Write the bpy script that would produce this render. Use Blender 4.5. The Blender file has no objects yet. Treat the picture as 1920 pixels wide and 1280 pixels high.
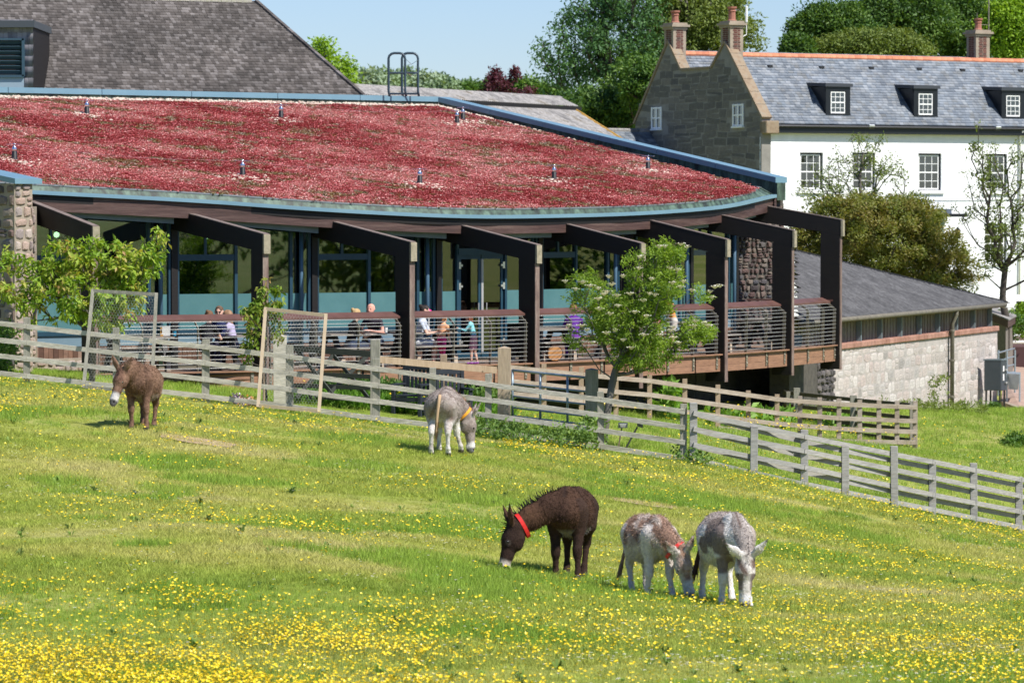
import bpy, bmesh, math, random
import numpy as np
from mathutils import Vector, Matrix, Euler
from mathutils import noise as mnoise
random.seed(7); RNG = np.random.default_rng(7)
SC = bpy.context.scene; COL = SC.collection
R = math.radians
# ------------------------------------------------------------------ camera
CZ = 8.0; F = 7200.0; PITCH = math.atan(240/F)
cam = bpy.data.cameras.new('camera'); cam.sensor_width = 36; cam.lens = 135; cam.clip_end = 6000; cam.clip_start = 1
cam.dof.use_dof = True; cam.dof.focus_distance = 58; cam.dof.aperture_fstop = 5.6
camo = bpy.data.objects.new('camera', cam); COL.objects.link(camo)
camo.location = (0, 0, CZ); camo.rotation_euler = (R(90)-PITCH, 0, 0); SC.camera = camo
# ------------------------------------------------------------------ light
SUN_EL, SUN_AZ = 50.0, 128.0          # azimuth clockwise from +Y: to the right and behind the camera
W = bpy.data.worlds.new('World'); SC.world = W; W.use_nodes = True
nt = W.node_tree; nt.nodes.clear()
sky = nt.nodes.new('ShaderNodeTexSky'); sky.sky_type = 'NISHITA'; sky.sun_disc = False
sky.sun_elevation = R(SUN_EL); sky.sun_rotation = R(SUN_AZ); sky.altitude = 50; sky.air_density = 1.0; sky.dust_density = 0.2; sky.ozone_density = 4.0
bg = nt.nodes.new('ShaderNodeBackground'); bg.inputs[1].default_value = 0.075
wo = nt.nodes.new('ShaderNodeOutputWorld'); tn = nt.nodes.new('ShaderNodeVectorMath'); tn.operation = 'MULTIPLY'; tn.inputs[1].default_value = (.86, .94, 1.18); nt.links.new(sky.outputs[0], tn.inputs[0]); nt.links.new(tn.outputs[0], bg.inputs[0]); nt.links.new(bg.outputs[0], wo.inputs[0])
sl = bpy.data.lights.new('sun', 'SUN'); sl.energy = 4.4; sl.angle = R(0.5); sl.color = (1, .955, .88)
so = bpy.data.objects.new('sun', sl); COL.objects.link(so)
sd = Vector((math.sin(R(SUN_AZ))*math.cos(R(SUN_EL)), math.cos(R(SUN_AZ))*math.cos(R(SUN_EL)), math.sin(R(SUN_EL))))
so.rotation_euler = sd.to_track_quat('Z', 'Y').to_euler(); so.location = (30, -20, 60)
SC.view_settings.view_transform = 'Standard'; SC.view_settings.look = 'None'
SC.view_settings.exposure = 0.62; SC.view_settings.gamma = 1; SC.view_settings.use_curve_mapping = False
SC.render.engine = 'CYCLES'; SC.cycles.max_bounces = 7; SC.cycles.transparent_max_bounces = 12
SC.cycles.diffuse_bounces = 3; SC.cycles.use_denoising = True
# ------------------------------------------------------------------ picture -> place
_cp, _sp = math.cos(PITCH), math.sin(PITCH)
def ray(u, v):
    a = (u-960)/F; b = (640-v)/F
    return Vector((a, _cp+b*_sp, -_sp+b*_cp))
def P(u, v, d):
    r = ray(u, v); return Vector((0, 0, CZ))+r*(d/r.y)
def hit(u, v, p0, n):
    r = ray(u, v); c = Vector((0, 0, CZ)); return c+r*((p0-c).dot(n)/r.dot(n))
# ------------------------------------------------------------------ materials
MATS = {}
def _ramp(nt, cols, fac):
    r = nt.nodes.new('ShaderNodeValToRGB'); e = r.color_ramp.elements
    while len(e) < len(cols): e.new(.5)
    for i, c in enumerate(cols):
        e[i].position = i/(max(1, len(cols)-1)); e[i].color = (*c, 1)
    nt.links.new(fac, r.inputs[0]); return r
def mat(name, cols, rough=.7, src='noise', scale=4, stretch=(1, 1, 1), bump=0, bscale=None, metal=0, spec=.4, var=0.0, trans=0, detail=6, coat=0, contrast=1.0):
    """cols: one colour or several; src picks what runs through them: noise, rnd (per face), obj (per object), inst, pos"""
    if name in MATS: return MATS[name]
    m = bpy.data.materials.new(name); m.use_nodes = True; MATS[name] = m
    nt = m.node_tree; b = nt.nodes['Principled BSDF']; L = nt.links
    b.inputs['Roughness'].default_value = rough; b.inputs['Metallic'].default_value = metal
    b.inputs['Specular IOR Level'].default_value = spec
    if coat: b.inputs['Coat Weight'].default_value = coat
    if isinstance(cols[0], (int, float)): cols = [cols]
    tc = nt.nodes.new('ShaderNodeTexCoord'); mp = nt.nodes.new('ShaderNodeMapping'); mp.inputs['Scale'].default_value = stretch
    L.new(tc.outputs['Object'], mp.inputs[0])
    def noi(s, det=detail):
        n = nt.nodes.new('ShaderNodeTexNoise'); n.inputs['Scale'].default_value = s; n.inputs['Detail'].default_value = det; n.inputs['Roughness'].default_value = .65
        L.new(mp.outputs[0], n.inputs[0]); return n
    def stretchfac(o, c):
        mr = nt.nodes.new('ShaderNodeMapRange'); mr.inputs[1].default_value = .5-.22/c; mr.inputs[2].default_value = .5+.22/c; L.new(o, mr.inputs[0]); return mr.outputs[0]
    if src == 'noise': fac = stretchfac(noi(scale).outputs[0], contrast)
    elif src == 'rnd':
        a = nt.nodes.new('ShaderNodeAttribute'); a.attribute_name = 'rnd'; fac = a.outputs['Fac']
    elif src == 'inst':
        a = nt.nodes.new('ShaderNodeAttribute'); a.attribute_type = 'INSTANCER'; a.attribute_name = 'rnd'; fac = a.outputs['Fac']
    elif src == 'obj':
        a = nt.nodes.new('ShaderNodeObjectInfo'); fac = a.outputs['Random']
    elif src == 'instface':
        a = nt.nodes.new('ShaderNodeAttribute'); a.attribute_type = 'INSTANCER'; a.attribute_name = 'rnd'; a2 = nt.nodes.new('ShaderNodeAttribute'); a2.attribute_name = 'rnd'
        q = nt.nodes.new('ShaderNodeMath'); q.operation = 'MULTIPLY_ADD'; q.inputs[1].default_value = .9; L.new(a2.outputs['Fac'], q.inputs[0]); q2 = nt.nodes.new('ShaderNodeMath'); q2.operation = 'ADD'; q2.inputs[1].default_value = -.45; L.new(a.outputs['Fac'], q2.inputs[0]); L.new(q2.outputs[0], q.inputs[2]); fac = q.outputs[0]
    elif src == 'col':
        a = nt.nodes.new('ShaderNodeAttribute'); a.attribute_name = 'col'; fac = None
    if src == 'col': col = a.outputs['Color']
    elif len(cols) == 1:
        c = nt.nodes.new('ShaderNodeRGB'); c.outputs[0].default_value = (*cols[0], 1); col = c.outputs[0]
    else: col = _ramp(nt, cols, fac).outputs[0]
    if var:
        n = noi(scale if src != 'noise' else scale*5); mr = nt.nodes.new('ShaderNodeMapRange')
        mr.inputs[1].default_value = .3; mr.inputs[2].default_value = .7; mr.inputs[3].default_value = 1-var; mr.inputs[4].default_value = 1+var
        L.new(n.outputs[0], mr.inputs[0])
        mx = nt.nodes.new('ShaderNodeVectorMath'); mx.operation = 'SCALE'; L.new(col, mx.inputs[0]); L.new(mr.outputs[0], mx.inputs['Scale']); col = mx.outputs[0]
    L.new(col, b.inputs['Base Color'])
    if bump:
        n = noi(bscale or scale*3); bp = nt.nodes.new('ShaderNodeBump'); bp.inputs['Strength'].default_value = bump; bp.inputs['Distance'].default_value = .02
        L.new(n.outputs[0], bp.inputs['Height']); L.new(bp.outputs[0], b.inputs['Normal'])
    if trans:
        t = nt.nodes.new('ShaderNodeBsdfTranslucent'); ms = nt.nodes.new('ShaderNodeMixShader'); ms.inputs[0].default_value = trans
        g = nt.nodes.new('ShaderNodeVectorMath'); g.operation = 'MULTIPLY'; g.inputs[1].default_value = (1.5, 1.45, .5); L.new(col, g.inputs[0]); L.new(g.outputs[0], t.inputs[0])
        L.new(b.outputs[0], ms.inputs[1]); L.new(t.outputs[0], ms.inputs[2]); L.new(ms.outputs[0], nt.nodes['Material Output'].inputs[0])
    return m
def glass(name, tint, rough=.02, alpha=.25, frost=False):
    if name in MATS: return MATS[name]
    m = bpy.data.materials.new(name); m.use_nodes = True; MATS[name] = m; nt = m.node_tree; L = nt.links
    b = nt.nodes['Principled BSDF']; o = nt.nodes['Material Output']
    if frost:
        b.inputs['Base Color'].default_value = (*tint, 1); b.inputs['Roughness'].default_value = .25
        return m
    g = nt.nodes.new('ShaderNodeBsdfGlossy'); g.inputs['Roughness'].default_value = rough; g.inputs[0].default_value = (.9, .95, .95, 1)
    t = nt.nodes.new('ShaderNodeBsdfTransparent'); t.inputs[0].default_value = (*tint, 1)
    f = nt.nodes.new('ShaderNodeFresnel'); f.inputs[0].default_value = 1.5
    ad = nt.nodes.new('ShaderNodeMath'); ad.operation = 'ADD'; ad.inputs[1].default_value = alpha; L.new(f.outputs[0], ad.inputs[0])
    x = nt.nodes.new('ShaderNodeMixShader'); L.new(ad.outputs[0], x.inputs[0]); L.new(t.outputs[0], x.inputs[1]); L.new(g.outputs[0], x.inputs[2]); L.new(x.outputs[0], o.inputs[0])
    return m
# ------------------------------------------------------------------ mesh helpers
WM = {}
def wm(o): return WM.get(o.name, Matrix.Identity(4)) if o else Matrix.Identity(4)
def tag(o, label=None, cat=None, group=None, kind=None):
    if label: o['label'] = label
    if cat: o['category'] = cat
    if group: o['group'] = group
    if kind: o['kind'] = kind
    return o
def empty(name, loc, label=None, cat=None, group=None, rz=0, kind=None):
    o = bpy.data.objects.new(name, None); o.empty_display_size = .2; COL.objects.link(o); o.location = loc; o.rotation_euler = (0, 0, rz)
    WM[o.name] = Matrix.Translation(Vector(loc)) @ Matrix.Rotation(rz, 4, 'Z')
    return tag(o, label, cat, group, kind)
def link(name, me, parent=None, M=None):
    o = bpy.data.objects.new(name, me); COL.objects.link(o)
    if parent: o.parent = parent
    if M is not None: o.matrix_local = wm(parent).inverted() @ M if parent else M
    WM[o.name] = M if M is not None else wm(parent)
    return o
def mesh_np(name, v, f, mats, rnd=None, col=None, smooth=False, mi=None):
    me = bpy.data.meshes.new(name); v = np.asarray(v, np.float32); f = np.asarray(f, np.int32); k = f.shape[1]
    me.vertices.add(len(v)); me.vertices.foreach_set('co', v.ravel())
    me.loops.add(f.size); me.loops.foreach_set('vertex_index', f.ravel())
    me.polygons.add(len(f)); me.polygons.foreach_set('loop_start', np.arange(0, f.size, k, dtype=np.int32))
    for m in (mats if isinstance(mats, (list, tuple)) else [mats]): me.materials.append(m)
    if mi is not None: me.polygons.foreach_set('material_index', np.asarray(mi, np.int32))
    me.update(calc_edges=True)
    if smooth: me.polygons.foreach_set('use_smooth', np.ones(len(f), bool))
    if rnd is not None:
        a = me.attributes.new('rnd', 'FLOAT', 'FACE'); a.data.foreach_set('value', np.asarray(rnd, np.float32))
    if col is not None:
        a = me.attributes.new('col', 'FLOAT_COLOR', 'POINT'); c = np.ones((len(v), 4), np.float32); c[:, :3] = col; a.data.foreach_set('color', c.ravel())
    return me
class MB:
    def __init__(s): s.v = []; s.f = []; s.r = []; s.m = []
    def face(s, idx, r, m=0): s.f.append(idx); s.r.append(r); s.m.append(m)
    def poly(s, pts, r=None, m=0):
        b = len(s.v); s.v += [Vector(p) for p in pts]; s.face(list(range(b, b+len(pts))), random.random() if r is None else r, m)
    def hexa(s, a, b_, r=None, m=0):
        """a: 4 bottom points, b_: 4 top points (same winding, seen from above counter-clockwise)"""
        r = random.random() if r is None else r; k = len(s.v); s.v += [Vector(p) for p in a]+[Vector(p) for p in b_]
        for q in ((3, 2, 1, 0), (4, 5, 6, 7), (0, 1, 5, 4), (1, 2, 6, 5), (2, 3, 7, 6), (3, 0, 4, 7)): s.face([k+i for i in q], r, m)
    def box(s, c, sz, X=(1, 0, 0), Y=None, r=None, m=0):
        c = Vector(c); X = Vector(X).normalized(); Y = Vector((-X.y, X.x, 0)).normalized() if Y is None else Vector(Y).normalized(); Z = X.cross(Y)
        x, y, z = X*sz[0]/2, Y*sz[1]/2, Z*sz[2]/2
        s.hexa([c-x-y-z, c+x-y-z, c+x+y-z, c-x+y-z], [c-x-y+z, c+x-y+z, c+x+y+z, c-x+y+z], r, m)
    def beam(s, p0, p1, w, h, up=(0, 0, 1), r=None, m=0):
        """w across, h along up"""
        p0 = Vector(p0); p1 = Vector(p1); d = (p1-p0); up = Vector(up); side = d.cross(up).normalized(); up2 = side.cross(d).normalized()
        a = side*w/2; b = up2*h/2
        s.hexa([p0+a-b, p1+a-b, p1-a-b, p0-a-b], [p0+a+b, p1+a+b, p1-a+b, p0-a+b], r, m)
    def prism(s, pts, d, r=None, m=0):
        """polygon extruded by d"""
        r = random.random() if r is None else r; d = Vector(d); k = len(s.v); n = len(pts); pts = [Vector(p) for p in pts]
        nn = Vector((0, 0, 0))
        for i in range(n): nn += pts[i].cross(pts[(i+1) % n])
        if nn.dot(d) > 0: pts = pts[::-1]
        s.v += pts+[p+d for p in pts]; s.face([k+i for i in range(n)], r, m); s.face([k+n+i for i in reversed(range(n))], r, m)
        for i in range(n):
            j = (i+1) % n; s.face([k+j, k+i, k+n+i, k+n+j], r, m)
    def tube(s, pts, rad, n=6, r=None, m=0, cap=True):
        r = random.random() if r is None else r; pts = [Vector(p) for p in pts]; k0 = len(s.v); N = len(pts)
        rad = [rad]*N if isinstance(rad, (int, float)) else rad
        ref = None
        for i, p in enumerate(pts):
            t = (pts[min(i+1, N-1)]-pts[max(i-1, 0)]).normalized()
            if ref is None: ref = t.orthogonal().normalized()
            ref = (ref-t*ref.dot(t)).normalized(); b = t.cross(ref)
            for j in range(n):
                a = 2*math.pi*j/n; s.v.append(p+(ref*math.cos(a)+b*math.sin(a))*rad[i])
        for i in range(N-1):
            for j in range(n):
                a = k0+i*n+j; b = k0+i*n+(j+1) % n; s.face([a, b, b+n, a+n], r, m)
        if cap:
            s.face([k0+j for j in reversed(range(n))], r, m); s.face([k0+(N-1)*n+j for j in range(n)], r, m)
    def lathe(s, c, prof, n=12, r=None, m=0, ax=(0, 0, 1)):
        ax = Vector(ax).normalized(); s.tube([Vector(c)+ax*z for _, z in prof], [max(1e-4, q) for q, _ in prof], n, r, m)
    def mesh(s, name, mats, M=None, smooth=False):
        me = bpy.data.meshes.new(name)
        vs = [tuple(M @ v) for v in s.v] if M is not None else [tuple(v) for v in s.v]
        me.from_pydata(vs, [], s.f)
        for m in (mats if isinstance(mats, (list, tuple)) else [mats]): me.materials.append(m)
        me.polygons.foreach_set('material_index', s.m)
        if smooth: me.polygons.foreach_set('use_smooth', [True]*len(s.f))
        a = me.attributes.new('rnd', 'FLOAT', 'FACE'); a.data.foreach_set('value', s.r); return me
    def build(s, name, mats, parent=None, smooth=False, bevel=0, **kw):
        if not s.v: return None
        if parent: me = s.mesh(name, mats, wm(parent).inverted(), smooth); o = link(name, me, parent)
        else:
            c = sum(s.v, Vector())/len(s.v); c.z = min(v.z for v in s.v); me = s.mesh(name, mats, Matrix.Translation(-c), smooth); o = link(name, me, None, Matrix.Translation(c))
        if bevel:
            bm = o.modifiers.new('bevel', 'BEVEL'); bm.width = bevel; bm.segments = 1; bm.limit_method = 'ANGLE'
        return tag(o, **kw)
def copy_tree(o, loc, rz=0, label=None):
    c = o.copy(); COL.objects.link(c); c.location = loc; c.rotation_euler = (0, 0, rz); WM[c.name] = Matrix.Translation(Vector(loc)) @ Matrix.Rotation(rz, 4, 'Z')
    if label: c['label'] = label
    def rec(src, dst):
        for ch in list(src.children):
            d = ch.copy(); COL.objects.link(d); d.parent = dst; rec(ch, d)
    rec(o, c); return c
def scatter(name, pts, nrm, scl, rnd, idx, protos, rotz=None, label=None, cat=None, parent=None):
    """many small real meshes at points: one object, kind stuff"""
    pts = np.asarray(pts, np.float32); me = bpy.data.meshes.new(name); me.vertices.add(len(pts)); me.vertices.foreach_set('co', pts.ravel())
    n = len(pts); rotz = RNG.uniform(0, 6.283, n) if rotz is None else rotz
    rot = np.zeros((n, 3), np.float32); rot[:, 2] = rotz; rot[:, 0] = nrm[:, 0] if nrm is not None else 0; rot[:, 1] = nrm[:, 1] if nrm is not None else 0
    for nm, ty, fld, dat in (('sc', 'FLOAT', 'value', scl), ('rnd', 'FLOAT', 'value', rnd), ('idx', 'INT', 'value', idx), ('rot', 'FLOAT_VECTOR', 'vector', rot)):
        a = me.attributes.new(nm, ty, 'POINT'); a.data.foreach_set(fld, np.asarray(dat, np.int32 if ty == 'INT' else np.float32).ravel())
    o = link(name, me, parent); tag(o, label, cat, None, 'stuff')
    cc = bpy.data.collections.new(name+'_kinds')
    for i, pm in enumerate(protos):
        q = bpy.data.objects.new('kind_%02d' % i, pm); cc.objects.link(q)
    g = bpy.data.node_groups.new(name, 'GeometryNodeTree'); g.interface.new_socket('Geometry', in_out='INPUT', socket_type='NodeSocketGeometry'); g.interface.new_socket('Geometry', in_out='OUTPUT', socket_type='NodeSocketGeometry')
    N = g.nodes; L = g.links; gi = N.new('NodeGroupInput'); go = N.new('NodeGroupOutput'); ip = N.new('GeometryNodeInstanceOnPoints'); ci = N.new('GeometryNodeCollectionInfo')
    ci.inputs[0].default_value = cc; ci.inputs[1].default_value = True; ci.inputs[2].default_value = True
    def at(nm, ty):
        a = N.new('GeometryNodeInputNamedAttribute'); a.data_type = ty; a.inputs[0].default_value = nm; return a.outputs[0]
    L.new(gi.outputs[0], ip.inputs['Points']); L.new(ci.outputs[0], ip.inputs['Instance']); ip.inputs['Pick Instance'].default_value = True
    L.new(at('idx', 'INT'), ip.inputs['Instance Index']); e2r = N.new('FunctionNodeEulerToRotation'); L.new(at('rot', 'FLOAT_VECTOR'), e2r.inputs[0]); L.new(e2r.outputs[0], ip.inputs['Rotation'])
    L.new(at('sc', 'FLOAT'), ip.inputs['Scale']); L.new(ip.outputs[0], go.inputs[0])
    md = o.modifiers.new('scatter', 'NODES'); md.node_group = g
    return o
# ------------------------------------------------------------------ the lie of the land
CP = [(0, 1290, 32), (480, 1290, 31.7), (960, 1290, 31.5), (1440, 1290, 31.7), (1920, 1290, 32),
 (1050, 1084, 46), (1230, 1122, 44), (1368, 1138, 43.5), (255, 802, 64), (835, 851, 66), (500, 1000, 45), (0, 1000, 45.5), (1900, 1140, 45), (640, 870, 62),
 (0, 712, 77.5), (250, 740, 77), (500, 768, 76.5), (711, 798, 76), (925, 826, 76), (1127, 850, 75), (1290, 868, 74.5), (1413, 890, 74.6), (1508, 915, 75), (1585, 934, 75.7), (1677, 953, 76.6), (1748, 968, 77.5), (1910, 1000, 80), (2100, 1040, 82), (-200, 690, 78),
 (1700, 1050, 60), (1900, 1080, 58), (1300, 960, 60), (100, 860, 58),
 (150, 703, 83), (-100, 690, 82), (400, 735, 82), (700, 762, 82), (960, 775, 83.5), (1218, 788, 90), (1403, 812, 92), (1573, 828, 92), (1718, 845, 92), (1850, 890, 86), (2000, 890, 90),
 (1300, 772, 96), (1520, 760, 104), (1720, 768, 112), (1840, 772, 118), (1900, 775, 119), (1900, 700, 132), (2050, 745, 118), (700, 735, 90), (300, 715, 90)]
cps = [tuple(P(*c)) for c in CP]
cps += [(-60, 60, 4.6), (-40, 95, 4.9), (45, 80, 1.2), (60, 110, .5), (40, 50, 2.6), (0, 0, 6.35), (0, 14, 5.6), (-30, 20, 5.2), (30, 20, 4.8), (0, -40, 6.8), (-40, -30, 6.5), (40, -30, 6.3),
        (-20, 115, 4.2), (0, 115, 3.9), (10, 130, 3.4), (20, 150, 3.0), (0, 160, 3.4), (-30, 160, 4), (40, 160, 2.6), (-60, 140, 4.5), (70, 150, 2.5)]
_c = np.array(cps); _s = 50.0
def _U(r2): return np.where(r2 < 1e-12, 0, .5*r2*np.log(np.maximum(r2, 1e-12)))
_X = _c[:, :2]/_s; _n = len(_X)
_K = _U(((_X[:, None]-_X[None])**2).sum(-1))+np.eye(_n)*2e-4
_Pm = np.hstack([np.ones((_n, 1)), _X]); _A = np.block([[_K, _Pm], [_Pm.T, np.zeros((3, 3))]])
_w = np.linalg.solve(_A, np.concatenate([_c[:, 2], np.zeros(3)]))
def gz_np(x, y):
    x = np.asarray(x, float); y = np.asarray(y, float); sh = x.shape; q = np.stack([x.ravel(), y.ravel()], 1)
    qc = np.clip(q, [-75, -60], [75, 170]); o = np.zeros(len(q))
    for i in range(0, len(q), 20000):
        k = qc[i:i+20000]/_s; o[i:i+20000] = _U(((k[:, None]-_X[None])**2).sum(-1)) @ _w[:_n]+_w[_n]+k @ _w[_n+1:]
    far = np.clip((q[:, 1]-165)/500, 0, 1.6); o += 14*far**1.3
    return o.reshape(sh)
def gz(x, y): return float(gz_np(np.array([x]), np.array([y]))[0])
def G(u, d):
    """ground point below picture column u at distance d"""
    x = (u-960)/F*d; return Vector((x, d, gz(x, d)))
def gp(u, v, lo=30., hi=125.):
    """where the sight line through a picture point meets the ground"""
    for _ in range(26):
        m = (lo+hi)/2
        if G(u, m).z < P(u, v, m).z: lo = m
        else: hi = m
    return G(u, (lo+hi)/2)
def V2(p): return Vector((p[0], p[1], 0))
def catmull(pts, k=6):
    out = []; n = len(pts)
    for i in range(n-1):
        p0 = pts[max(i-1, 0)]; p1 = pts[i]; p2 = pts[i+1]; p3 = pts[min(i+2, n-1)]
        for j in range(k):
            t = j/k; out.append(.5*((2*p1)+(p2-p0)*t+(2*p0-5*p1+4*p2-p3)*t*t+(3*p1-p0-3*p2+p3)*t**3))
    return out+[pts[-1]]
# ------------------------------------------------------------------ ground
def pos_noise_mat(name, stops, scale, rough=.9, fine=None, bump=.5):
    m = bpy.data.materials.new(name); m.use_nodes = True; nt = m.node_tree; L = nt.links; b = nt.nodes['Principled BSDF']
    b.inputs['Roughness'].default_value = rough; b.inputs['Specular IOR Level'].default_value = .2
    g = nt.nodes.new('ShaderNodeNewGeometry'); n = nt.nodes.new('ShaderNodeTexNoise'); n.inputs['Scale'].default_value = scale; n.inputs['Detail'].default_value = 5; n.inputs['Roughness'].default_value = .6
    mp = nt.nodes.new('ShaderNodeMapping'); mp.inputs['Scale'].default_value = (.55, 1, 1); mp.inputs['Rotation'].default_value = (0, 0, R(8)); L.new(g.outputs['Position'], mp.inputs[0]); L.new(mp.outputs[0], n.inputs[0])
    mr = nt.nodes.new('ShaderNodeMapRange'); mr.inputs[1].default_value = .3; mr.inputs[2].default_value = .7; L.new(n.outputs[0], mr.inputs[0])
    r = _ramp(nt, stops, mr.outputs[0]); col = r.outputs[0]
    return m, nt, b, col, g
def add_var(nt, col, fac, lo, hi):
    mr = nt.nodes.new('ShaderNodeMapRange'); mr.inputs[3].default_value = lo; mr.inputs[4].default_value = hi; nt.links.new(fac, mr.inputs[0])
    mx = nt.nodes.new('ShaderNodeVectorMath'); mx.operation = 'SCALE'; nt.links.new(col, mx.inputs[0]); nt.links.new(mr.outputs[0], mx.inputs['Scale']); return mx.outputs[0]
GRASS = [(.10, .20, .022), (.17, .25, .035), (.26, .27, .06), (.36, .32, .11)]
m_ground, nt, b, col, g = pos_noise_mat('meadow_turf', [(.18, .24, .03), (.25, .29, .05), (.33, .33, .09), (.42, .38, .17)], .33)
n2 = nt.nodes.new('ShaderNodeTexNoise'); n2.inputs['Scale'].default_value = 18; n2.inputs['Detail'].default_value = 8; nt.links.new(g.outputs['Position'], n2.inputs[0])
nt.links.new(add_var(nt, col, n2.outputs[0], .5, 1.4), b.inputs['Base Color'])
bp = nt.nodes.new('ShaderNodeBump'); bp.inputs['Strength'].default_value = .6; bp.inputs['Distance'].default_value = .05; nt.links.new(n2.outputs[0], bp.inputs['Height']); nt.links.new(bp.outputs[0], b.inputs['Normal'])
def axis(stops):
    out = [stops[0][0]]
    for (a, b, st) in stops: k = max(1, round((b-a)/st)); out += [a+(b-a)*(i+1)/k for i in range(k)]
    return np.array(out)
gx = axis([(-1500, -200, 100), (-200, -40, 10), (-40, -16, 1.5), (-16, 18, .4), (18, 40, 1.5), (40, 200, 10), (200, 1500, 100)])
gy = axis([(-400, -60, 40), (-60, 20, 4), (20, 125, .45), (125, 180, 3), (180, 700, 25), (700, 2200, 150)])
GX, GY = np.meshgrid(gx, gy); GZ = gz_np(GX, GY)
def fbm(x, y, s, seed=0, oct=3):
    """cheap value noise, vectorised"""
    o = 0; a = 1; tot = 0
    for k in range(oct):
        X = x*s*2**k+seed*13.1+k*7.7; Y = y*s*2**k+seed*5.3-k*3.1; xi = np.floor(X); yi = np.floor(Y); fx = X-xi; fy = Y-yi; fx = fx*fx*(3-2*fx); fy = fy*fy*(3-2*fy)
        def h(i, j): q = np.sin(i*127.1+j*311.7+seed*74.7)*43758.5453; return q-np.floor(q)
        o = o+a*((h(xi, yi)*(1-fx)+h(xi+1, yi)*fx)*(1-fy)+(h(xi, yi+1)*(1-fx)+h(xi+1, yi+1)*fx)*fy); tot += a; a *= .5
    return o/tot

V = np.stack([GX.ravel(), GY.ravel(), GZ.ravel()], 1); nx = len(gx); ny = len(gy)
ii, jj = np.meshgrid(np.arange(nx-1), np.arange(ny-1)); a = (jj*nx+ii).ravel()
Fq = np.stack([a, a+1, a+1+nx, a+nx], 1)
tag(link('ground', mesh_np('ground', V, Fq, m_ground, smooth=True)), kind='structure')
# bare soil patches: thin dished sheets of soil
m_soil = mat('dry_soil', [(.33, .22, .13), (.45, .33, .22)], .95, scale=6, bump=.5)
for pts in ([(1150, 935), (1215, 941), (1268, 950), (1272, 957), (1230, 953), (1190, 947), (1152, 941)], [(300, 815), (380, 825), (445, 836), (430, 842), (350, 832), (300, 822)]):
    mb = MB(); d0 = 54 if pts[0][0] > 1000 else 60; q = []
    for (u, v) in pts:
        lo, hi = 30., 75.
        for _ in range(30):
            m_ = (lo+hi)/2; z = G(u, m_)
            if (z-P(u, v, m_)).z < 0: lo = m_
            else: hi = m_
        q.append(G(u, (lo+hi)/2)+Vector((0, 0, .03)))
    mb.poly(q); mb.build('bare_earth_patch', m_soil, kind='structure')
# ------------------------------------------------------------------ shared surface colours
m_dark = mat('dark_stained_timber', [(.005, .004, .004), (.011, .008, .007)], .6, scale=3, stretch=(1, 1, 6), bump=.25, bscale=20)
m_post = mat('weathered_and_sunlit_timber', [(.09, .06, .05), (.19, .13, .11), (.30, .25, .21)], .75, var=.2, scale=2.5, stretch=(3, 3, .6), bump=.3, bscale=14)
m_cap = mat('grey_endgrain', [(.20, .18, .12), (.38, .33, .24)], .85, scale=9, bump=.4)
m_fascia = mat('brown_fascia_timber', [(.035, .018, .015), (.075, .040, .034), (.13, .085, .07)], .6, scale=1.6, stretch=(.5, .5, 9), bump=.3, bscale=10, var=.25)
m_trimg = mat('grey_painted_trim', [(.13, .17, .19), (.20, .25, .27)], .6, scale=2)
m_teal = mat('blue_grey_metal_capping', [(.13, .24, .31), (.17, .29, .36)], .38, scale=.6, metal=0, spec=.5, bump=.03)
m_green = mat('green_lining_metal', [(.018, .024, .02), (.055, .09, .065), (.11, .17, .125)], .6, scale=2.2, stretch=(2, 2, .5), contrast=1.6)
m_frame = mat('teal_window_frame', [(.012, .045, .075), (.02, .06, .09)], .45, scale=2)
m_frost = mat('frosted_band', [(.05, .14, .155), (.10, .22, .225)], .25, scale=.8, spec=.6, contrast=.8)
m_pane = glass('restaurant_glass', (.30, .52, .52), .015, .09)
m_clad = mat('vertical_cedar_boards', [(.09, .045, .03), (.17, .09, .06), (.26, .17, .13)], .75, src='rnd', var=.25, scale=9, bump=.2)
m_deckb = mat('deck_fascia_boards', [(.24, .125, .075), (.31, .17, .105)], .7, scale=1.2, stretch=(.6, .6, 5), var=.25, bump=.2, bscale=20)
m_deckt = mat('deck_boards', [(.17, .11, .08), (.27, .18, .13)], .75, src='rnd', var=.2, scale=6)
m_rail = mat('reddish_handrail', [(.09, .042, .034), (.15, .075, .06)], .5, scale=2, bump=.1)
m_steel = mat('stainless_rod', (.42, .42, .41), .4, metal=.25)
m_steelp = mat('weathered_rail_post', [(.17, .15, .115), (.28, .25, .19)], .5, scale=3, metal=.35, bump=.15)
m_bolt = mat('bright_bolt', (.75, .74, .7), .3, metal=.8)
m_mortar = mat('pale_mortar', [(.24, .20, .15), (.38, .32, .25)], .95, scale=5, bump=.5)
m_mortard = mat('dark_mortar', [(.05, .045, .04), (.11, .10, .085)], .95, scale=5, bump=.5)
STONES = mat('rubble_stone', [(.085, .07, .065), (.17, .12, .10), (.23, .165, .13), (.12, .115, .12), (.33, .27, .22), (.15, .10, .085)], .85, src='obj', var=.35, scale=7, bump=.5, bscale=18)
STONEP = mat('pink_rubble_stone', [(.30, .21, .17), (.42, .31, .25), (.24, .20, .19), (.48, .40, .34)], .85, src='obj', var=.25, scale=7, bump=.5, bscale=18)
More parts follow.
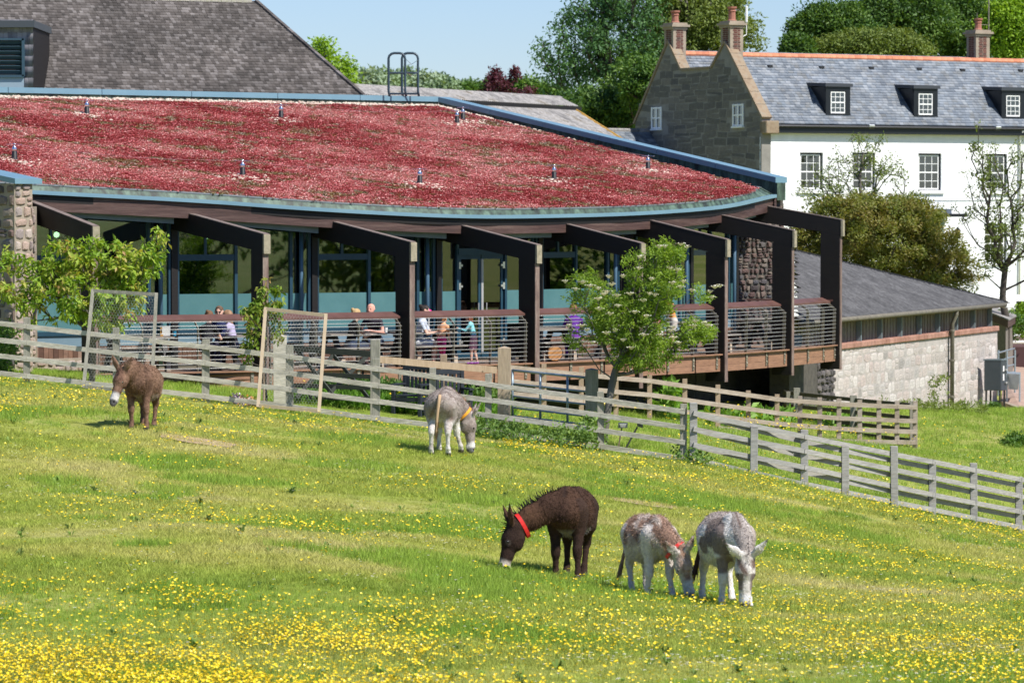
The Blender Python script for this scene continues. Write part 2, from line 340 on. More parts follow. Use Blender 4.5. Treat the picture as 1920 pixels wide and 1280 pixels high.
# low rounded stones, eight kinds
def stone_kinds(m, n=8, depth=1.0, jag=.2):
    out = []
    for k in range(n):
        rg = random.Random(100+k); mb = MB(); c = 8; ang = [2*math.pi*i/c+rg.uniform(-.15, .15) for i in range(c)]
        def ringp(s, z):
            o = []
            for a in ang:
                q = max(abs(math.cos(a)), abs(math.sin(a)))**.62; rr = .5/q*s*(1+rg.uniform(-jag, jag*.3)); o.append(Vector((math.cos(a)*rr, math.sin(a)*rr, z+rg.uniform(-.05, .05)*depth)))
            return o
        r0 = ringp(1, -.5); r1 = ringp(.97, .15*depth); r2 = ringp(.68, .5*depth)
        mb.v = r0+r1+r2+[Vector((rg.uniform(-.1, .1), rg.uniform(-.1, .1), .56*depth))]
        for i in range(c):
            j = (i+1) % c; mb.face([i, j, c+j, c+i], 0); mb.face([c+i, c+j, 2*c+j, 2*c+i], 0); mb.face([2*c+i, 2*c+j, 3*c], 0)
        out.append(mb.mesh('stone', m))
    return out
def rubble(parent, o, ux, uy, w, h, cw, ch, kinds, proud=.05, gap=.88, inside=None, name='stone', rnd=None, limit=290):
    """irregular coursed stones over a rectangle: o corner, ux along, uy up"""
    rg = random.Random(rnd or 5); o = Vector(o); ux = Vector(ux).normalized(); uy = Vector(uy).normalized(); n = ux.cross(uy).normalized()
    y = 0; cnt = 0
    while y < h-.3*ch:
        hh = min(ch*rg.uniform(.75, 1.3), h-y); x = -rg.uniform(0, .6)*cw
        while x < w:
            ww = cw*rg.uniform(.55, 1.6); x0 = max(x, 0); x1 = min(x+ww, w); x += ww
            if x1-x0 < .3*cw*.5: continue
            splits = [(y, hh)] if rg.random() < .72 else [(y, hh*.5), (y+hh*.5, hh*.5)]
            for (yy, h2) in splits:
                cx = (x0+x1)/2; cy = yy+h2/2
                if inside and not inside(cx, cy): continue
                cnt += 1
                if cnt > limit: return
                c = o+ux*cx+uy*(cy+rg.uniform(-.06, .06)*ch)+n*rg.uniform(-.2, .35)*proud
                M = Matrix(((ux.x, uy.x, n.x, c.x), (ux.y, uy.y, n.y, c.y), (ux.z, uy.z, n.z, c.z), (0, 0, 0, 1)))
                M = M @ Matrix.Rotation(rg.uniform(-.12, .12)+(math.pi if rg.random() < .5 else 0), 4, 'Z') @ Matrix.Diagonal(((x1-x0)*gap, h2*gap, proud*2, 1))
                link(name, rg.choice(kinds), parent, M)
        y += hh
# ------------------------------------------------------------------ restaurant geometry
def zr(x, y): return CZ-.04-.128*(x+1.14)+.134*(y-90.9)
PN = Vector((.128, -.134, 1)).normalized(); P0 = Vector((-1.14, 90.9, CZ-.04)); PS = P0+Vector((0, 0, .13))
FU = [180, 500, 775, 1010, 1205, 1365, 1490, 1580]; FD = [83, 84.7, 86.7, 89.1, 91.9, 94.8, 98.1, 101.5]
FT = [425, 440, 455, 460, 457, 450, 433, 413]; FB = [712, 745, 745, 735, 727, 715, 703, 692]
EU = [60, 360, 630, 870, 1065, 1222, 1355, 1440]; ED = [85.8, 87.7, 89.1, 90.9, 93.4, 96.0, 99.0, 102.3]; ET = [378, 402, 417, 424, 421, 414, 404, 387]
def at(u, d): return Vector(((u-960)/F*d, d, 0))
O = [at(u, d) for u, d in zip(FU, FD)]; E = [at(u, d) for u, d in zip(EU, ED)]
RD = [(o-e).normalized() for o, e in zip(O, E)]
Cc = [e-r*.95 for e, r in zip(E, RD)]
DECK = CZ-3.5
rest = empty('restaurant_building', (0, 95, DECK), 'dark timber and glass restaurant with a curved front under a sloping roof of red sedum', 'building')
# eave line
EL = [at(-150, 84.6)]+E+[hit(1452, 366, P0, PN)]
for p in EL: p.z = 0
eave = catmull(EL, 5)
def onr(p, dz=0): return Vector((p.x, p.y, zr(p.x, p.y)+dz))
TR = hit(822, 197, PS, PN); TL = hit(-170, 177, PS, PN); TIP = hit(1452, 357, P0, PN)
slab = MB(); poly = [onr(p, -.02) for p in eave]+[onr(TR), onr(TL)]
slab.prism(poly, (0, 0, -.22)); slab.build('roof_deck', m_dark, rest)
def inset(pl, d):
    o = []
    for i, p in enumerate(pl):
        t = (pl[min(i+1, len(pl)-1)]-pl[max(i-1, 0)]).normalized(); o.append(p+Vector((-t.y, t.x, 0))*d)
    return o
sed_front = [p for p in inset(eave, .13)]
sed_front[-1] = onr(sed_front[-1]); 
# slow wide trough at the right end
for k, i in enumerate(range(len(sed_front)-8, len(sed_front))): sed_front[i] = sed_front[i]+Vector((-.09*k, .03*k, 0))
sedp = [onr(p, .12) for p in sed_front]+[onr(TR, .12), onr(TL, .12)]
m_sedbase = mat('sedum_bed', [(.10, .05, .035), (.28, .05, .06), (.36, .09, .09), (.20, .10, .06)], .95, scale=1.1, var=.35, bump=.8, bscale=14, contrast=1.2)
mb = MB(); mb.prism(sedp, (0, 0, -.1)); bed = mb.build('sedum_bed', m_sedbase, rest)
# edging strip, green trough and blue gutter trim
for i in range(len(eave)-1):
    pass
def strip(name, pa, pb, m, parent=rest):
    mb = MB()
    k = len(pa); mb.v = [Vector(p) for p in pa]+[Vector(p) for p in pb]
    for i in range(k-1): mb.face([i, i+1, k+i+1, k+i], random.random())
    return mb.build(name, m, parent)
def ribbon(name, line, w, h, m, parent=rest, seg=None):
    """square bar along a polyline, one continuous piece"""
    mb = MB(); n = len(line); L_ = []
    for i, p in enumerate(line):
        t = (line[min(i+1, n-1)]-line[max(i-1, 0)]); t.z = 0; t.normalize(); s = Vector((-t.y, t.x, 0))
        L_ += [p-s*w/2, p+s*w/2, p+s*w/2+Vector((0, 0, h)), p-s*w/2+Vector((0, 0, h))]
    mb.v = L_
    for i in range(n-1):
        a = i*4; r = random.random()
        for q in ((0, 4, 7, 3), (1, 2, 6, 5), (3, 7, 6, 2), (0, 1, 5, 4)): mb.face([a+j for j in q], r)
    mb.face([0, 3, 2, 1], 0); a = (n-1)*4; mb.face([a, a+1, a+2, a+3], 0)
    return mb.build(name, m, parent)
strip('gutter_lining', [onr(p, -.01) for p in inset(eave, .02)], [onr(p, .135) for p in inset(sed_front, -.015)], m_green)
ribbon('gutter', [onr(p, -.07) for p in inset(eave, -.03)], .12, .085, m_teal)
ribbon('sedum_edging', [onr(p, .115) for p in inset(sed_front, -.03)], .03, .035, mat('grey_edging', (.25, .27, .28), .5, metal=.5))
# fascia boards, one per bay, with the paler trim board below
fp = [EL[0]]+E+[EL[-1]]
for i in range(len(fp)-1):
    a = onr(fp[i]); b = onr(fp[i+1]); t = V2(b-a).normalized(); s = Vector((t.y, -t.x, 0))
    # facet bulges a little so that it keeps under the curved gutter
    m_ = eave[min(len(eave)-1, i*5+2)]
    for (p, q) in ((a, onr(m_)), (onr(m_), b)):
        tt = V2(q-p).normalized(); mb = MB(); off = Vector((-tt.y, tt.x, 0))
        mb.hexa([p+Vector((0, 0, -.44)), q+Vector((0, 0, -.44)), q+off*.06+Vector((0, 0, -.44)), p+off*.06+Vector((0, 0, -.44))],
                [p+Vector((0, 0, -.075)), q+Vector((0, 0, -.075)), q+off*.06+Vector((0, 0, -.075)), p+off*.06+Vector((0, 0, -.075))])
        mb.build('fascia_board', m_fascia, rest)
    o2 = Vector((-t.y, t.x, 0))*.22; z1 = Vector((0, 0, -.56)); z2 = Vector((0, 0, -.41)); th = Vector((-t.y, t.x, 0))*.04; a2 = a+t*.5; b2 = b-t*.35
    mb = MB(); mb.hexa([a2+o2+z1, b2+o2+z1, b2+o2+th+z1, a2+o2+th+z1], [a2+o2+z2, b2+o2+z2, b2+o2+th+z2, a2+o2+th+z2]); mb.build('trim_board', m_trimg, rest)
# parapet capping along the top and the right edge
def parapet(a, b, w=.34):
    t = V2(b-a).normalized(); s = Vector((-t.y, t.x, 0)); up = Vector((0, 0, 1)); a = onr(a); b = onr(b)
    mb = MB(); mb.hexa([a-up*.2, b-up*.2, b+s*w-up*.2, a+s*w-up*.2], [a+up*.24, b+up*.24, b+s*w+up*.24, a+s*w+up*.24]); mb.build('parapet_upstand', m_green, rest)
    n = 6
    for i in range(n):
        p = a.lerp(b, i/n)-s*.05; q = a.lerp(b, (i+1)/n-.0008)-s*.05
        mb = MB(); mb.hexa([p+up*.245, q+up*.245, q+s*(w+.1)+up*.245, p+s*(w+.1)+up*.245], [p+up*.38, q+up*.38, q+s*(w+.1)+up*.40, p+s*(w+.1)+up*.40]); mb.build('parapet_capping', m_teal, rest)
parapet(TR, TL) if False else None
def parapet2(a, b, out, w=.34):
    """a->b, out: horizontal unit vector away from the sedum"""
    up = Vector((0, 0, 1)); a = onr(a); b = onr(b); s = out
    def hx(p, q, s0, s1, z0, z1): 
        A = [p+s*s0+up*z0, q+s*s0+up*z0, q+s*s1+up*z0, p+s*s1+up*z0]; B = [p+s*s0+up*z1, q+s*s0+up*z1, q+s*s1+up*z1, p+s*s1+up*z1]; return A, B
    mb = MB(); mb.hexa(*hx(a, b, 0, w, -.25, .22)); mb.build('parapet_upstand', m_green, rest)
    n = 6
    for i in range(n):
        mb = MB(); mb.hexa(*hx(a.lerp(b, i/n), a.lerp(b, (i+1)/n-.001), -.05, w+.08, .222, .37)); mb.build('parapet_capping', m_teal, rest)
dT = V2(TR-TL).normalized(); parapet2(TL, TR, Vector((-dT.y, dT.x, 0)))
dR = V2(TIP-TR).normalized(); parapet2(TR+dR*.02, TIP+dR*.1, Vector((-dR.y, dR.x, 0)))
# frames: sloping rafter, post and lighter end cap
for i in range(8):
    r = RD[i]; t = Vector((-r.y, r.x, 0)); zo = P(FU[i], FT[i], FD[i]).z; ze = P(EU[i], ET[i], ED[i]).z; L_ = (O[i]-E[i]).length; sl_ = (ze-zo)/L_
    inn = E[i]-r*.95; zi = zo+sl_*(L_+.95); th = .40; w = Vector((t.x*.07, t.y*.07, 0))
    def pt(d, z): q = O[i]-r*d; return Vector((q.x, q.y, z))
    zi = min(zi, zr(E[i].x, E[i].y)-.25+.95*.185)
    ztop = lambda d: zo+sl_*d
    mb = MB(); mb.prism([pt(.03, ztop(.03)-th), pt(.03, ztop(.03)), pt(L_+.5, ztop(L_+.5)), pt(L_+.95, ztop(L_+.5)), pt(L_+.95, ztop(L_+.5)-th), pt(.6, ztop(.6)-th)] , t*.14)
    for q in range(len(mb.v)): mb.v[q] -= t*.07
    raf = mb.build('rafter', m_dark, rest)
    zb = P(FU[i], FB[i], FD[i]).z
    if i < 4: zb = min(zb, gz(O[i].x, O[i].y)+.02) if False else zb
    mb = MB(); c = O[i]-r*.33; mb.hexa(*[[c+r*sx*.265+t*sy*.068+Vector((0, 0, z)) for sx, sy in ((-1, -1), (1, -1), (1, 1), (-1, 1))] for z in (zb, ztop(.33)-th*.9)]); mb.build('post', m_dark, raf)
    mb = MB(); c = O[i]-r*.052; mb.hexa(*[[c+r*sx*.012+t*sy*.069+Vector((0, 0, z)) for sx, sy in ((-1, -1), (1, -1), (1, 1), (-1, 1))] for z in (zb-.01, ztop(0)-.43)]); mb.build('post_lit_face', m_post, raf)  # paler sheet on the outer edge, sunlight put into its colour
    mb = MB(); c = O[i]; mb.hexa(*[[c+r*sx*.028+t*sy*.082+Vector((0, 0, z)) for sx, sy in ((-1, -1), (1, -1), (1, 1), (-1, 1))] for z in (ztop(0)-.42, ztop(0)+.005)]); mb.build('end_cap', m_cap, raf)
    mb = MB(); p, q = pt(.0, ztop(0)+.012), pt(L_+.3, ztop(L_+.3)+.012); mb.beam(p, q, .15, .02); mb.build('rafter_lit_top', mat('sunlit_rafter_top', [(.13, .095, .08), (.24, .19, .165)], .8, scale=6), raf)  # light strip along the rafter, sun on its top put into the colour
    for (dd, dz) in ((.42, -.22), (.42, -.38), (.2, -.3), (.62, -.1), (.42, -.62)):
        b0 = pt(dd, ztop(dd)+dz)+t*.07; mb = MB(); mb.tube([b0, b0+t*.015], .022, 6); mb.build('bolt', m_post, raf)
    cz0 = DECK
    mb = MB(); c = Cc[i]; mb.hexa(*[[c+r*sx*.1+t*sy*.08+Vector((0, 0, z)) for sx, sy in ((-1, -1), (1, -1), (1, 1), (-1, 1))] for z in (cz0-.3, ztop(L_+.5)-th+.02)]); mb.build('column', m_dark if i else m_dark, rest)
# glazing bays
c_left = at(-150, 86.2)
cols = [c_left]+Cc
SILL = CZ-2.68; FR1 = CZ-1.86; TRN = CZ-1.02
def bar(p, q, z0, z1, w, name, m, parent=rest, proud=0):
    t = V2(q-p).normalized(); n = Vector((t.y, -t.x, 0)); p = p+n*proud; q = q+n*proud
    mb = MB(); mb.hexa([p-n*-w/2+Vector((0, 0, z0)), q-n*-w/2+Vector((0, 0, z0)), q-n*w/2+Vector((0, 0, z0)), p-n*w/2+Vector((0, 0, z0))],
                       [p-n*-w/2+Vector((0, 0, z1)), q-n*-w/2+Vector((0, 0, z1)), q-n*w/2+Vector((0, 0, z1)), p-n*w/2+Vector((0, 0, z1))]); return mb.build(name, m, parent)
for i in range(len(cols)-1):
    a, b = V2(cols[i]), V2(cols[i+1]); t = (b-a).normalized(); n = Vector((t.y, -t.x, 0)); Lb = (b-a).length
    ht = min(zr(a.x, a.y), zr(b.x, b.y))-.32; a1 = a+t*.1; b1 = b-t*.1; lerp = lambda f: a1.lerp(b1, f)
    door = (i == 4)
    cuts = [0, .44, .86, 1] if not door else [0, .17, .67, 1]
    wf = bar(a1, b1, ht-.09, ht, .09, 'window_frame', m_frame)
    if not door:
        bar(a1, b1, SILL-.10, SILL, .14, 'window_frame', m_frame)
        bar(lerp(0), lerp(cuts[1]), TRN-.07, TRN+.07, .1, 'window_frame', m_frame, proud=.003)
        bar(lerp(cuts[1]*.46), lerp(cuts[1]*.46)+t*.06, TRN+.07, ht-.09, .08, 'mullion', m_frame)
    for c in cuts: bar(lerp(c)-t*.035, lerp(c)+t*.035, (DECK if door else SILL), ht-.09, .12, 'mullion', m_frame, proud=.006)
    for k in range(3):
        p, q = lerp(cuts[k])+t*.04, lerp(cuts[k+1])-t*.04
        if door and k == 1: continue
        zlo = SILL if not door else SILL
        bar(p, q, FR1, ht-.09, .012, 'pane', m_pane); bar(p, q, zlo, FR1-.002, .014, 'frosted_pane', m_frost)
    if not door:
        # boards below the sill
        nb = int(Lb/.125)
        bar(a1, b1, SILL-.34, SILL-.11, .06, 'sill_panel', mat('blue_grey_sill_panel', [(.12, .19, .24), (.17, .25, .31)], .5, scale=2))
        mbk = MB()
        for k in range(nb):
            p = a1.lerp(b1, k/nb); q = a1.lerp(b1, (k+.93)/nb); o = bar(p, q, DECK+(.28 if i == 0 else .02), SILL-.345, .04+.008*(k % 2), 'cladding_board', m_clad)
    else:
        p, q = lerp(.19), lerp(.65); head = CZ-1.0
        bar(lerp(.17), lerp(.67), head, head+.16, .16, 'door_frame', m_frame, proud=.01); bar(p, q, head+.16, ht-.09, .012, 'pane', m_pane)
        for s_, (x0, x1) in enumerate(((p, p.lerp(q, .49)), (p.lerp(q, .51), q))):
            d = empty('door', x0+Vector((0, 0, DECK)), None, None); d.parent = rest; d.matrix_local = wm(rest).inverted() @ Matrix.Translation(x0+Vector((0, 0, DECK))); WM[d.name] = Matrix.Translation(x0+Vector((0, 0, DECK)))
            bar(x0, x1, DECK+.02, DECK+.16, .05, 'door_rail', m_frame, d); bar(x0, x1, head-.1, head, .05, 'door_rail', m_frame, d)
            bar(x0, x0+t*.07, DECK+.16, head-.1, .05, 'door_stile', m_frame if s_ == 0 else m_steel, d); bar(x1-t*.07, x1, DECK+.16, head-.1, .05, 'door_stile', m_frame, d)
            bar(x0+t*.07, x1-t*.07, DECK+.16, head-.1, .01, 'pane', m_pane, d)
            hx = (x1-t*.12 if s_ == 0 else x0+t*.12)+n*.08
            mb = MB(); mb.tube([hx+Vector((0, 0, DECK+.85)), hx+Vector((0, 0, DECK+1.35))], .014, 6); mb.build('handle', m_steel, d)
            mb = MB()
            for hz in (DECK+2.25, DECK+1.75, DECK+.4):
                e = (x0 if s_ == 0 else x1)+n*.05; mb.box(e+Vector((0, 0, hz)), (.07, .03, .16), t); mb.box(e+t*(.06 if s_ == 0 else -.06)+Vector((0, 0, hz)), (.07, .03, .05), t)
            mb.build('hinge', m_bolt, d)
    if i >= 1:
        c = lerp(.93)+n*.12; mb = MB(); mb.tube([c+Vector((0, 0, DECK)), c+Vector((0, 0, ht))], .05, 8); mb.build('downpipe', mat('blue_grey_pipe', (.06, .12, .18), .4), rest, smooth=True)
    # timber panel over the glass up to the roof
    bar(a1, b1, ht+.002, max(zr(a.x, a.y), zr(b.x, b.y))-.2, .1, 'head_panel', mat('brown_head_boards', [(.07, .035, .025), (.12, .06, .04)], .7, scale=4, stretch=(6, 6, .5)))
# inside: floor, ceiling, back walls
back = [p+Vector((-.62, .78, 0))*7.5 for p in cols]
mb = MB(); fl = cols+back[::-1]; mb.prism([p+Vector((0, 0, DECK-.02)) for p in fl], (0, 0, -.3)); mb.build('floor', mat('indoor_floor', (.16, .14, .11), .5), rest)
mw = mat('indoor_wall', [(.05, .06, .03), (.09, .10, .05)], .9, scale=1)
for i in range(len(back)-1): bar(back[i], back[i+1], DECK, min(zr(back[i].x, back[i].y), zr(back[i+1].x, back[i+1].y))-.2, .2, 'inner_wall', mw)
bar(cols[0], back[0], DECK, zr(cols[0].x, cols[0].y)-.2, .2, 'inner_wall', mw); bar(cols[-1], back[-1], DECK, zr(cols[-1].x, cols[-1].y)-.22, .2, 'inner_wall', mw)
# pendant bulbs that are lit
m_bulb = bpy.data.materials.new('lit_bulb'); m_bulb.use_nodes = True; bb = m_bulb.node_tree.nodes['Principled BSDF']; bb.inputs['Emission Color'].default_value = (1, .72, .35, 1); bb.inputs['Emission Strength'].default_value = 6
for k, (u, v) in enumerate(((106, 440), (388, 442))):
    p = P(u, v, 89.5); t_ = empty('pendant_lamp', p, ['glowing round pendant bulb behind the glass at the far left bay', 'glowing round pendant bulb behind the glass of the second bay'][k], 'lamp', 'pendant bulbs inside the restaurant')
    mb = MB(); mb.lathe(p, [(.001, -.07), (.05, -.05), (.07, 0), (.05, .05), (.001, .07)], 10); mb.build('bulb', m_bulb, t_, smooth=True)
    mb = MB(); mb.tube([p+Vector((0, 0, .07)), p+Vector((0, 0, .6))], .008, 4); mb.build('cord', m_dark, t_)
# undercroft wall below the terrace
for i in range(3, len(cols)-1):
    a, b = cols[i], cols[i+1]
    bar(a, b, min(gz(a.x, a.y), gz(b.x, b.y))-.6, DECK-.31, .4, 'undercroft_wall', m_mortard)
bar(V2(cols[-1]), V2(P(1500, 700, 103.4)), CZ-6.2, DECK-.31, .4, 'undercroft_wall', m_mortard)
# ------------------------------------------------------------------ stone walls of the restaurant
KF = stone_kinds(mat('shaded_purple_rubble', [(.045, .038, .040), (.10, .065, .06), (.14, .09, .075), (.07, .07, .08), (.20, .16, .13), (.09, .055, .05)], .85, src='obj', var=.35, scale=7, bump=.5, bscale=18), jag=.32)  # part shade on the flank wall put into these dark stones
KS = stone_kinds(STONES); KP = stone_kinds(STONEP, jag=.15)
def blockwall(name, c0, t, length, thick, z0, z1, m, label=None, parent=None, cat=None):
    t = V2(t).normalized(); n = Vector((-t.y, t.x, 0)); mb = MB()
    mb.hexa(*[[c0+t*x+n*y+Vector((0, 0, z)) for x, y in ((0, 0), (length, 0), (length, thick), (0, thick))] for z in (z0, z1)])
    return mb.build(name, m, parent)
def V3(p, z): return Vector((p.x, p.y, z))
# left pier: long face runs back to the left with shade put into darker stones, sunny end face in paler ones
pier = empty('stone_pier', P(27, 700, 82), 'tall rubble stone pier with blue grey capping at the left end of the restaurant', 'wall')
C0 = V2(P(27, 400, 82)); dl = Vector((-.8, .6, 0)); de = Vector((.6, .8, 0)); g0 = gz(C0.x, C0.y)-.3
mb = MB(); mb.hexa(*[[V3(q, z) for q in (C0, C0+de*.55, C0+de*.55+dl*3, C0+dl*3)] for z in (g0, CZ+.63)]); mb.build('core', m_mortar, pier)
rubble(pier, V3(C0, g0), de, (0, 0, 1), .55, CZ+.63-g0, .3, .22, KP, .035, rnd=3)
rubble(pier, V3(C0+dl*3, g0), -dl, (0, 0, 1), 3, CZ+.63-g0, .3, .24, KS, .035, rnd=4)
mb = MB(); q = [C0-de*.08-dl*.1, C0+de*.75-dl*.1, C0+de*.75+dl*3, C0-de*.08+dl*3]; mb.hexa([V3(p, CZ+.63+(.0 if k in (0, 1) else .45)) for k, p in enumerate(q)], [V3(p, CZ+.74+(.0 if k in (0, 1) else .5)) for k, p in enumerate(q)]); mb.build('capping', m_teal, pier)
C1 = V2(P(51, 400, 84.6)); g1 = gz(C1.x, C1.y)-.2
mb = MB(); mb.hexa(*[[V3(q, z) for q in (C1, C1+Vector((.2, .03, 0)), C1+Vector((.1, .9, 0)), C1+Vector((-.1, .87, 0)))] for z in (g1, CZ+.15)]); mb.build('inner_pier_core', m_mortar, pier)
rubble(pier, V3(C1-Vector((.02, 0, 0)), g1), (1, .15, 0), (0, 0, 1), .21, CZ+.1-g1, .2, .2, KP, .03, rnd=8)
# low plinth under the left boards
a, b = V2(P(60, 690, 85.6)), V2(P(160, 690, 86.4)); pl = blockwall('stone_plinth', V3(a, 0), b-a, (b-a).length, .3, gz(a.x, a.y)-.3, DECK+.24, m_mortar, parent=rest)
rubble(pl, V3(a, gz(a.x, a.y)-.05), b-a, (0, 0, 1), (b-a).length, DECK+.26-gz(a.x, a.y), .26, .17, KP, .04, rnd=12)
# right flank wall with the shade on it put into darker front stones
A7 = V2(P(1381, 500, 103.1)); B7 = V2(P(1468, 500, 104.0)); tt = (B7-A7).normalized(); g7 = CZ-5.6
fl = empty('stone_flank_wall', V3(A7, g7), 'shade-darkened purple and grey rubble stone wall closing the right end of the restaurant', 'wall')
nn = Vector((-tt.y, tt.x, 0)); ztp = zr(B7.x, B7.y)-.02
mb = MB(); mb.hexa(*[[V3(q, z) for q in (A7, B7, B7+nn*1.0, A7+nn*1.0)] for z in (DECK-.35, ztp-.12)]); mb.build('core', m_mortard, fl)
rubble(fl, V3(A7, DECK-.05), tt, (0, 0, 1), (B7-A7).length, ztp-DECK-.1, .20, .145, KF, .055, rnd=21, gap=.92)
r2 = (nn).normalized(); rubble(fl, V3(B7, DECK-.3), r2, (0, 0, 1), 1.0, ztp-DECK+.2, .3, .2, KS, .05, rnd=22)
# ------------------------------------------------------------------ terrace with its railing
terr = empty('terrace', (0, 90, DECK), 'raised brown deck curving along the restaurant with stainless rod railings and a red brown handrail', 'terrace')
DP = [at(130, 82.9)]+O
dline = catmull([V2(p) for p in DP], 8)
rline = inset(dline, .18)                      # foot line of the railing, just inside the post tips
inner = [V2(c) for c in cols[1:]]; inner = catmull(inner, 8)
# boards run along the curve: each a strip between two offset lines, cut at the frames
def offs(k): return inset(dline, .20+.0*k+.145*k)
nb = 18
for bay in range(8):
    s0, s1 = bay*8, bay*8+8
    for k in range(nb):
        A = offs(k)[s0:s1+1]; B = offs(k+.94)[s0:s1+1]; mb = MB(); n = len(A); rr = random.random(); z = DECK
        mb.v = [V3(p, z) for p in A]+[V3(p, z) for p in B]+[V3(p, z-.03) for p in A]
        for i in range(n-1): mb.face([i, i+1, n+i+1, n+i], rr); mb.face([2*n+i, 2*n+i+1, i+1, i], rr)
        mb.build('deck_board', m_deckt, terr)
# solid sheet added under the boards so that no light comes up
mb = MB(); po = offs(0)+offs(nb)[::-1]; mb.prism([V3(p, DECK-.04) for p in po], (0, 0, -.12)); mb.build('light_stop_board', m_dark, terr)
# two-row fascia
cuts = []
for bay in range(1, 8):
    for fr in (0, 1/3, 2/3): cuts.append(bay*8+fr*8)
cuts = [0, 3, 6]+cuts+[64]
def pline(line, x):
    i = int(min(len(line)-2, math.floor(x))); f = x-i; return line[i].lerp(line[i+1], f)
for a, b in zip(cuts[:-1], cuts[1:]):
    xs = [a+.06+(b-a-.12)*k/3 for k in range(4)]
    for (z0, z1) in ((-.235, -.0), (-.40, -.24)):
        pts = [pline(rline, x) for x in xs]; mb = MB(); k = len(pts); t = (pts[-1]-pts[0]).normalized(); n = Vector((-t.y, t.x, 0))
        q = [V3(p, DECK+z0) for p in pts]+[V3(p, DECK+z1) for p in pts]+[V3(p+n*.03, DECK+z1) for p in pts]+[V3(p+n*.03, DECK+z0) for p in pts]; mb.v = q; r_ = random.random()
        for i in range(k-1):
            for l in range(4): m1 = l*k; m2 = ((l+1) % 4)*k; mb.face([m1+i, m1+i+1, m2+i+1, m2+i], r_)
        mb.build('fascia_board', m_deckb, terr)
ribbon('deck_edge_trim', [V3(p, DECK+.002) for p in inset(dline, .15)], .09, .03, m_deckb, terr)
# railing
def prof(p, n, s):
    """points of the rail profile at parameter s: 0 foot, 1 bend, 2 top; n points inwards"""
    foot = V3(p, DECK-.30); bend = V3(p+n*-.03, DECK+.98); top = V3(p+n*.20, DECK+1.17)
    return foot.lerp(bend, s) if s <= 1 else bend.lerp(top, s-1)
BAYS = [(8+i*8, 16+i*8) for i in range(7)]
for bi, (s0, s1) in enumerate(BAYS):
    lo, hi = s0+.35, s1-.55
    st = [lo, lo+(hi-lo)/3, lo+2*(hi-lo)/3, hi]
    for x in st:
        p = pline(rline, x); t = (pline(rline, min(x+.5, 63.9))-pline(rline, x-.5)).normalized(); n = Vector((-t.y, t.x, 0))
        p = p-n*.015; a, b, c = prof(p, n, 0), prof(p, n, 1), prof(p, n, 2)
        mb = MB(); w = .075
        def sec(q, d1): return [q-t*.006, q+t*.006, q+t*.006+d1, q-t*.006+d1]
        mb.hexa([a-t*.007, a+t*.007, a+t*.007+n*w, a-t*.007+n*w], [b-t*.007, b+t*.007, b+t*.007+n*w+Vector((0, 0, -.0)), b-t*.007+n*w])
        mb.hexa([b-t*.0075, b+t*.0075, b+t*.0075+n*w, b-t*.0075+n*w], [c-t*.0075, c+t*.0075, c+t*.0075+n*.05-Vector((0, 0, .04)), c-t*.0075+n*.05-Vector((0, 0, .04))])
        mb.box(a+n*.0+Vector((0, 0, .14)), (.075, .02, .34), t)
        ps = mb.build('rail_post', m_steelp, terr)
        for dz in (.06, .2): mb = MB(); mb.tube([a+Vector((0, 0, dz))-n*.008, a+Vector((0, 0, dz))-n*.03], .016, 6); mb.build('bolt', m_bolt, ps)
    xs = [lo-.06+(hi-lo+.12)*k/6 for k in range(7)]
    for k in range(12):
        s = (.30+.10)/1.28 if k == 0 else None
        z = .10+.096*k
        line = []
        for x in xs:
            p = pline(rline, x); t = (pline(rline, min(x+.5, 63.9))-pline(rline, x-.5)).normalized(); n = Vector((-t.y, t.x, 0)); p = p-n*.015
            s = (.30+z)/1.28 if z <= .98 else 1+(z-.98)/.19
            if k >= 10: s = 1+(.28 if k == 10 else .72)
            line.append(prof(p, n, s)-n*.006)
        mb = MB(); mb.tube(line, .0070, 5); mb.build('rail_rod', m_steel, terr, smooth=True)
    hx = [s0+.25+(s1-s0-.55)*k/7 for k in range(8)]; P1 = []; P2 = []
    for x in hx:
        p = pline(rline, x); t = (pline(rline, min(x+.5, 63.9))-pline(rline, x-.5)).normalized(); n = Vector((-t.y, t.x, 0)); P1.append(V3(p+n*.13, DECK+1.13)); P2.append(V3(p+n*.36, DECK+1.23))
    mb = MB(); k = len(P1); q = P1+[p+Vector((0, 0, .045)) for p in P1]+[p+Vector((0, 0, .045)) for p in P2]+P2; mb.v = [Vector(p) for p in q]; r_ = random.random()
    for i in range(k-1):
        for l in range(4): m1 = l*k; m2 = ((l+1) % 4)*k; mb.face([m1+i, m1+i+1, m2+i+1, m2+i], r_)
    mb.face([0, k, 2*k, 3*k], r_); mb.face([3*k+k-1, 2*k+k-1, k+k-1, k-1], r_)
    mb.build('handrail', m_rail, terr)
# end return of the railing on the right
pe = V2(O[-1])-RD[-1]*.25
for k in range(11): mb = MB(); z = DECK+.10+.096*k; a = V3(pe, z); b = V3(pe-RD[-1]*2.2, z); mb.tube([a, b], .009, 4); mb.build('rail_rod', m_steel, terr)
mb = MB(); mb.beam(V3(pe, DECK+1.2), V3(pe-RD[-1]*2.4, DECK+1.2), .15, .05); mb.build('end_handrail', m_rail, terr)
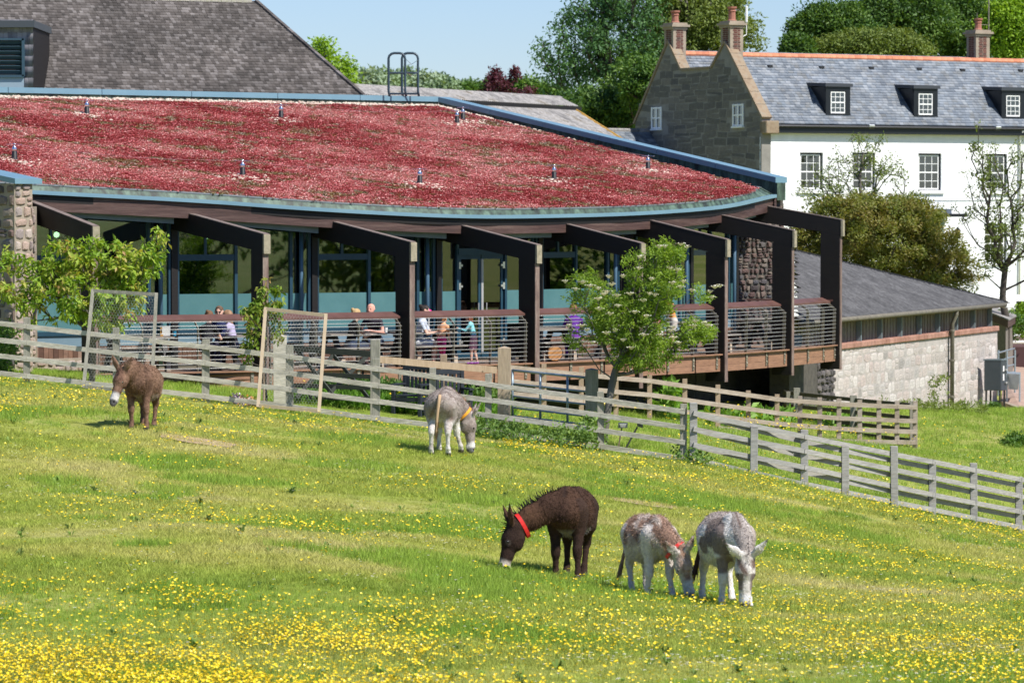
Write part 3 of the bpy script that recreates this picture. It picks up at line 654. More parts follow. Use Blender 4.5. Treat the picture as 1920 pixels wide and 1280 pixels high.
# ------------------------------------------------------------------ planting on the roof
poly2 = np.array([[p.x, p.y] for p in sedp])
def inpoly(x, y, pg):
    c = np.zeros(x.shape, bool); n = len(pg)
    for i in range(n):
        x1, y1 = pg[i]; x2, y2 = pg[(i+1) % n]
        with np.errstate(divide='ignore', invalid='ignore'): c ^= ((y1 > y) != (y2 > y)) & (x < (x2-x1)*(y-y1)/(y2-y1)+x1)
    return c
N = 150000; x = RNG.uniform(poly2[:, 0].min(), poly2[:, 0].max(), N); y = RNG.uniform(poly2[:, 1].min(), poly2[:, 1].max(), N)
k = inpoly(x, y, poly2); x, y = x[k], y[k]
def edist(x, y, a, b):
    d = np.array([b.x-a.x, b.y-a.y]); L = np.hypot(*d); d = d/L; return np.abs(-(x-a.x)*d[1]+(y-a.y)*d[0])
ed = np.minimum(edist(x, y, TL, TR), edist(x, y, TR, TIP)); pat = fbm(x, y, .5, 2, 4); pat2 = fbm(x, y, 2.2, 9, 3)
peb = ed < .32+.35*(fbm(x, y, 1.3, 4)-.3)
def clump(seed, n, h, r, mt, s=1.):
    rg = np.random.default_rng(seed); v = []; f = []; rr = []
    for i in range(n):
        a = rg.uniform(0, 6.28); d = r*math.sqrt(rg.uniform(0, 1)); c = np.array([math.cos(a)*d, math.sin(a)*d, h*rg.uniform(.4, 1)]); q = rg.uniform(.010, .02)*s; b = len(v)
        th = rg.uniform(0, 6.28); tl = rg.uniform(-.6, .6)
        for k2 in range(3):
            an = th+k2*2.094; v.append(c+np.array([math.cos(an)*q, math.sin(an)*q, tl*q*math.cos(an)]))
        v.append(c-np.array([0, 0, q*1.3])); f += [[b, b+1, b+2], [b, b+1, b+3], [b+1, b+2, b+3], [b+2, b, b+3]]; rr += [rg.uniform()]*4
    return mesh_np('clump', np.array(v), np.array(f), mt, rr)
m_sed = mat('sedum_flower', [(.40, .09, .09), (.58, .17, .175), (.72, .28, .27), (.62, .18, .20), (.76, .40, .37), (.84, .60, .54)], .8, src='instface', spec=.2)
m_sedd = mat('sedum_dry_and_moss', [(.22, .11, .06), (.32, .27, .09), (.46, .36, .25), (.60, .54, .47)], .9, src='inst')
pr = [clump(s, 26, .038, .085, m_sed, .95) for s in range(4)]+[clump(10+s, 12, .03, .07, m_sedd, 1.1) for s in range(2)]
kk = ~peb; xs, ys = x[kk], y[kk]; p1 = pat[kk]; p2 = pat2[kk]
rn = np.clip(.40+(p1-.5)*1.9+RNG.normal(0, .13, len(xs)), 0, .8); hi = RNG.random(len(xs)) < .035; rn[hi] = 1
ix = RNG.integers(0, 4, len(xs)); dry = (p2+.25*RNG.random(len(xs)) > .77) | (fbm(xs, ys*1.6, .8, 63, 3)+.12*RNG.random(len(xs)) > .73) | (RNG.random(len(xs)) < .09); ix[dry] = 4+RNG.integers(0, 2, dry.sum()); rn[dry] = RNG.random(dry.sum())
zz = zr(xs, ys)+.115
scatter('sedum_plants', np.stack([xs, ys, zz], 1), None, RNG.uniform(.7, 1.35, len(xs)), rn, ix, pr, parent=None, label='low carpet of red and pink sedum plants covering the sloping roof', cat='sedum')
m_peb = mat('rounded_pebble', [(.30, .22, .17), (.55, .45, .36), (.70, .62, .52), (.42, .30, .24)], .8, src='inst')
def pebble(seed):
    bm = bmesh.new(); bmesh.ops.create_icosphere(bm, subdivisions=1, radius=.05); rg = random.Random(seed)
    for v in bm.verts: v.co = Vector((v.co.x*1.3, v.co.y, v.co.z*.7))*rg.uniform(.85, 1.1)
    me = bpy.data.meshes.new('pebble'); bm.to_mesh(me); bm.free(); me.materials.append(m_peb); return me
pebs = [pebble(s) for s in range(4)]
px, py = x[peb], y[peb]; kq = RNG.random(len(px)) < .8; px, py = px[kq], py[kq]
ANCH = [(27, 300), (163, 215), (527, 222), (455, 330), (787, 345), (1039, 337), (1215, 318), (857, 232), (868, 226)]
anch = [hit(u, v, PS, PN) for u, v in ANCH]
ax_, ay_ = [], []
for q in anch:
    for _ in range(85): a_ = random.gauss(0, 1); ax_.append(q.x+.30*random.gauss(0, 1)+.25*abs(a_)*.3); ay_.append(q.y-.25+.35*random.gauss(0, 1))
px = np.concatenate([px, ax_]); py = np.concatenate([py, ay_]); kq = inpoly(px, py, poly2); px, py = px[kq], py[kq]
scatter('roof_pebbles', np.stack([px, py, zr(px, py)+.14], 1), None, RNG.uniform(.35, 1.1, len(px)), RNG.random(len(px)), RNG.integers(0, 4, len(px)), pebs, label='cream and pink pebbles edging the sedum and ringing the roof anchors', cat='pebbles')
m_blk = mat('black_rubber', (.015, .015, .017), .5); m_chr = mat('polished_steel', (.7, .72, .75), .18, metal=1)
AL = ['left of the stone pier capping', 'at the upper left of the sedum roof', 'at the top middle of the sedum roof', 'low on the sedum roof above the second rafter', 'low on the sedum roof at its middle', 'low on the sedum roof right of the middle', 'near the right hand end of the sedum roof', 'nearer of the close pair by the parapet bend', 'farther of the close pair by the parapet bend']
for q, l in zip(anch, AL):
    t_ = empty('roof_anchor', q, 'short black and silver safety anchor '+l if 'pair' not in l else 'short safety anchor, '+l, 'roof anchor', 'safety anchors standing on the sedum roof')
    mb = MB(); mb.lathe(q, [(.085, -.02), (.085, .02), (.065, .05), (.06, .2), (.05, .21)], 10); mb.build('base', m_blk, t_, smooth=True)
    mb = MB(); mb.lathe(q+Vector((0, 0, .21)), [(.055, 0), (.06, .05), (.035, .10), (.02, .14), (.03, .15), (.03, .17), (.005, .18)], 10); mb.build('dome', m_chr, t_, smooth=True)
    mb = MB(); mb.tube([q+Vector((-.18, .02, .36)), q+Vector((0, 0, .37)), q+Vector((.18, -.02, .36))], .006, 5); mb.build('cable_guide', m_chr, t_)
mb = MB()
for a, b in ((0, 3), (3, 4), (4, 5), (5, 6), (1, 2), (2, 7), (7, 6)):
    A, B = anch[a]+Vector((0, 0, .365)), anch[b]+Vector((0, 0, .365)); mb.tube([A.lerp(B, i/8)-Vector((0, 0, .10*math.sin(math.pi*i/8))) for i in range(9)], .004, 3)
mb.build('safety_cable', m_chr, label='thin steel safety cable strung between the anchors on the sedum roof', cat='cable')
# ladder hoops at the parapet
pl_ = P(757, 183, 111.5); lad = empty('ladder_hoops', pl_, 'pair of blue grey arched ladder handrails standing on the roof parapet against the sky', 'ladder')
m_lad = mat('blue_grey_tube', (.035, .06, .08), .4)
for (u0, u1, d) in ((729, 760, 111.2), (754, 784, 111.9)):
    z0 = P(0, 181, d).z; z1 = P(0, 100, d).z; x0 = (u0-960)/F*d; x1 = (u1-960)/F*d; rr = .16
    pts = [Vector((x0+.03, d, z0)), Vector((x0, d, z0+.15)), Vector((x0, d, z1-rr))]+[Vector((x0+rr-rr*math.cos(a), d, z1-rr+rr*math.sin(a))) for a in (.5, 1.05, 1.57)]+[Vector((x1-rr+rr*math.sin(a), d, z1-rr+rr*math.cos(a))) for a in (0, .5, 1.05, 1.57)]+[Vector((x1, d, z0+.15)), Vector((x1+.03, d, z0))]
    mb = MB(); mb.tube(pts, .036, 8); h = mb.build('hoop', m_lad, lad, smooth=True)
    for v_, r_ in ((137, .03), (176, .03)): mb = MB(); z = P(0, v_, d).z; mb.tube([Vector((x0, d, z)), Vector((x1, d, z))], r_, 6); mb.build('crossbar', m_lad, h)
mb = MB()
for zz_ in (118, 140): mb.tube([Vector(((762-960)/F*111.5, 111.5, P(0, zz_-6, 111.5).z)), Vector(((772-960)/F*111.5, 111.5, P(0, zz_+3, 111.5).z)), Vector(((784-960)/F*111.5, 111.8, P(0, zz_-6, 111.5).z))], .008, 4)
mb.build('chain', m_chr, lad)
# ------------------------------------------------------------------ roofs and houses behind
def tiles(name, o, ux, uy, w, h, tw, rh, th, m, parent, inside=None, seed=1, jit=.25):
    """overlapping tiles with real lower edges, all in one piece: too many and too small to pick apart"""
    rg = np.random.default_rng(seed); o = np.array(o); ux = np.array(Vector(ux).normalized()); uy = np.array(Vector(uy).normalized()); n = np.cross(ux, uy)
    v = []; f = []; rr = []; row = 0; y = 0
    while y < h:
        x = -rg.uniform(0, tw)
        while x < w:
            ww = tw*rg.uniform(1-jit, 1+jit); x0, x1 = max(x, 0), min(x+ww*.965, w); x += ww
            if x1-x0 < .02: continue
            if inside and not inside((x0+x1)/2, y+rh/2): continue
            t = th*rg.uniform(.7, 1.5); dy = rg.uniform(-.05, .05)*rh; b = len(v)
            for (xx, yy, nn_) in ((x0, y+dy, t), (x1, y+dy, t*rg.uniform(.8, 1.2)), (x1, y+rh*1.15, .003), (x0, y+rh*1.15, .003), (x0, y+dy, -.01), (x1, y+dy, -.01)): v.append(o+ux*xx+uy*yy+n*nn_)
            f += [[b, b+1, b+2, b+3], [b+4, b+5, b+1, b]]; rr += [rg.random()]*2
        y += rh; row += 1
    me = mesh_np(name, np.array(v)-np.array(wm(parent).translation), np.array(f), m, rr); q = link(name, me, parent); return tag(q, kind='stuff')
def corr(name, o, ux, uy, w, h, pitch, amp, m, parent, inside=None, step=4, rows=10, seed=0):
    """corrugated sheet"""
    o = np.array(o); ux = np.array(Vector(ux).normalized()); uy = np.array(Vector(uy).normalized()); n = np.cross(ux, uy)
    nxx = int(w/pitch*step)+1; ny_ = rows+1; X, Y = np.meshgrid(np.linspace(0, w, nxx), np.linspace(0, h, ny_)); Z = amp*np.sin(X/pitch*2*math.pi)+.02*(fbm(X, Y, .8, seed)-.5)
    v = o+X[..., None]*ux+Y[..., None]*uy+Z[..., None]*n; v = v.reshape(-1, 3); i, j = np.meshgrid(np.arange(nxx-1), np.arange(ny_-1)); a = (j*nxx+i).ravel(); f = np.stack([a, a+1, a+1+nxx, a+nxx], 1)
    if inside:
        cx = (X[:-1, :-1]+X[1:, 1:]).ravel()/2; cy = (Y[:-1, :-1]+Y[1:, 1:]).ravel()/2; f = f[inside(cx, cy)]
    me = mesh_np(name, v-np.array(wm(parent).translation), f, m, RNG.random(len(f)), smooth=True); return link(name, me, parent)
m_sh = mat('weathered_cedar_shingles', [(.042, .036, .033), (.070, .060, .055), (.095, .083, .077), (.15, .135, .13)], .8, src='rnd', var=.45, scale=.7, bump=.3, bscale=22)
sh = empty('shingled_barn_building', P(300, 300, 120), 'building with a huge grey brown wood shingled roof rising behind the sedum roof', 'building')
# row direction recedes a little to the right; slope 38 degrees
SA = P(-60, 186, 112.6); zS = SA.z; SB = None
d2 = 117.5; SB = Vector(((720-960)/F*d2, d2, zS)); ux = (SB-SA).normalized(); uh = Vector((-ux.y, ux.x, 0)); SLP = R(40); uy = uh*math.cos(SLP)+Vector((0, 0, math.sin(SLP))); nS = ux.cross(uy)
SO = SA-uy*1.0
def sxy(p): return ((p-SO).dot(ux), (p-SO).dot(uy))
r0 = sxy(hit(480, 3, SO, nS)); r1 = sxy(hit(682, 180, SO, nS)); W_ = (SB-SA).length+1; Hh = r0[1]
hipx = lambda y: r1[0]+(r0[0]-r1[0])*(y-r1[1])/(r0[1]-r1[1])
base = MB(); q = [SO, SO+ux*hipx(0), SO+ux*r0[0]+uy*Hh, SO+uy*Hh]; base.prism([p-nS*.02 for p in q], nS*-.15); base.build('roof_boarding', m_dark, sh)
tiles('roof_shingles', SO, ux, uy, W_+2, Hh, .125, .135, .022, m_sh, sh, inside=lambda x, y: x < hipx(y)-.02, seed=3)
# far side of the hip and end wall
hp = SO+ux*hipx(0); hq = SO+ux*r0[0]+uy*Hh
mb = MB(); mb.prism([hp, hq, hq+uh*.4, hp+uh*9-Vector((0, 0, 0))+ux*.6], Vector((0, 0, -.1))); mb.build('hip_slope', m_sh, sh)
mb = MB(); mb.hexa([SA+uh*.8-Vector((0, 0, 9)), SB+uh*.8-ux*1.5-Vector((0, 0, 9)), SB+uh*9-ux*1.5-Vector((0, 0, 9)), SA+uh*9-Vector((0, 0, 9))], [p-Vector((0, 0, .3)) for p in (SA+uh*.8, SB+uh*.8-ux*1.5, SB+uh*9-ux*1.5, SA+uh*9)]); mb.build('wall', m_clad, sh)
# ridge and hip rolls with moss
m_moss = mat('mossy_ridge', [(.22, .20, .16), (.42, .40, .33), (.25, .26, .13)], .9, scale=12, bump=.8)
mb = MB(); a = SO+uy*Hh; k = 30
for i in range(k):
    p = a.lerp(hq, i/k); mb.box(p.lerp(hq, .5/k)+Vector((0, 0, .0)), ((hq-a).length/k*.96, .2, .09), ux)
tag(mb.build('ridge_cap', m_moss, sh), kind='stuff')
k = 26
mb = MB()
for i in range(k):
    p = hp.lerp(hq, (i+.5)/k); mb.box(p+nS*.02, ((hq-hp).length/k*.95, .16, .07), hq-hp)
tag(mb.build('hip_cap', m_sh, sh), kind='stuff')
# louvred vent box on the shingled roof
vb = empty('roof_vent_box', P(30, 165, 111.8), 'boxy shingled roof vent with blue grey louvres at the upper left corner', 'roof vent')
D0 = 111.2
def fx(u, v, d=D0): return P(u, v, d)
m_shv = mat('silvery_cedar_shingles', [(.16, .15, .17), (.25, .24, .26), (.34, .32, .34)], .8, src='rnd', var=.2, scale=5)
a = fx(-90, 166); b = fx(62, 166); t = V2(b-a).normalized(); up = Vector((0, 0, 1)); bk = Vector((-t.y, t.x, 0)); hz = fx(0, 52).z-a.z
mb = MB(); mb.hexa([a+bk*.1, b+bk*.1, b+bk*4, a+bk*4], [p+up*hz for p in (a+bk*.1, b+bk*.1, b+bk*4, a+bk*4)]); mb.build('box', m_dark, vb)
xl = fx(45, 100).x-a.x; zl0 = fx(0, 140).z-a.z; zl1 = fx(0, 76).z-a.z
tiles('shingle_cladding', a+bk*.08, t, up, (b-a).length, hz, .125, (fx(0, 0).z-fx(0, 21).z), .02, m_shv, vb, inside=lambda x, y: x > xl or y > zl1, seed=9)
mb = MB(); mb.hexa([a+bk*-.12+up*hz, b+bk*-.12+up*hz+t*.06, b+bk*4+up*hz+t*.06, a+bk*4+up*hz], [p+up*.2 for p in (a+bk*-.12+up*hz, b+bk*-.12+up*hz+t*.06, b+bk*4+up*hz+t*.06, a+bk*4+up*hz)]); mb.build('cap', mat('lead_grey', (.06, .07, .08), .5), vb)
m_lv = mat('louvre_blue', (.04, .08, .11), .4)
for k in range(7):
    z = zl0+(zl1-zl0)*(k+.5)/7; mb = MB(); mb.box(a+t*(xl/2)+up*z+bk*.03, (xl, .02, .11), t, Y=(bk*.8+up*.6)); mb.build('louvre', m_lv, vb)
for (s0, s1, z0_, z1_) in ((xl-.06, xl+.02, zl0-.05, zl1+.05), (0, xl, zl1, zl1+.06), (0, xl, zl0-.09, zl0-.01)):
    mb = MB(); mb.box(a+t*(s0+s1)/2+up*(z0_+z1_)/2+bk*.0, (s1-s0, .1, z1_-z0_), t); mb.build('louvre_frame', m_lv, vb)
mb = MB(); mb.box(a+t*(xl/2)+up*(zl0*.5-.04)+bk*.05, (xl-.02, .06, zl0-.1), t); mb.build('flashing_panel', mat('pale_lead_panel', (.35, .45, .52), .45, metal=.3), vb)
# corrugated barn behind the parapet
m_fib = mat('grey_fibre_cement', [(.13, .125, .12), (.22, .21, .20), (.30, .285, .27), (.17, .15, .12)], .95, scale=1.6, var=.35, bump=.5, bscale=9, contrast=1.3)
bn = empty('grey_barn', P(900, 300, 134), 'barn with a grey corrugated roof and orange lichened verge behind the parapet', 'barn')
B0 = P(620, 163, 123.6); B1 = P(1050, 188, 138); B1.z = B0.z = (B0.z+B1.z)/2; Bq = P(1195, 280, 134.5)
bx = (B1-B0).normalized(); bh = Vector((bx.y, -bx.x, 0)); 
dn = (Bq-B1); dn = (dn-bx*dn.dot(bx)); Hb = dn.length; by = -dn.normalized(); Lb = (B1-B0).length; sk = (Bq-B1).dot(bx)
corr('roof_sheets', B0-by*Hb, bx, by, Lb+max(sk, 0)+.5, Hb*.83, .155, .02, m_fib, bn, inside=lambda x, y: x < Lb+sk*(1-y/Hb), rows=14, seed=3)
corr('upper_roof_sheets', B0-by*Hb*.2+bx.cross(by)*.14, bx, by, Lb+sk*.1, Hb*.2, .155, .02, m_fib, bn, rows=5, seed=8)
mb = MB(); mb.tube([B0+Vector((0, 0, .02)), B1+Vector((0, 0, .02))], .13, 8); mb.build('ridge', m_fib, bn, smooth=True)
mb = MB(); mb.beam(B0-by*Hb*.2+bx.cross(by)*.05, B1-by*Hb*.2+bx.cross(by)*.05, .1, .12); mb.build('step_board', m_dark, bn)
mb = MB(); mb.tube([B1+(Bq-B1)*t for t in (0, .25, .5, .75, 1.2)], .06, 6); mb.build('verge', mat('orange_lichen_verge', [(.20, .12, .03), (.45, .26, .05), (.16, .13, .10)], .9, scale=3), bn)
mb = MB(); pts = [B0-by*Hb-Vector((0, 0, .3)), Bq-Vector((0, 0, .3))]; pts += [p+Vector((.75*bx.x-bh.x*7, -bh.y*7, 0)) for p in pts[::-1]]; mb.prism([Vector((p.x, p.y, pts[0].z)) for p in pts], (0, 0, -8)); mb.build('wall', m_mortard, bn)
mb = MB(); mb.prism([B0, B1, B1-bh*6-Vector((0, 0, 3)), B0-bh*6-Vector((0, 0, 3))], (0, 0, -.1)); mb.build('rear_slope', m_fib, bn)
# ------------------------------------------------------------------ white farmhouse with stone gables
Kp = P(1425, 400, 150); hs = Vector((.8829, .4695, 0)); ht_ = Vector((-.4695, .8829, 0)); nf = -ht_
def HP(s, t, z): return Vector((Kp.x, Kp.y, CZ+z))+hs*s+ht_*t
def fs(u, v, t=0):
    p = hit(u, v, HP(0, t, 0), nf); return (p-HP(0, t, 0)).dot(hs), p.z-CZ
hz0 = gz(Kp.x, Kp.y)-CZ-.5
house = empty('white_farmhouse', HP(7, 4, hz0), 'white rendered farmhouse with grey slate roof, dark stone gable end and small dormers', 'house')
m_white = mat('white_render', [(.76, .77, .78), (.84, .85, .86)], .8, scale=.6, var=.05, bump=.05)
m_wht2 = mat('white_paint', (.80, .80, .79), .4)
m_black = mat('black_gloss_paint', (.012, .014, .017), .35)
m_wglass = glass('house_window_glass', (.10, .11, .12), .02, .12)
EV = 3.42; LEN = 15.0; RT = 2.66
wins = [(1500, 1543, 286, 356), (1598, 1641, 286, 356), (1722, 1765, 287.5, 357), (1848, 1888, 288.5, 358), (1845, 1888, 420, 491), (1497, 1540, 424, 492), (1610, 1652, 423, 492), (2010, 2050, 290, 360)]
WN = []
for (u0, u1, v0, v1) in wins:
    s0, z1 = fs(u0, v0); s1, z0 = fs(u1, v1); WN.append((s0, s1, z0, z1))
sb = sorted({0, LEN}|{x for w_ in WN for x in w_[:2]}); zb_ = sorted({hz0, EV}|{x for w_ in WN for x in w_[2:]})
mb = MB()
for i in range(len(sb)-1):
    for j in range(len(zb_)-1):
        cs, cz = (sb[i]+sb[i+1])/2, (zb_[j]+zb_[j+1])/2
        if any(w_[0] < cs < w_[1] and w_[2] < cz < w_[3] for w_ in WN): continue
        mb.poly([HP(sb[i], 0, zb_[j]), HP(sb[i+1], 0, zb_[j]), HP(sb[i+1], 0, zb_[j+1]), HP(sb[i], 0, zb_[j+1])])
for (s0, s1, z0, z1) in WN:
    mb.poly([HP(s0, 0, z0), HP(s0, .16, z0), HP(s0, .16, z1), HP(s0, 0, z1)]); mb.poly([HP(s1, 0, z0), HP(s1, 0, z1), HP(s1, .16, z1), HP(s1, .16, z0)]); mb.poly([HP(s0, 0, z1), HP(s0, .16, z1), HP(s1, .16, z1), HP(s1, 0, z1)]); mb.poly([HP(s0, 0, z0), HP(s1, 0, z0), HP(s1, .16, z0), HP(s0, .16, z0)])
mb.build('front_wall', m_white, house)
mb = MB(); mb.hexa(*[[HP(s, t, z) for s, t in ((.05, .9), (LEN, .9), (LEN, 9.5), (.05, 9.5))] for z in (hz0, EV-.1)]); mb.build('inner_core', m_black, house)
mb = MB(); mb.poly([HP(LEN, 0, hz0), HP(LEN, 9.7, hz0), HP(LEN, 9.7, EV), HP(LEN, 0, EV)]); mb.build('end_wall', m_white, house)
def sash(s0, s1, z0, z1, t, cols, rows, blind=0, surround=.07, parent=house, lab=None):
    """black surround, white sash with its bars and panes"""
    mb = MB()
    for (a, b, c, d) in ((s0, s0+surround, z0, z1), (s1-surround, s1, z0, z1), (s0, s1, z1-surround, z1), (s0, s1, z0, z0+.03)): mb.hexa(*[[HP(s, tt_, z) for s, tt_ in ((a, t-.01), (b, t-.01), (b, t+.06), (a, t+.06))] for z in (c, d)])
    w = mb.build('window', m_black, parent)
    a0, a1, c0, c1 = s0+surround, s1-surround, z0+.03, z1-surround; fr = .045
    def bx_(a, b, c, d, nm, tt0=.0, tt1=.04, m=m_wht2): mb = MB(); mb.hexa(*[[HP(s, tt_, z) for s, tt_ in ((a, t+tt0), (b, t+tt0), (b, t+tt1), (a, t+tt1))] for z in (c, d)]); return mb.build(nm, m, w)
    bx_(a0, a0+fr, c0, c1, 'sash_stile'); bx_(a1-fr, a1, c0, c1, 'sash_stile'); bx_(a0+fr, a1-fr, c0, c0+fr*1.3, 'sash_rail'); bx_(a0+fr, a1-fr, c1-fr, c1, 'sash_rail')
    mid = (c0+c1)/2; bx_(a0+fr, a1-fr, mid-.025, mid+.025, 'meeting_rail', -.012, .03)
    for k in range(1, cols): x = a0+(a1-a0)*k/cols; bx_(x-.011, x+.011, c0+fr, c1-fr, 'glazing_bar', .004, .03)
    for k in range(1, rows):
        z = c0+(c1-c0)*k/rows
        if abs(z-mid) > .05: bx_(a0+fr, a1-fr, z-.011, z+.011, 'glazing_bar', .006, .028)
    for i in range(cols):
        for j in range(rows):
            mb = MB(); x0, x1 = a0+(a1-a0)*i/cols, a0+(a1-a0)*(i+1)/cols; q0, q1 = c0+(c1-c0)*j/rows, c0+(c1-c0)*(j+1)/rows
            tl = random.uniform(-.003, .003); mb.poly([HP(x0, t+.02+tl, q0), HP(x1, t+.02-tl, q0), HP(x1, t+.02-tl, q1), HP(x0, t+.02+tl, q1)]); mb.build('pane', m_wglass, w)
    if blind: bx_(a0, a1, c0 if blind > 0 else mid, c0+(c1-c0)*abs(blind), 'blind', .12, .13, m_wht2)
    bx_(s0, s1, z0, z1, 'room_shade_sheet', .35, .36, m_black)  # black sheet stands for the unlit space behind the panes
    return w
for i, (s0, s1, z0, z1) in enumerate(WN):
    w = sash(s0, s1, z0, z1, .10, 3, 4, blind=(.72 if i == 0 else .42 if i in (4, 5) else -.85 if i == 2 else 0))
    mb = MB(); mb.hexa(*[[HP(s, t, z) for s, t in ((s0-.12, -.10), (s1+.12, -.10), (s1+.12, .05), (s0-.12, .05))] for z in (z0-.13, z0-.02)]); mb.build('sill', m_wht2, w)
# quoins
z = 3.0; k = 0
while z > 0:
    wq = .50 if k % 2 else .50
    mb = MB(); mb.hexa(*[[HP(s, t, q) for s, t in ((-.02, -.025), (wq, -.025), (wq, .01), (-.02, .01))] for q in (z-.52, z-.02)]); mb.build('quoin', m_white, house, bevel=.012); z -= .54; k += 1
# slate roof
m_slate = mat('grey_blue_slate', [(.075, .095, .125), (.11, .135, .17), (.14, .165, .20), (.20, .22, .25), (.10, .11, .12)], .55, src='rnd', var=.35, scale=1.3, bump=.2, spec=.5)
slp = math.atan2(6.28-3.5, RT+.2); uyr = (ht_*math.cos(slp)+Vector((0, 0, math.sin(slp)))); Hr = math.hypot(6.28-3.5, RT+.2)
mb = MB(); q = [HP(.1, -.2, 3.47), HP(LEN, -.2, 3.47), HP(LEN, RT, 6.25), HP(.1, RT, 6.25)]; mb.prism(q, (0, 0, -.12)); mb.build('roof', m_black, house)
tiles('slates', HP(.1, -.22, 3.5), hs, uyr, LEN-.1, Hr, .21, .155, .012, m_slate, house, seed=4, jit=.2)
mb = MB(); mb.prism([HP(.1, RT, 6.24), HP(LEN, RT, 6.24), HP(LEN, 4.6, 4.4), HP(.1, 4.6, 4.4)], (0, 0, -.12)); mb.build('roof_back_slope', m_slate, house)
uyr2 = uyr; uyr3 = (ht_*2.45+Vector((0, 0, 2.6))).normalized(); tiles('slates', HP(.3, 4.65, 3.90), hs, uyr3, LEN-.3, math.hypot(2.45, 2.6), .21, .155, .012, m_slate, house, seed=6, jit=.2)
mb = MB(); mb.prism([HP(.1, 4.65, 3.86), HP(LEN, 4.65, 3.86), HP(LEN, 7.1, 6.44), HP(.1, 7.1, 6.44)], (0, 0, -.12)); mb.build('roof', m_black, house)
mb = MB(); mb.prism([HP(.1, 7.1, 6.44), HP(LEN, 7.1, 6.44), HP(LEN, 9.8, 3.5), HP(.1, 9.8, 3.5)], (0, 0, -.12)); mb.build('roof_back_slope', m_slate, house)
m_terra = mat('terracotta_ridge', [(.42, .15, .08), (.60, .24, .13), (.52, .20, .12)], .8, src='obj', var=.25, scale=5)
rt = MB(); rt.tube([Vector((-.15, 0, 0)), Vector((.145, 0, 0))], .13, 8); rme = rt.mesh('ridge_tile', m_terra)
ang = math.atan2(hs.y, hs.x)
for (t, z) in ((RT, 6.25), (7.1, 6.47)):
    s = .8
    while s < (LEN if t < 5 else LEN):
        p = HP(s, t, z); link('ridge_tile', rme, house, Matrix.Translation(p) @ Matrix.Rotation(ang, 4, 'Z') @ Matrix.Rotation(random.uniform(-.02, .02), 4, 'Y')); s += .30
mb = MB(); mb.hexa(*[[HP(s, t, z) for s, t in ((.25, -.26), (LEN, -.26), (LEN, .0), (.25, .0))] for z in (3.14, 3.46)]); mb.build('eaves_board', m_black, house)
mb = MB(); mb.tube([HP(.25, -.32, 3.40), HP(LEN, -.32, 3.40)], .06, 8); mb.build('gutter', m_black, house)
m_vent = mat('vent_black', (.02, .02, .022), .5)
for (u, v) in ((1443, 126), (1540, 128), (1633, 129), (1723, 131), (1804, 133), (1913, 134)):
    p = hit(u, v, HP(0, -.2, 3.5), hs.cross(uyr)); mb = MB(); mb.box(p+Vector((0, 0, .03)), (.2, .16, .10), hs); mb.build('roof_vent', m_vent, house)
q = fs(1913, 300, -.1)[0]; mb = MB(); mb.tube([HP(q, -.3, 3.36), HP(q, -.08, 3.1), HP(q, -.08, hz0)], .045, 8); mb.build('rainwater_pipe', m_wht2, house, smooth=True)
mb = MB(); mb.tube([HP(.7, -.03, 2.6), HP(.7, -.03, 2.45), HP(6, -.03, 2.40), HP(LEN, -.03, 2.45)], .012, 4) if False else mb.tube([HP(3.2, -.03, .55), HP(9, -.03, .52), HP(LEN, -.03, .55)], .012, 4); mb.build('cable', m_trimg, house)
# floodlights below the eaves
for k, (u, v) in enumerate(((1625, 238), (1862, 241))):
    s, z = fs(u, v); p = HP(s, -.35, z); fl_ = empty('floodlight', p, ['white floodlight under the eaves left of the middle dormer', 'white floodlight under the eaves above the bare branched tree'][k], 'floodlight', 'floodlights under the farmhouse eaves')
    mb = MB(); mb.box(p, (.24, .06, .15), hs, Y=(nf+Vector((0, 0, -.7)))); mb.build('lamp_head', mat('floodlight_face', (.6, .62, .62), .3), fl_); mb = MB(); mb.box(p-nf*.12+Vector((0, 0, .04)), (.05, .2, .04), hs); mb.build('bracket', m_black, fl_)
# dormers
nr = hs.cross(uyr)
for k, (uc, dv) in enumerate(((1571.5, 0), (1736, 3), (1900, 6))):
    pb = hit(uc, 217+dv, HP(0, -.2, 3.5), nr); s = (pb-HP(0, 0, 0)).dot(hs); t = (pb-HP(0, 0, 0)).dot(ht_); z = pb.z-CZ; w2 = .57; hh = 1.14
    mb = MB(); 
    for (a, b) in ((-w2, -w2+.22), (w2-.22, w2)): mb.hexa(*[[HP(s+x, t+y, q) for x, y in ((a, 0), (b, 0), (b, .12), (a, .12))] for q in (z, z+hh)])
    mb.hexa(*[[HP(s+x, t+y, q) for x, y in ((-w2, .002), (w2, .002), (w2, .12), (-w2, .12))] for q in (z+.96, z+hh)]); mb.hexa(*[[HP(s+x, t+y, q) for x, y in ((-w2, -.03), (w2, -.03), (w2, .1), (-w2, .1))] for q in (z-.02, z+.06)])
    d = mb.build('dormer', m_black, house)
    for sx in (-1, 1):
        mb = MB(); mb.prism([HP(s+sx*w2, t+.12, z+.02), HP(s+sx*w2, t+1.25, z+hh), HP(s+sx*w2, t+.12, z+hh)], hs*(-.06*sx)); mb.build('cheek', m_black, d)
    mb = MB(); mb.hexa(*[[HP(s+x, t+y, q+y*.05) for x, y in ((-w2-.07, -.08), (w2+.07, -.08), (w2+.07, 1.35), (-w2-.07, 1.35))] for q in (z+hh, z+hh+.13)]); mb.build('dormer_roof', mat('lead_roof', (.045, .05, .06), .5), d)
    sash(s-w2+.22, s+w2-.22, z+.06, z+.96, t+.02, 3, 4, surround=.012, parent=house)
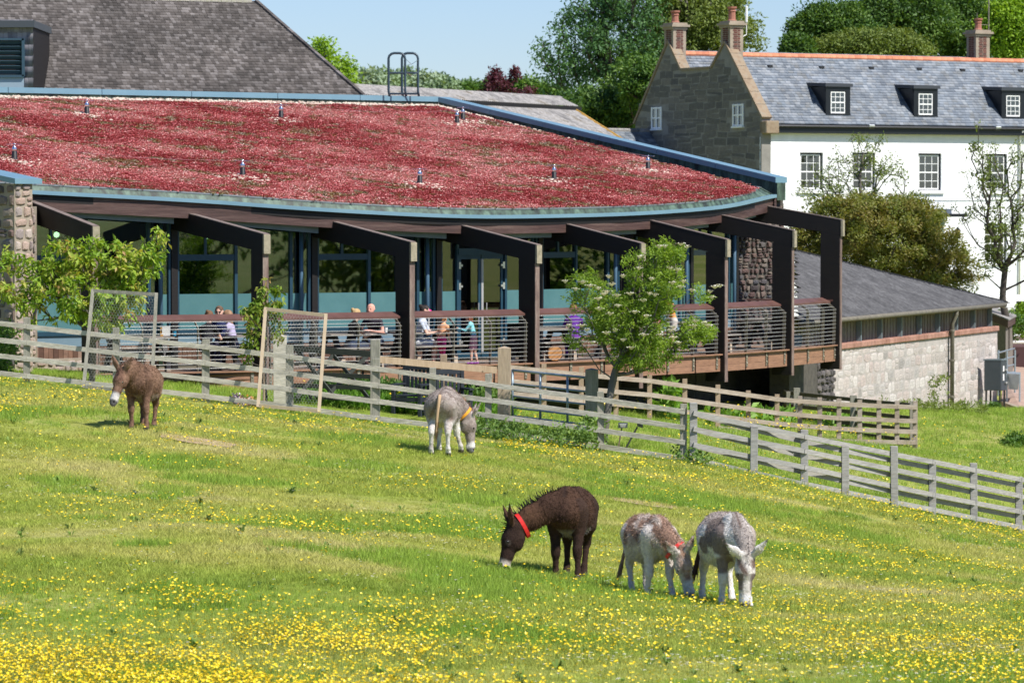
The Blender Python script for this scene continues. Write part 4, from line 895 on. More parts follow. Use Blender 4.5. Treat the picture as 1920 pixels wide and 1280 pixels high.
# gable end: blocks of stone
m_gst = mat('grey_brown_ashlar', [(.125, .118, .105), (.16, .148, .128), (.19, .172, .148), (.14, .13, .117), (.105, .10, .096)], .9, src='obj', var=.25, scale=4, bump=.3)
def block_kinds(m, n=6):
    out = []
    for k in range(n):
        rg = random.Random(50+k); mb = MB(); j = lambda a: a+rg.uniform(-.03, .03)
        lo = [Vector((j(x), j(y), -.5)) for x, y in ((-.5, -.5), (.5, -.5), (.5, .5), (-.5, .5))]; hi = [Vector((v.x*.955, v.y*.92, .3+rg.uniform(-.1, .1))) for v in lo]; mb.hexa(lo, hi, 0); out.append(mb.mesh('stone_block', m))
    return out
KG = block_kinds(m_gst)
GP = [(-.12, 3.3), (-.12, 3.75), (RT, 6.72), (3.75, 5.75), (6.05, 5.75), (7.1, 6.92), (9.78, 3.75), (9.78, 3.3)]
mb = MB(); prof_ = [HP(0, t, z) for t, z in [(-.02, hz0)]+GP+[(9.7, hz0)]]; mb.prism(prof_, hs*.42); mb.build('gable_wall', m_mortard if False else mat('gable_mortar', [(.20, .19, .17), (.28, .265, .24)], .95, scale=3), house)
gpn = np.array(GP+[(9.76, -1), (0, -1)])
def ing(x, y): t = 9.78-x; z = 1.3+y; return all(inpoly(np.array([t+a]), np.array([z+b]), gpn)[0] for a, b in ((.2, .1), (-.2, .1), (.2, -.12), (-.2, -.12))) and not any(abs(t-q) < .44 and 4.2-.75-.1 < z+.02 < 4.9-.35 for q in (1.66, 7.96))
rubble(house, HP(0, 9.78, 1.3), -ht_, (0, 0, 1), 9.78, 5.6, .78, .29, KG, .014, gap=.955, inside=ing, rnd=31, name='stone_block', limit=298)
for (uc, v0, v1) in ((1232, 201, 242), (1385, 195, 237)):
    q = hit(uc, v1, HP(0, 0, 0), -hs); t = (q-HP(0, 0, 0)).dot(ht_); z0 = q.z-CZ; z1 = hit(uc, v0, HP(0, 0, 0), -hs).z-CZ
    def gb(t0, t1, z0_, z1_, nm, s0=-.05, s1=.0, m=m_wht2, par=house): mb = MB(); mb.hexa(*[[HP(s, tt_, z) for s, tt_ in ((s0, t1), (s0, t0), (s1, t0), (s1, t1))] for z in (z0_, z1_)]); return mb.build(nm, m, par)
    w = gb(t-.42, t+.42, z0-.06, z0, 'window', -.1)
    gb(t-.40, t+.40, z0, z1, 'pane', -.012, -.006, m_wglass, w)
    for x in (-.37, 0, .37): gb(t+x-.045, t+x+.045, z0, z1, 'window_bar', -.05, -.013, par=w)
    for zc in (z0+.04, (z0+z1)/2, z1-.04): gb(t-.4, t+.4, zc-.03, zc+.03, 'window_bar', -.04, -.014, par=w)
for (a, b, nm) in (((-.2, 3.72), (RT, 6.80), 'front'), ((3.7, 5.80), (RT, 6.80), 'x'), ((6.05, 5.80), (7.1, 7.0), 'y'), ((9.86, 3.7), (7.1, 7.0), 'z'), ((3.75, 5.8), (6.05, 5.8), 'v')):
    n_ = 6 if nm in 'frontz' else 2
    for i in range(n_):
        p = HP(.17, a[0]+(b[0]-a[0])*i/n_, a[1]+(b[1]-a[1])*i/n_); q = HP(.17, a[0]+(b[0]-a[0])*(i+.975)/n_, a[1]+(b[1]-a[1])*(i+.975)/n_); mb = MB(); mb.beam(p, q, .46, .10); mb.build('coping_stone', mat('lichened_sandstone', [(.19, .135, .09), (.28, .21, .14), (.25, .225, .18)], .9, src='noise', scale=5, bump=.4), house)
mb = MB(); mb.box(HP(.3, -.2, 3.35), (.6, .5, .5), hs); mb.build('kneeler', MATS['lichened_sandstone'], house, bevel=.03)
# chimneys
m_cst = mat('chimney_stone', [(.26, .21, .16), (.36, .30, .23)], .9, scale=3, bump=.3)
m_brk = mat('red_brick', [(.10, .035, .028), (.17, .06, .045), (.07, .04, .035)], .9, src='rnd')
def chimney(s0, s1, t0, t1, zb, zt, potz, lab):
    ch = MB(); ch.hexa(*[[HP(s, t, z) for s, t in ((s0, t0), (s1, t0), (s1, t1), (s0, t1))] for z in (zb, zt)]); c = ch.build('chimney', m_cst, house)
    mb = MB(); z = zb+.2
    row = 0
    while z < zt-.1:
        for (a, b, fn) in ((s0, s1, lambda x, zz, o: HP(x, t0-o, zz)), (t0, t1, lambda x, zz, o: HP(s0-o, x, zz))):
            L0 = b-a; mg = .13+.03*(row % 2); x = a+mg
            while x < b-mg-.04:
                x1 = min(x+.19, b-mg); q = [fn(x, z, .008), fn(x1, z, .008), fn(x1, z+.06, .008), fn(x, z+.06, .008)]
                if fn(0, 0, 1) != HP(0, t0-1, 0): q = q[::-1]
                mb.poly(q); x += .21
        z += .078; row += 1
    tag(mb.build('brickwork', m_brk, c), kind='stuff')
    for (e, za, zb2) in ((.05, zt-.10, zt), (.12, zt, zt+.09), (.04, zt+.09, zt+.17)):
        mb = MB(); mb.hexa(*[[HP(s, t, z) for s, t in ((s0-e, t0-e), (s1+e, t0-e), (s1+e, t1+e), (s0-e, t1+e))] for z in (za, zb2)]); mb.build('cap_course', m_cst, c)
    mb = MB(); mb.lathe(HP((s0+s1)/2, (t0+t1)/2, zt+.12), [(.17, 0), (.19, .08), (.15, .12), (.14, potz-.22), (.17, potz-.18), (.14, potz-.12), (.2, potz-.06), (.2, potz), (.12, potz)], 10); mb.build('pot', mat('weathered_pot', [(.28, .11, .075), (.38, .17, .12)], .85, scale=6), c, smooth=False)
chimney(.02, .62, RT-.36, RT+.36, 5.9, 7.43, .62, '')
chimney(.02, .62, 7.1-.36, 7.1+.36, 6.0, 7.55, .55, '')
s_, z_ = fs(1833, 58, 7.1); chimney(s_-.32, s_+.38, 6.75, 7.45, 6.2, z_-.15, .55, '')
ant = MB(); q = fs(1854, 0, 7.1); ant.tube([HP(q[0], 7.1, 5.8), HP(q[0], 7.1, 9.6)], .03, 5); ant.tube([HP(q[0]-.05, 7.1, 8.0), HP(q[0]-.6, 7.1, 8.0), HP(q[0]-.6, 7.1, 8.5)], .015, 4)
ant.build('aerial_pole', m_steelp, label='thin grey aerial pole rising beside the right hand chimney', cat='aerial')
ant = MB(); q = fs(1405, 30, RT); ant.tube([HP(.75, RT+.3, 6.9), HP(q[0]+.05, RT+.3, 7.1), HP(q[0]+.05, RT+.3, 7.6)], .02, 5); ant.tube([HP(q[0]+.05, RT+.3, 7.6), HP(q[0]+.05, RT+.3, 8.25)], .045, 6)
ant.build('white_aerial', m_wht2, label='short white tube aerial beside the nearer gable chimney', cat='aerial')
# porch canopy, lean-to and lantern on the front
s0, z0 = fs(1758, 402, -1.4); s1, _ = fs(1812, 402, -1.4); po_ = empty('porch_canopy', HP(s0, -1, z0-2), 'small flat black canopy on a pale blue porch by the white wall', 'porch')
mb = MB(); mb.hexa(*[[HP(s, t, z) for s, t in ((s0-.3, -1.5), (s1, -1.5), (s1, -.02), (s0-.3, -.02))] for z in (z0-.1, z0+.03)]); mb.build('roof', m_black, po_)
mb = MB(); mb.hexa(*[[HP(s, t, z) for s, t in ((s0+.15, -1.1), (s1-.5, -1.1), (s1-.5, -.03), (s0+.15, -.03))] for z in (z0+.03, z0+.22)]); mb.build('lantern_roof', m_slate, po_)
mb = MB(); mb.hexa(*[[HP(s, t, z) for s, t in ((s0+.3, -.7), (s1-.6, -.7), (s1-.6, -.03), (s0+.3, -.03))] for z in (hz0, z0-.1)]); mb.build('wall', mat('pale_blue_paint', (.35, .50, .58), .6), po_)
s2, z2 = fs(1797, 440, -.3); ln = empty('wall_lantern', HP(s2, -.25, z2), 'black wall lantern beside the porch canopy on the white house', 'lamp')
mb = MB(); mb.lathe(HP(s2, -.25, z2), [(.03, -.15), (.09, -.12), (.12, .14), (.15, .15), (.02, .3)], 6); mb.build('lamp_body', m_black, ln); mb = MB(); mb.tube([HP(s2, -.25, z2-.15), HP(s2, -.15, z2-.3), HP(s2, .0, z2-.3)], .015, 4); mb.build('bracket', m_black, ln)
sa, za = fs(1805, 478, -.8); sb2, zb2 = fs(1852, 540, -.8)
mb = MB(); mb.prism([HP(sa, -1.2, za), HP(sb2, -1.2, zb2), HP(sb2, -1.2, hz0), HP(sa-1.6, -1.2, hz0), HP(sa-1.6, -1.2, za)], ht_*1.18); mb.build('white_boarded_lean_to', mat('white_boarding', [(.6, .62, .62), (.75, .77, .77)], .6, scale=2, stretch=(8, 8, .2)), label='pale boarded lean-to with a sloping top against the white house', cat='lean-to')
# slate outhouse left of the gable
oh = empty('slate_outhouse', HP(-2, 9, hz0), 'low outhouse with a slate roof tucked against the stone gable', 'outhouse')
o0 = P(1118, 244, 156); o1 = P(1268, 244, 158.5); o1.z = o0.z; ox = (o1-o0).normalized(); oyh = Vector((ox.y, -ox.x, 0)); oy = (oyh*-math.cos(R(38))+Vector((0, 0, math.sin(R(38))))); oo = o0-oy*2.6
tiles('slates', oo, ox, oy, (o1-o0).length, 2.6, .25, .17, .014, m_slate, oh, seed=14); mb = MB(); mb.prism([oo, oo+ox*(o1-o0).length, o1, o0], (0, 0, -.1)); mb.build('roof', m_black, oh)
mb = MB(); mb.tube([o0, o1], .09, 6); mb.build('ridge', m_fib, oh); mb = MB(); c_ = [oo+ox*.1-oyh*.3, oo+ox*((o1-o0).length-.1)-oyh*.3]; c_ += [p-oyh*3 for p in c_[::-1]]; mb.prism([Vector((p.x, p.y, oo.z-.1)) for p in c_], (0, 0, -5)); mb.build('wall', m_mortar, oh)
# ------------------------------------------------------------------ shed with the pale rubble wall
shed = empty('stone_shed', P(1700, 760, 113), 'long shed with whitewashed rubble wall, timber band and grey corrugated roof', 'shed')
zc = -3.6; wa = P(1583, 645, 106); wb = P(1870, 612, 122.3); wa.z = wb.z = CZ+zc; wx = V2(wb-wa).normalized(); wn = Vector((wx.y, -wx.x, 0)); wl = wa-wx*5.2; Lw = (wb-wl).length
def SP(x, y, z): return Vector((wl.x, wl.y, CZ+z))+wx*x-wn*y
xg = [(SP(x, 0, 0).x, SP(x, 0, 0).y) for x in (0, Lw)]; zg = min(gz(*xg[0]), gz(*xg[1]))-CZ-.3
m_wst = mat('pale_limewashed_stone', [(.38, .34, .31), (.50, .45, .42), (.43, .36, .33), (.56, .52, .49), (.30, .28, .26)], .9, src='obj', var=.25, scale=5, bump=.5)
KW = stone_kinds(m_wst, depth=.5, jag=.26)
mb = MB(); mb.hexa(*[[SP(x, y, z) for x, y in ((0, 0), (Lw, 0), (Lw, .5), (0, .5))] for z in (zg, zc-.14)]); mb.build('wall', mat('limewash_mortar', [(.34, .31, .285), (.46, .42, .395)], .95, scale=3, bump=.4), shed)
mb = MB(); mb.hexa(*[[SP(x, y, z) for x, y in ((Lw-.5, .5), (Lw, .5), (Lw, 5), (Lw-.5, 5))] for z in (zg, zc-.14)]); mb.build('end_wall', MATS['limewash_mortar'], shed)
xc = (wa-wl).dot(wx)-1.1
rubble(shed, SP(xc, 0, zg+.55), wx, (0, 0, 1), Lw-xc, zc-.16-zg-.55, .50, .29, KW, .014, gap=1.03, rnd=41, limit=299)
kd = MB(); kd.hexa(*[[SP(x, y, z) for x, y in ((-.06, -.02), (xc, -.02), (xc, .52), (-.06, .52))] for z in (zg, zc-.06)]); kd.build('deck_shade_facing', m_mortard, shed)  # dark sheet over the wall, shade from the deck put into its colour
rubble(shed, SP(xc-1.6, -.02, zg+.3), wx, (0, 0, 1), 1.6, zc-.16-zg-.3, .3, .2, stone_kinds(mat('deck_shaded_stone', [(.05, .045, .045), (.11, .10, .10), (.16, .14, .13)], .9, src='obj', var=.3, scale=6, bump=.5)), .06, rnd=43, limit=120)  # shade under the deck put into these near black stones
x = 0; m_red = mat('red_brick_coping', [(.28, .14, .10), (.38, .21, .16)], .85, src='obj', var=.25, scale=5)
while x < Lw: 
    x1 = min(x+.42, Lw); mb = MB(); mb.hexa(*[[SP(a, y, z) for a, y in ((x, -.07), (x1-.008, -.07), (x1-.008, .55), (x, .55))] for z in (zc-.14, zc+.02)]); mb.build('coping_brick', m_red, shed, bevel=.02); x = x1
m_grb = mat('grey_brown_boards', [(.12, .10, .08), (.19, .165, .135), (.16, .15, .14)], .85, src='rnd', var=.25, scale=8)
ez = -2.86; nb = int(Lw/.16)
mb = MB()
for k in range(nb): mb.hexa(*[[SP(a, y, z) for a, y in ((k*.16, .16+.015*(k % 2)), (k*.16+.15, .16+.015*(k % 2)), (k*.16+.15, .22), (k*.16, .22))] for z in (zc+.02, ez+.1)])
tag(mb.build('cladding', m_grb, shed), kind='stuff')
x = xc+.7
while x < Lw-.2:
    mb = MB(); mb.hexa(*[[SP(a, y, z) for a, y in ((x, .02), (x+.07, .02), (x+.07, .16), (x, .16))] for z in (zc+.02, ez-.05)]); mb.build('band_post', m_trimg, shed)
    mb = MB(); mb.hexa(*[[SP(a, y, z) for a, y in ((x+.95, -.12), (x+1.03, -.12), (x+1.03, .16), (x+.95, .16))] for z in (ez-.14, ez-.02)]); mb.build('rafter_end', mat('pale_rafter_end', (.42, .36, .27), .8), shed)
    x += 2.15
ridge_a = P(1470, 466, 111); re = P(1852, 573, 122.6); re.z = CZ+ez+.12
ra2 = SP(0, 0, 0); eL = SP(-1.5, -.25, ez+.02); eR = SP(Lw+.25, -.25, ez+.02); pn = None
# roof plane: eave line and the hip line seen against the bush
hipa = P(1490, 470, 113); n0 = (eR-eL).cross(hipa-eL).normalized(); n0 = n0 if n0.z > 0 else -n0
ux_ = wx.copy(); uy_ = n0.cross(ux_).normalized(); uy_ = uy_ if uy_.z > 0 else -uy_
hx, hy = (hipa-eL).dot(ux_), (hipa-eL).dot(uy_); Lx = (eR-eL).length
ce_ = (hit(1497, 600, eL, wn)-eL).dot(ux_)
cutx = lambda y: ce_+(hx-ce_)*y/hy
corr('roof_sheets', eL, ux_, uy_, Lx, hy*1.6, .15, .025, mat('dark_grey_fibre_cement', [(.050, .050, .052), (.085, .084, .086), (.13, .128, .13)], .95, scale=1.8, var=.4, bump=.5, bscale=9), shed, inside=lambda x, y: (y < hy*(Lx-x)/(Lx-hx)) & (x > cutx(y)), rows=26, step=4)
mb = MB(); mb.tube([eR, hipa], .05, 6); mb.build('hip_roll', m_dark, shed)
mb = MB(); mb.prism([eL+ux_*(ce_+.1)-Vector((0, 0, .06)), eR-Vector((0, 0, .06)), hipa-Vector((0, 0, .06)), ], (0, 0, -.08)); mb.build('roof_underside', m_dark, shed)
mb = MB(); mb.tube([eL+ux_*ce_-Vector((0, 0, .06))+wn*.05, eR-Vector((0, 0, .06))+wn*.05], .07, 8); mb.build('gutter', mat('mossy_gutter', [(.11, .10, .08), (.20, .18, .14)], .8, scale=5), shed, smooth=True)
xd = (hit(1776, 700, wa, wn)-SP(0, 0, 0)).dot(wx); mp_ = MATS['mossy_gutter']
mb = MB(); mb.tube([SP(xd, -.28, ez-.08), SP(xd, -.28, ez-.2), SP(xd+.05, -.14, ez-.5), SP(xd+.05, -.14, zg+.2)], .065, 8); dp = mb.build('downpipe', mp_, shed, smooth=True)
for z in (-3.6, -4.5, -5.6): mb = MB(); mb.lathe(SP(xd+.05, -.14, z), [(.07, 0), (.085, .01), (.085, .07), (.07, .08)], 8); mb.build('pipe_collar', mp_, dp)
mb = MB(); mb.tube([SP(xd-.35, -.1, zc+.05), SP(xd-.2, -.1, zc+.05), SP(xd-.15, -.09, zc-.1), SP(xd-.15, -.09, zg+.2)], .012, 4); mb.build('black_cable', m_black, shed)
q = SP(Lw-.05, -.35, ez-.12); li = empty('corner_lamp', q, 'white dome lamp at the right end of the shed eaves', 'lamp')
mb = MB(); mb.lathe(q, [(.04, .12), (.1, .1), (.2, .0), (.19, -.02), (.02, -.02)], 10); mb.build('shade', m_wht2, li, smooth=True)
# ------------------------------------------------------------------ yard at the right edge
m_path = mat('pinkish_paving', [(.34, .23, .18), (.42, .30, .24)], .9, scale=1.5, var=.15, bump=.2)
pp = [P(1878, 745, 122), P(1880, 690, 131), P(1885, 650, 140), P(2080, 650, 140), P(2080, 745, 119), P(1915, 770, 118.5)]
mb = MB(); g_ = [Vector((p.x, p.y, gz(p.x, p.y)+.06)) for p in pp]; mb.poly(g_); mb.build('path', m_path, kind='structure')
mb = MB(); mb.beam(g_[5]+Vector((0, 0, -.05)), g_[0]+Vector((0, 0, -.05)), .15, .2); mb.build('kerb', m_mortar, kind='structure')
eb = P(1866, 738, 119.6); g0 = gz(eb.x, eb.y); bxx = empty('electricity_cabinet', Vector((eb.x, eb.y, g0)), 'dark grey metal electricity cabinet on legs with two white labels at the wall end', 'cabinet')
X_ = Vector((.80, .60, 0)); ca = P(1845, 735, 119.6); cb = P(1875, 735, 119.0); z0 = P(0, 733, 119.4).z; z1 = P(0, 675, 119.4).z; m_cab = mat('dark_grey_metal_box', [(.035, .045, .055), (.055, .065, .075)], .45, scale=2)
rt_ = Vector((.95, .3, 0)).normalized(); c0 = P(1845, 700, 119.8); c1 = c0+Vector((.52, -.12, 0)); c2 = c1+Vector((.215, .35, 0)); c3 = c0+Vector((.215, .35, 0))
mb = MB(); mb.hexa([V3(p, z0) for p in (c0, c1, c2, c3)], [V3(p, z1-.03) for p in (c0, c1, c2, c3)]); mb.build('body', m_cab, bxx, bevel=.015)
ce = (c0+c1+c2+c3)/4; mb = MB(); mb.hexa([V3(ce+(p-ce)*1.06, z1-.03) for p in (c0, c1, c2, c3)], [V3(ce+(p-ce)*1.06, z1+.02) for p in (c0, c1, c2, c3)]); mb.build('lid', mat('cabinet_lid', (.12, .15, .17), .4), bxx)
dv = (c2-c1).normalized(); nv = Vector((dv.y, -dv.x, 0))
for (zz_, hh) in ((z1-.28, .17), (z1-.55, .2)): mb = MB(); mb.box(V3(c1+dv*.17+nv*.006, zz_), (.09, .008, hh), dv); mb.build('label_plate', m_wht2, bxx)
for zz_ in (z1-.32, z1-.72): mb = MB(); mb.box(V3(c1+dv*.30+nv*.03, zz_), (.1, .06, .05), dv); mb.build('catch', m_steel, bxx)
for p in (c0.lerp(ce, .2), c1.lerp(ce, .2), c2.lerp(ce, .2), c3.lerp(ce, .2)): mb = MB(); mb.tube([V3(p, g0-.1), V3(p, z0)], .03, 6); mb.build('leg', m_black, bxx)
m_galv = mat('galvanised_steel', [(.32, .38, .42), (.45, .52, .56)], .4, scale=5, metal=.5)
hr_ = empty('steel_handrail', P(1890, 700, 124), 'galvanised steel handrail with ramp sides beyond the cabinet', 'handrail'); d_ = 124
for v in (657, 672, 687, 697): mb = MB(); mb.tube([P(1866, v+6, d_), P(1903, v-4 if v < 690 else v, d_)], .028, 6); mb.build('rail', m_galv, hr_)
for u in (1872, 1888, 1903): mb = MB(); mb.tube([P(u, 656, d_), V3(P(u, 720, d_), gz(P(u, 700, d_).x, d_))], .03, 6); mb.build('upright', m_galv, hr_)
tr = empty('steel_trough', P(1905, 735, 121), 'open grey steel trough standing on thin legs at the right edge', 'trough')
mb = MB(); q = [P(1888, 700, 121.5), P(1912, 700, 121), P(1912, 700, 122.5), P(1888, 700, 123)]; zt_ = q[0].z; mb.hexa([V3(p.lerp((q[0]+q[2])/2, .25), zt_-.5) for p in q], [V3(p, zt_) for p in q]); mb.build('bin', m_galv, tr)
for p in q: mb = MB(); mb.tube([V3(p, zt_), V3(p, gz(p.x, p.y))], .03, 5); mb.build('leg', m_galv, tr)
mw_ = mat('maroon_painted_board', [(.06, .028, .028), (.085, .04, .04)], .6, scale=3)
mb = MB(); q = P(1887, 645, 134); b_ = P(1990, 645, 134); zt_ = q.z; mb.hexa([V3(p, gz(p.x, p.y)-.2) for p in (q, b_, b_+Vector((0, .6, 0)), q+Vector((0, .6, 0)))], [V3(p, zt_) for p in (q, b_, b_+Vector((0, .6, 0)), q+Vector((0, .6, 0)))]); mb.build('maroon_screen', mw_, bevel=.1, label='plain maroon screen wall behind the steel handrail', cat='screen')
rl = empty('timber_rail_fence', P(1900, 650, 137), 'single dark timber rail on posts in front of the ivy at the right edge', 'fence'); mb = MB(); mb.beam(P(1872, 635, 137), P(1990, 633, 137), .12, .14); mb.build('rail', m_post, rl)
for u in (1880, 1940, 1985): p = P(u, 634, 137); mb = MB(); mb.box(V3(p, (p.z+gz(p.x, p.y))/2), (.14, .14, p.z-gz(p.x, p.y)), (1, 0, 0)); mb.build('post', m_post, rl)
ms = empty('maroon_edged_shed', P(1850, 640, 129), 'small shed with a grey flat roof and maroon fascia beyond the corrugated roof', 'shed')
q = [P(1795, 562, 131), P(1890, 588, 126), P(1905, 586, 131), P(1815, 560, 136)]; za_ = q[0].z
mb = MB(); mb.hexa([V3(p, za_-.25-(.55 if k in (1, 2) else 0)) for k, p in enumerate(q)], [V3(p, za_-.02-(.55 if k in (1, 2) else 0)) for k, p in enumerate(q)]); mb.build('fascia', mw_, ms)
ce = sum(q, Vector())/4; mb = MB(); mb.hexa([V3(ce+(p-ce)*1.03, za_-.018-(.55 if k in (1, 2) else 0)) for k, p in enumerate(q)], [V3(ce+(p-ce)*1.03, za_+.03-(.55 if k in (1, 2) else 0)) for k, p in enumerate(q)]); mb.build('roof', m_fib, ms)
mb = MB(); mb.hexa([V3(ce+(p-ce)*.9, za_-3.5) for p in q], [V3(ce+(p-ce)*.9, za_-.5) for p in q]); mb.build('wall', m_grb, ms)
# white van parked beyond
vp = P(1868, 600, 141); gzv = gz(vp.x, vp.y); van = empty('parked_van', Vector((vp.x, vp.y, gzv)), 'white van parked in the yard behind the multi stemmed tree', 'van', rz=R(12))
VM = wm(van)
def vb_(prof, w, name, m, y0=0, bev=.06):
    mb = MB(); mb.prism([Vector((x, -w/2+y0, z)) for x, z in prof], (0, w, 0)); me = mb.mesh(name, m); o = link(name, me, van); 
    if bev: b = o.modifiers.new('bevel', 'BEVEL'); b.width = bev; b.segments = 2
    return o
vb_([(-2.5, .35), (2.45, .35), (2.55, .9), (1.75, 1.2), (1.15, 2.0), (.9, 2.12), (-2.45, 2.12), (-2.52, 1.9)], 1.85, 'body', m_wht2)
vb_([(1.72, 1.25), (1.18, 1.95), (1.20, 1.95), (1.76, 1.25)], 1.6, 'windscreen', m_wglass, bev=0)
vb_([(.45, 1.3), (1.45, 1.3), (1.05, 1.9), (.45, 1.9)], 1.87, 'side_window', m_wglass, bev=0)
for (x, y) in ((-1.6, -.88), (1.65, -.88), (-1.6, .88), (1.65, .88)):
    mb = MB(); mb.tube([Vector((x, y-.1, .33)), Vector((x, y+.1, .33))], .33, 14); w = link('wheel', mb.mesh('wheel', m_blk), van); mb = MB(); mb.tube([Vector((x, y-.12, .33)), Vector((x, y+.12, .33))], .19, 10); h = link('hub', mb.mesh('hub', m_galv), w)
# ------------------------------------------------------------------ fences, gates and garden furniture
m_oldrail = mat('pale_lichened_rail', [(.32, .29, .225), (.46, .425, .35), (.57, .53, .45), (.36, .335, .25)], .9, scale=2.2, stretch=(.6, .6, 4), var=.3, bump=.5, bscale=16)
m_oldpost = mat('grey_green_post', [(.18, .18, .14), (.27, .26, .21), (.33, .31, .26)], .9, scale=2.5, stretch=(4, 4, .6), var=.2, bump=.5, bscale=16)
m_newpost = mat('tan_timber_post', [(.30, .22, .14), (.42, .32, .22)], .85, scale=2.5, stretch=(4, 4, .6), var=.15, bump=.3)
m_bluegrey = mat('silver_grey_rail', [(.23, .22, .21), (.34, .33, .31), (.28, .255, .225)], .85, scale=2, stretch=(.6, .6, 4), var=.25, bump=.4, bscale=16)
m_brownrail = mat('brown_grey_rail', [(.24, .19, .145), (.34, .28, .22), (.40, .35, .30)], .85, scale=2, stretch=(.6, .6, 4), var=.2, bump=.4, bscale=16)
def post(parent, u, vt, vb, d, w=.13, m=None, name='post', top='flat', sink=.15, dz=.11):
    a = P(u, vt, d); b = P(u, vb, d); rg = random.uniform(-.006, .006); mb = MB(); lx = random.uniform(-.015, .015)
    lo = [Vector((b.x+x*w/2, d+y*dz/2, b.z-sink)) for x, y in ((-1, -1), (1, -1), (1, 1), (-1, 1))]; hi = [Vector((a.x+lx+x*w/2, d+y*dz/2, a.z+rg)) for x, y in ((-1, -1), (1, -1), (1, 1), (-1, 1))]
    mb.hexa(lo, hi)
    if top == 'peak':
        k = len(mb.v); mb.v.append(Vector((a.x+lx, d, a.z+.035)))
        for i in range(4): mb.face([4+i, 4+(i+1) % 4, k], 0)
    return mb.build(name, m or m_oldpost, parent, bevel=.006)
def rails(parent, us, ds, lines, m, off=-.075, h=.095, th=.038, jit=.004, over=.06, rear=False):
    """one board per span; lines: list of (us, vs) picture lines for the board centres"""
    for li, (lu, lv) in enumerate(lines):
        for i in range(len(us)-1):
            if us[i] < lu[0]-1 or us[i+1] > lu[-1]+1: continue
            p = P(us[i], np.interp(us[i], lu, lv), ds[i]+off); q = P(us[i+1], np.interp(us[i+1], lu, lv), ds[i+1]+off); j = lambda: Vector((0, 0, random.uniform(-jit, jit)))
            p = p+j(); q = q+j(); d = (q-p).normalized(); mid = p.lerp(q, .5)+Vector((0, 0, random.uniform(-.006, .002))); mb = MB(); s = d.cross(Vector((0, 0, 1))).normalized(); up = s.cross(d)
            q = q-d*.006; n = 5; sec = []
            for k in range(n):
                f = k/(n-1); c = p.lerp(q, f)+Vector((0, 0, (mid-p.lerp(q, .5)).z*4*f*(1-f))); hh = h*random.uniform(.98, 1.015); mb.v += [c+s*th/2-up*hh/2, c-s*th/2-up*hh/2, c-s*th/2+up*hh/2, c+s*th/2+up*hh/2]
            r_ = random.random()
            for k in range(n-1):
                a = k*4
                for l in range(4): mb.face([a+l, a+(l+1) % 4, a+4+(l+1) % 4, a+4+l], r_)
            mb.face([3, 2, 1, 0], r_); a = (n-1)*4; mb.face([a, a+1, a+2, a+3], r_); mb.build('rail', m, parent)
def dfun(u): return float(np.interp(u, [-200, 0, 250, 500, 711, 925, 1127, 1290], [78, 77.5, 77, 76.5, 76, 75.5, 75, 74.5]))
f1 = empty('field_fence', P(640, 790, 76), 'pale lichened four rail timber fence running along the field in front of the restaurant', 'fence')
L1 = ([-120, 0, 500, 711, 925, 1127, 1290], [592, 606, 663, 692, 722, 749, 773]); gaps = (0, 31, 61, 93)
pu = [-110, 50, 218, 385, 543, 705, 810, 915, 1127, 1281]; pt_ = [580, 595, 614, 636, 646, 672, 689, 700, 734, 757]
pd = [dfun(u) for u in pu]
for u, vt, d in zip(pu, pt_, pd): vb = np.interp(u, *L1)+103; post(f1, u, vt, vb, d, w=(.15 if u in (385, 543, 705) else .13))
su = [-110, 50, 218, 385, 543, 705, 810, 915, 1022, 1127, 1281]
rails(f1, [-110, 50, 218, 385, 543, 711, 925, 1127, 1285], [dfun(u) for u in [-110, 50, 218, 385, 543, 711, 925, 1127, 1285]], [(L1[0], [v+g*(1-.06*(u > 800)) for u, v in zip(*L1)]) for g in gaps], m_oldrail)
f2 = empty('silver_fence', P(1600, 930, 76), 'silver grey double sided timber fence dropping away to the right edge', 'fence')
def d2f(u): return float(np.interp(u, [1290, 1413, 1508, 1585, 1677, 1748, 1826, 1910, 2000], [74.4, 74.7, 75.2, 75.8, 76.7, 77.6, 78.8, 80.2, 82]))
pu2 = [1300, 1413, 1508, 1585, 1677, 1748, 1826, 1910, 1995]; pt2 = [755, 799, 805, 835, 836, 864, 868, 893, 915]
k1 = ([1300, 1307, 1513, 1757, 1910, 1995], [774.5, 776, 819, 867, 898, 914]); k2 = ([1300, 1508, 1752, 1910, 1995], [804, 845, 895.6, 929, 945]); k3 = ([1300, 1508, 1747, 1910, 1995], [834, 875.5, 927, 958, 976]); k4 = ([1300, 1330, 1508, 1747, 1910, 1995], [861, 867, 907, 955, 987, 1004])
for u, vt in zip(pu2, pt2): post(f2, u, vt, np.interp(u, *k4)+10, d2f(u), w=.145, m=m_bluegrey, name='post')
ru = [1300, 1508, 1748, 1910, 1995]
rails(f2, ru, [d2f(u) for u in ru], [k1, k2, k3, k4], m_bluegrey, off=-.09)
rr = [1300, 1413, 1585, 1748, 1910, 1995]
rails(f2, rr, [d2f(u) for u in rr], [(k[0], [v+o*min(1, (u-1296)/60) for u, v in zip(*k)]) for k, o in ((k1, 12), (k2, 11), (k3, 10))], m_bluegrey, off=.10)
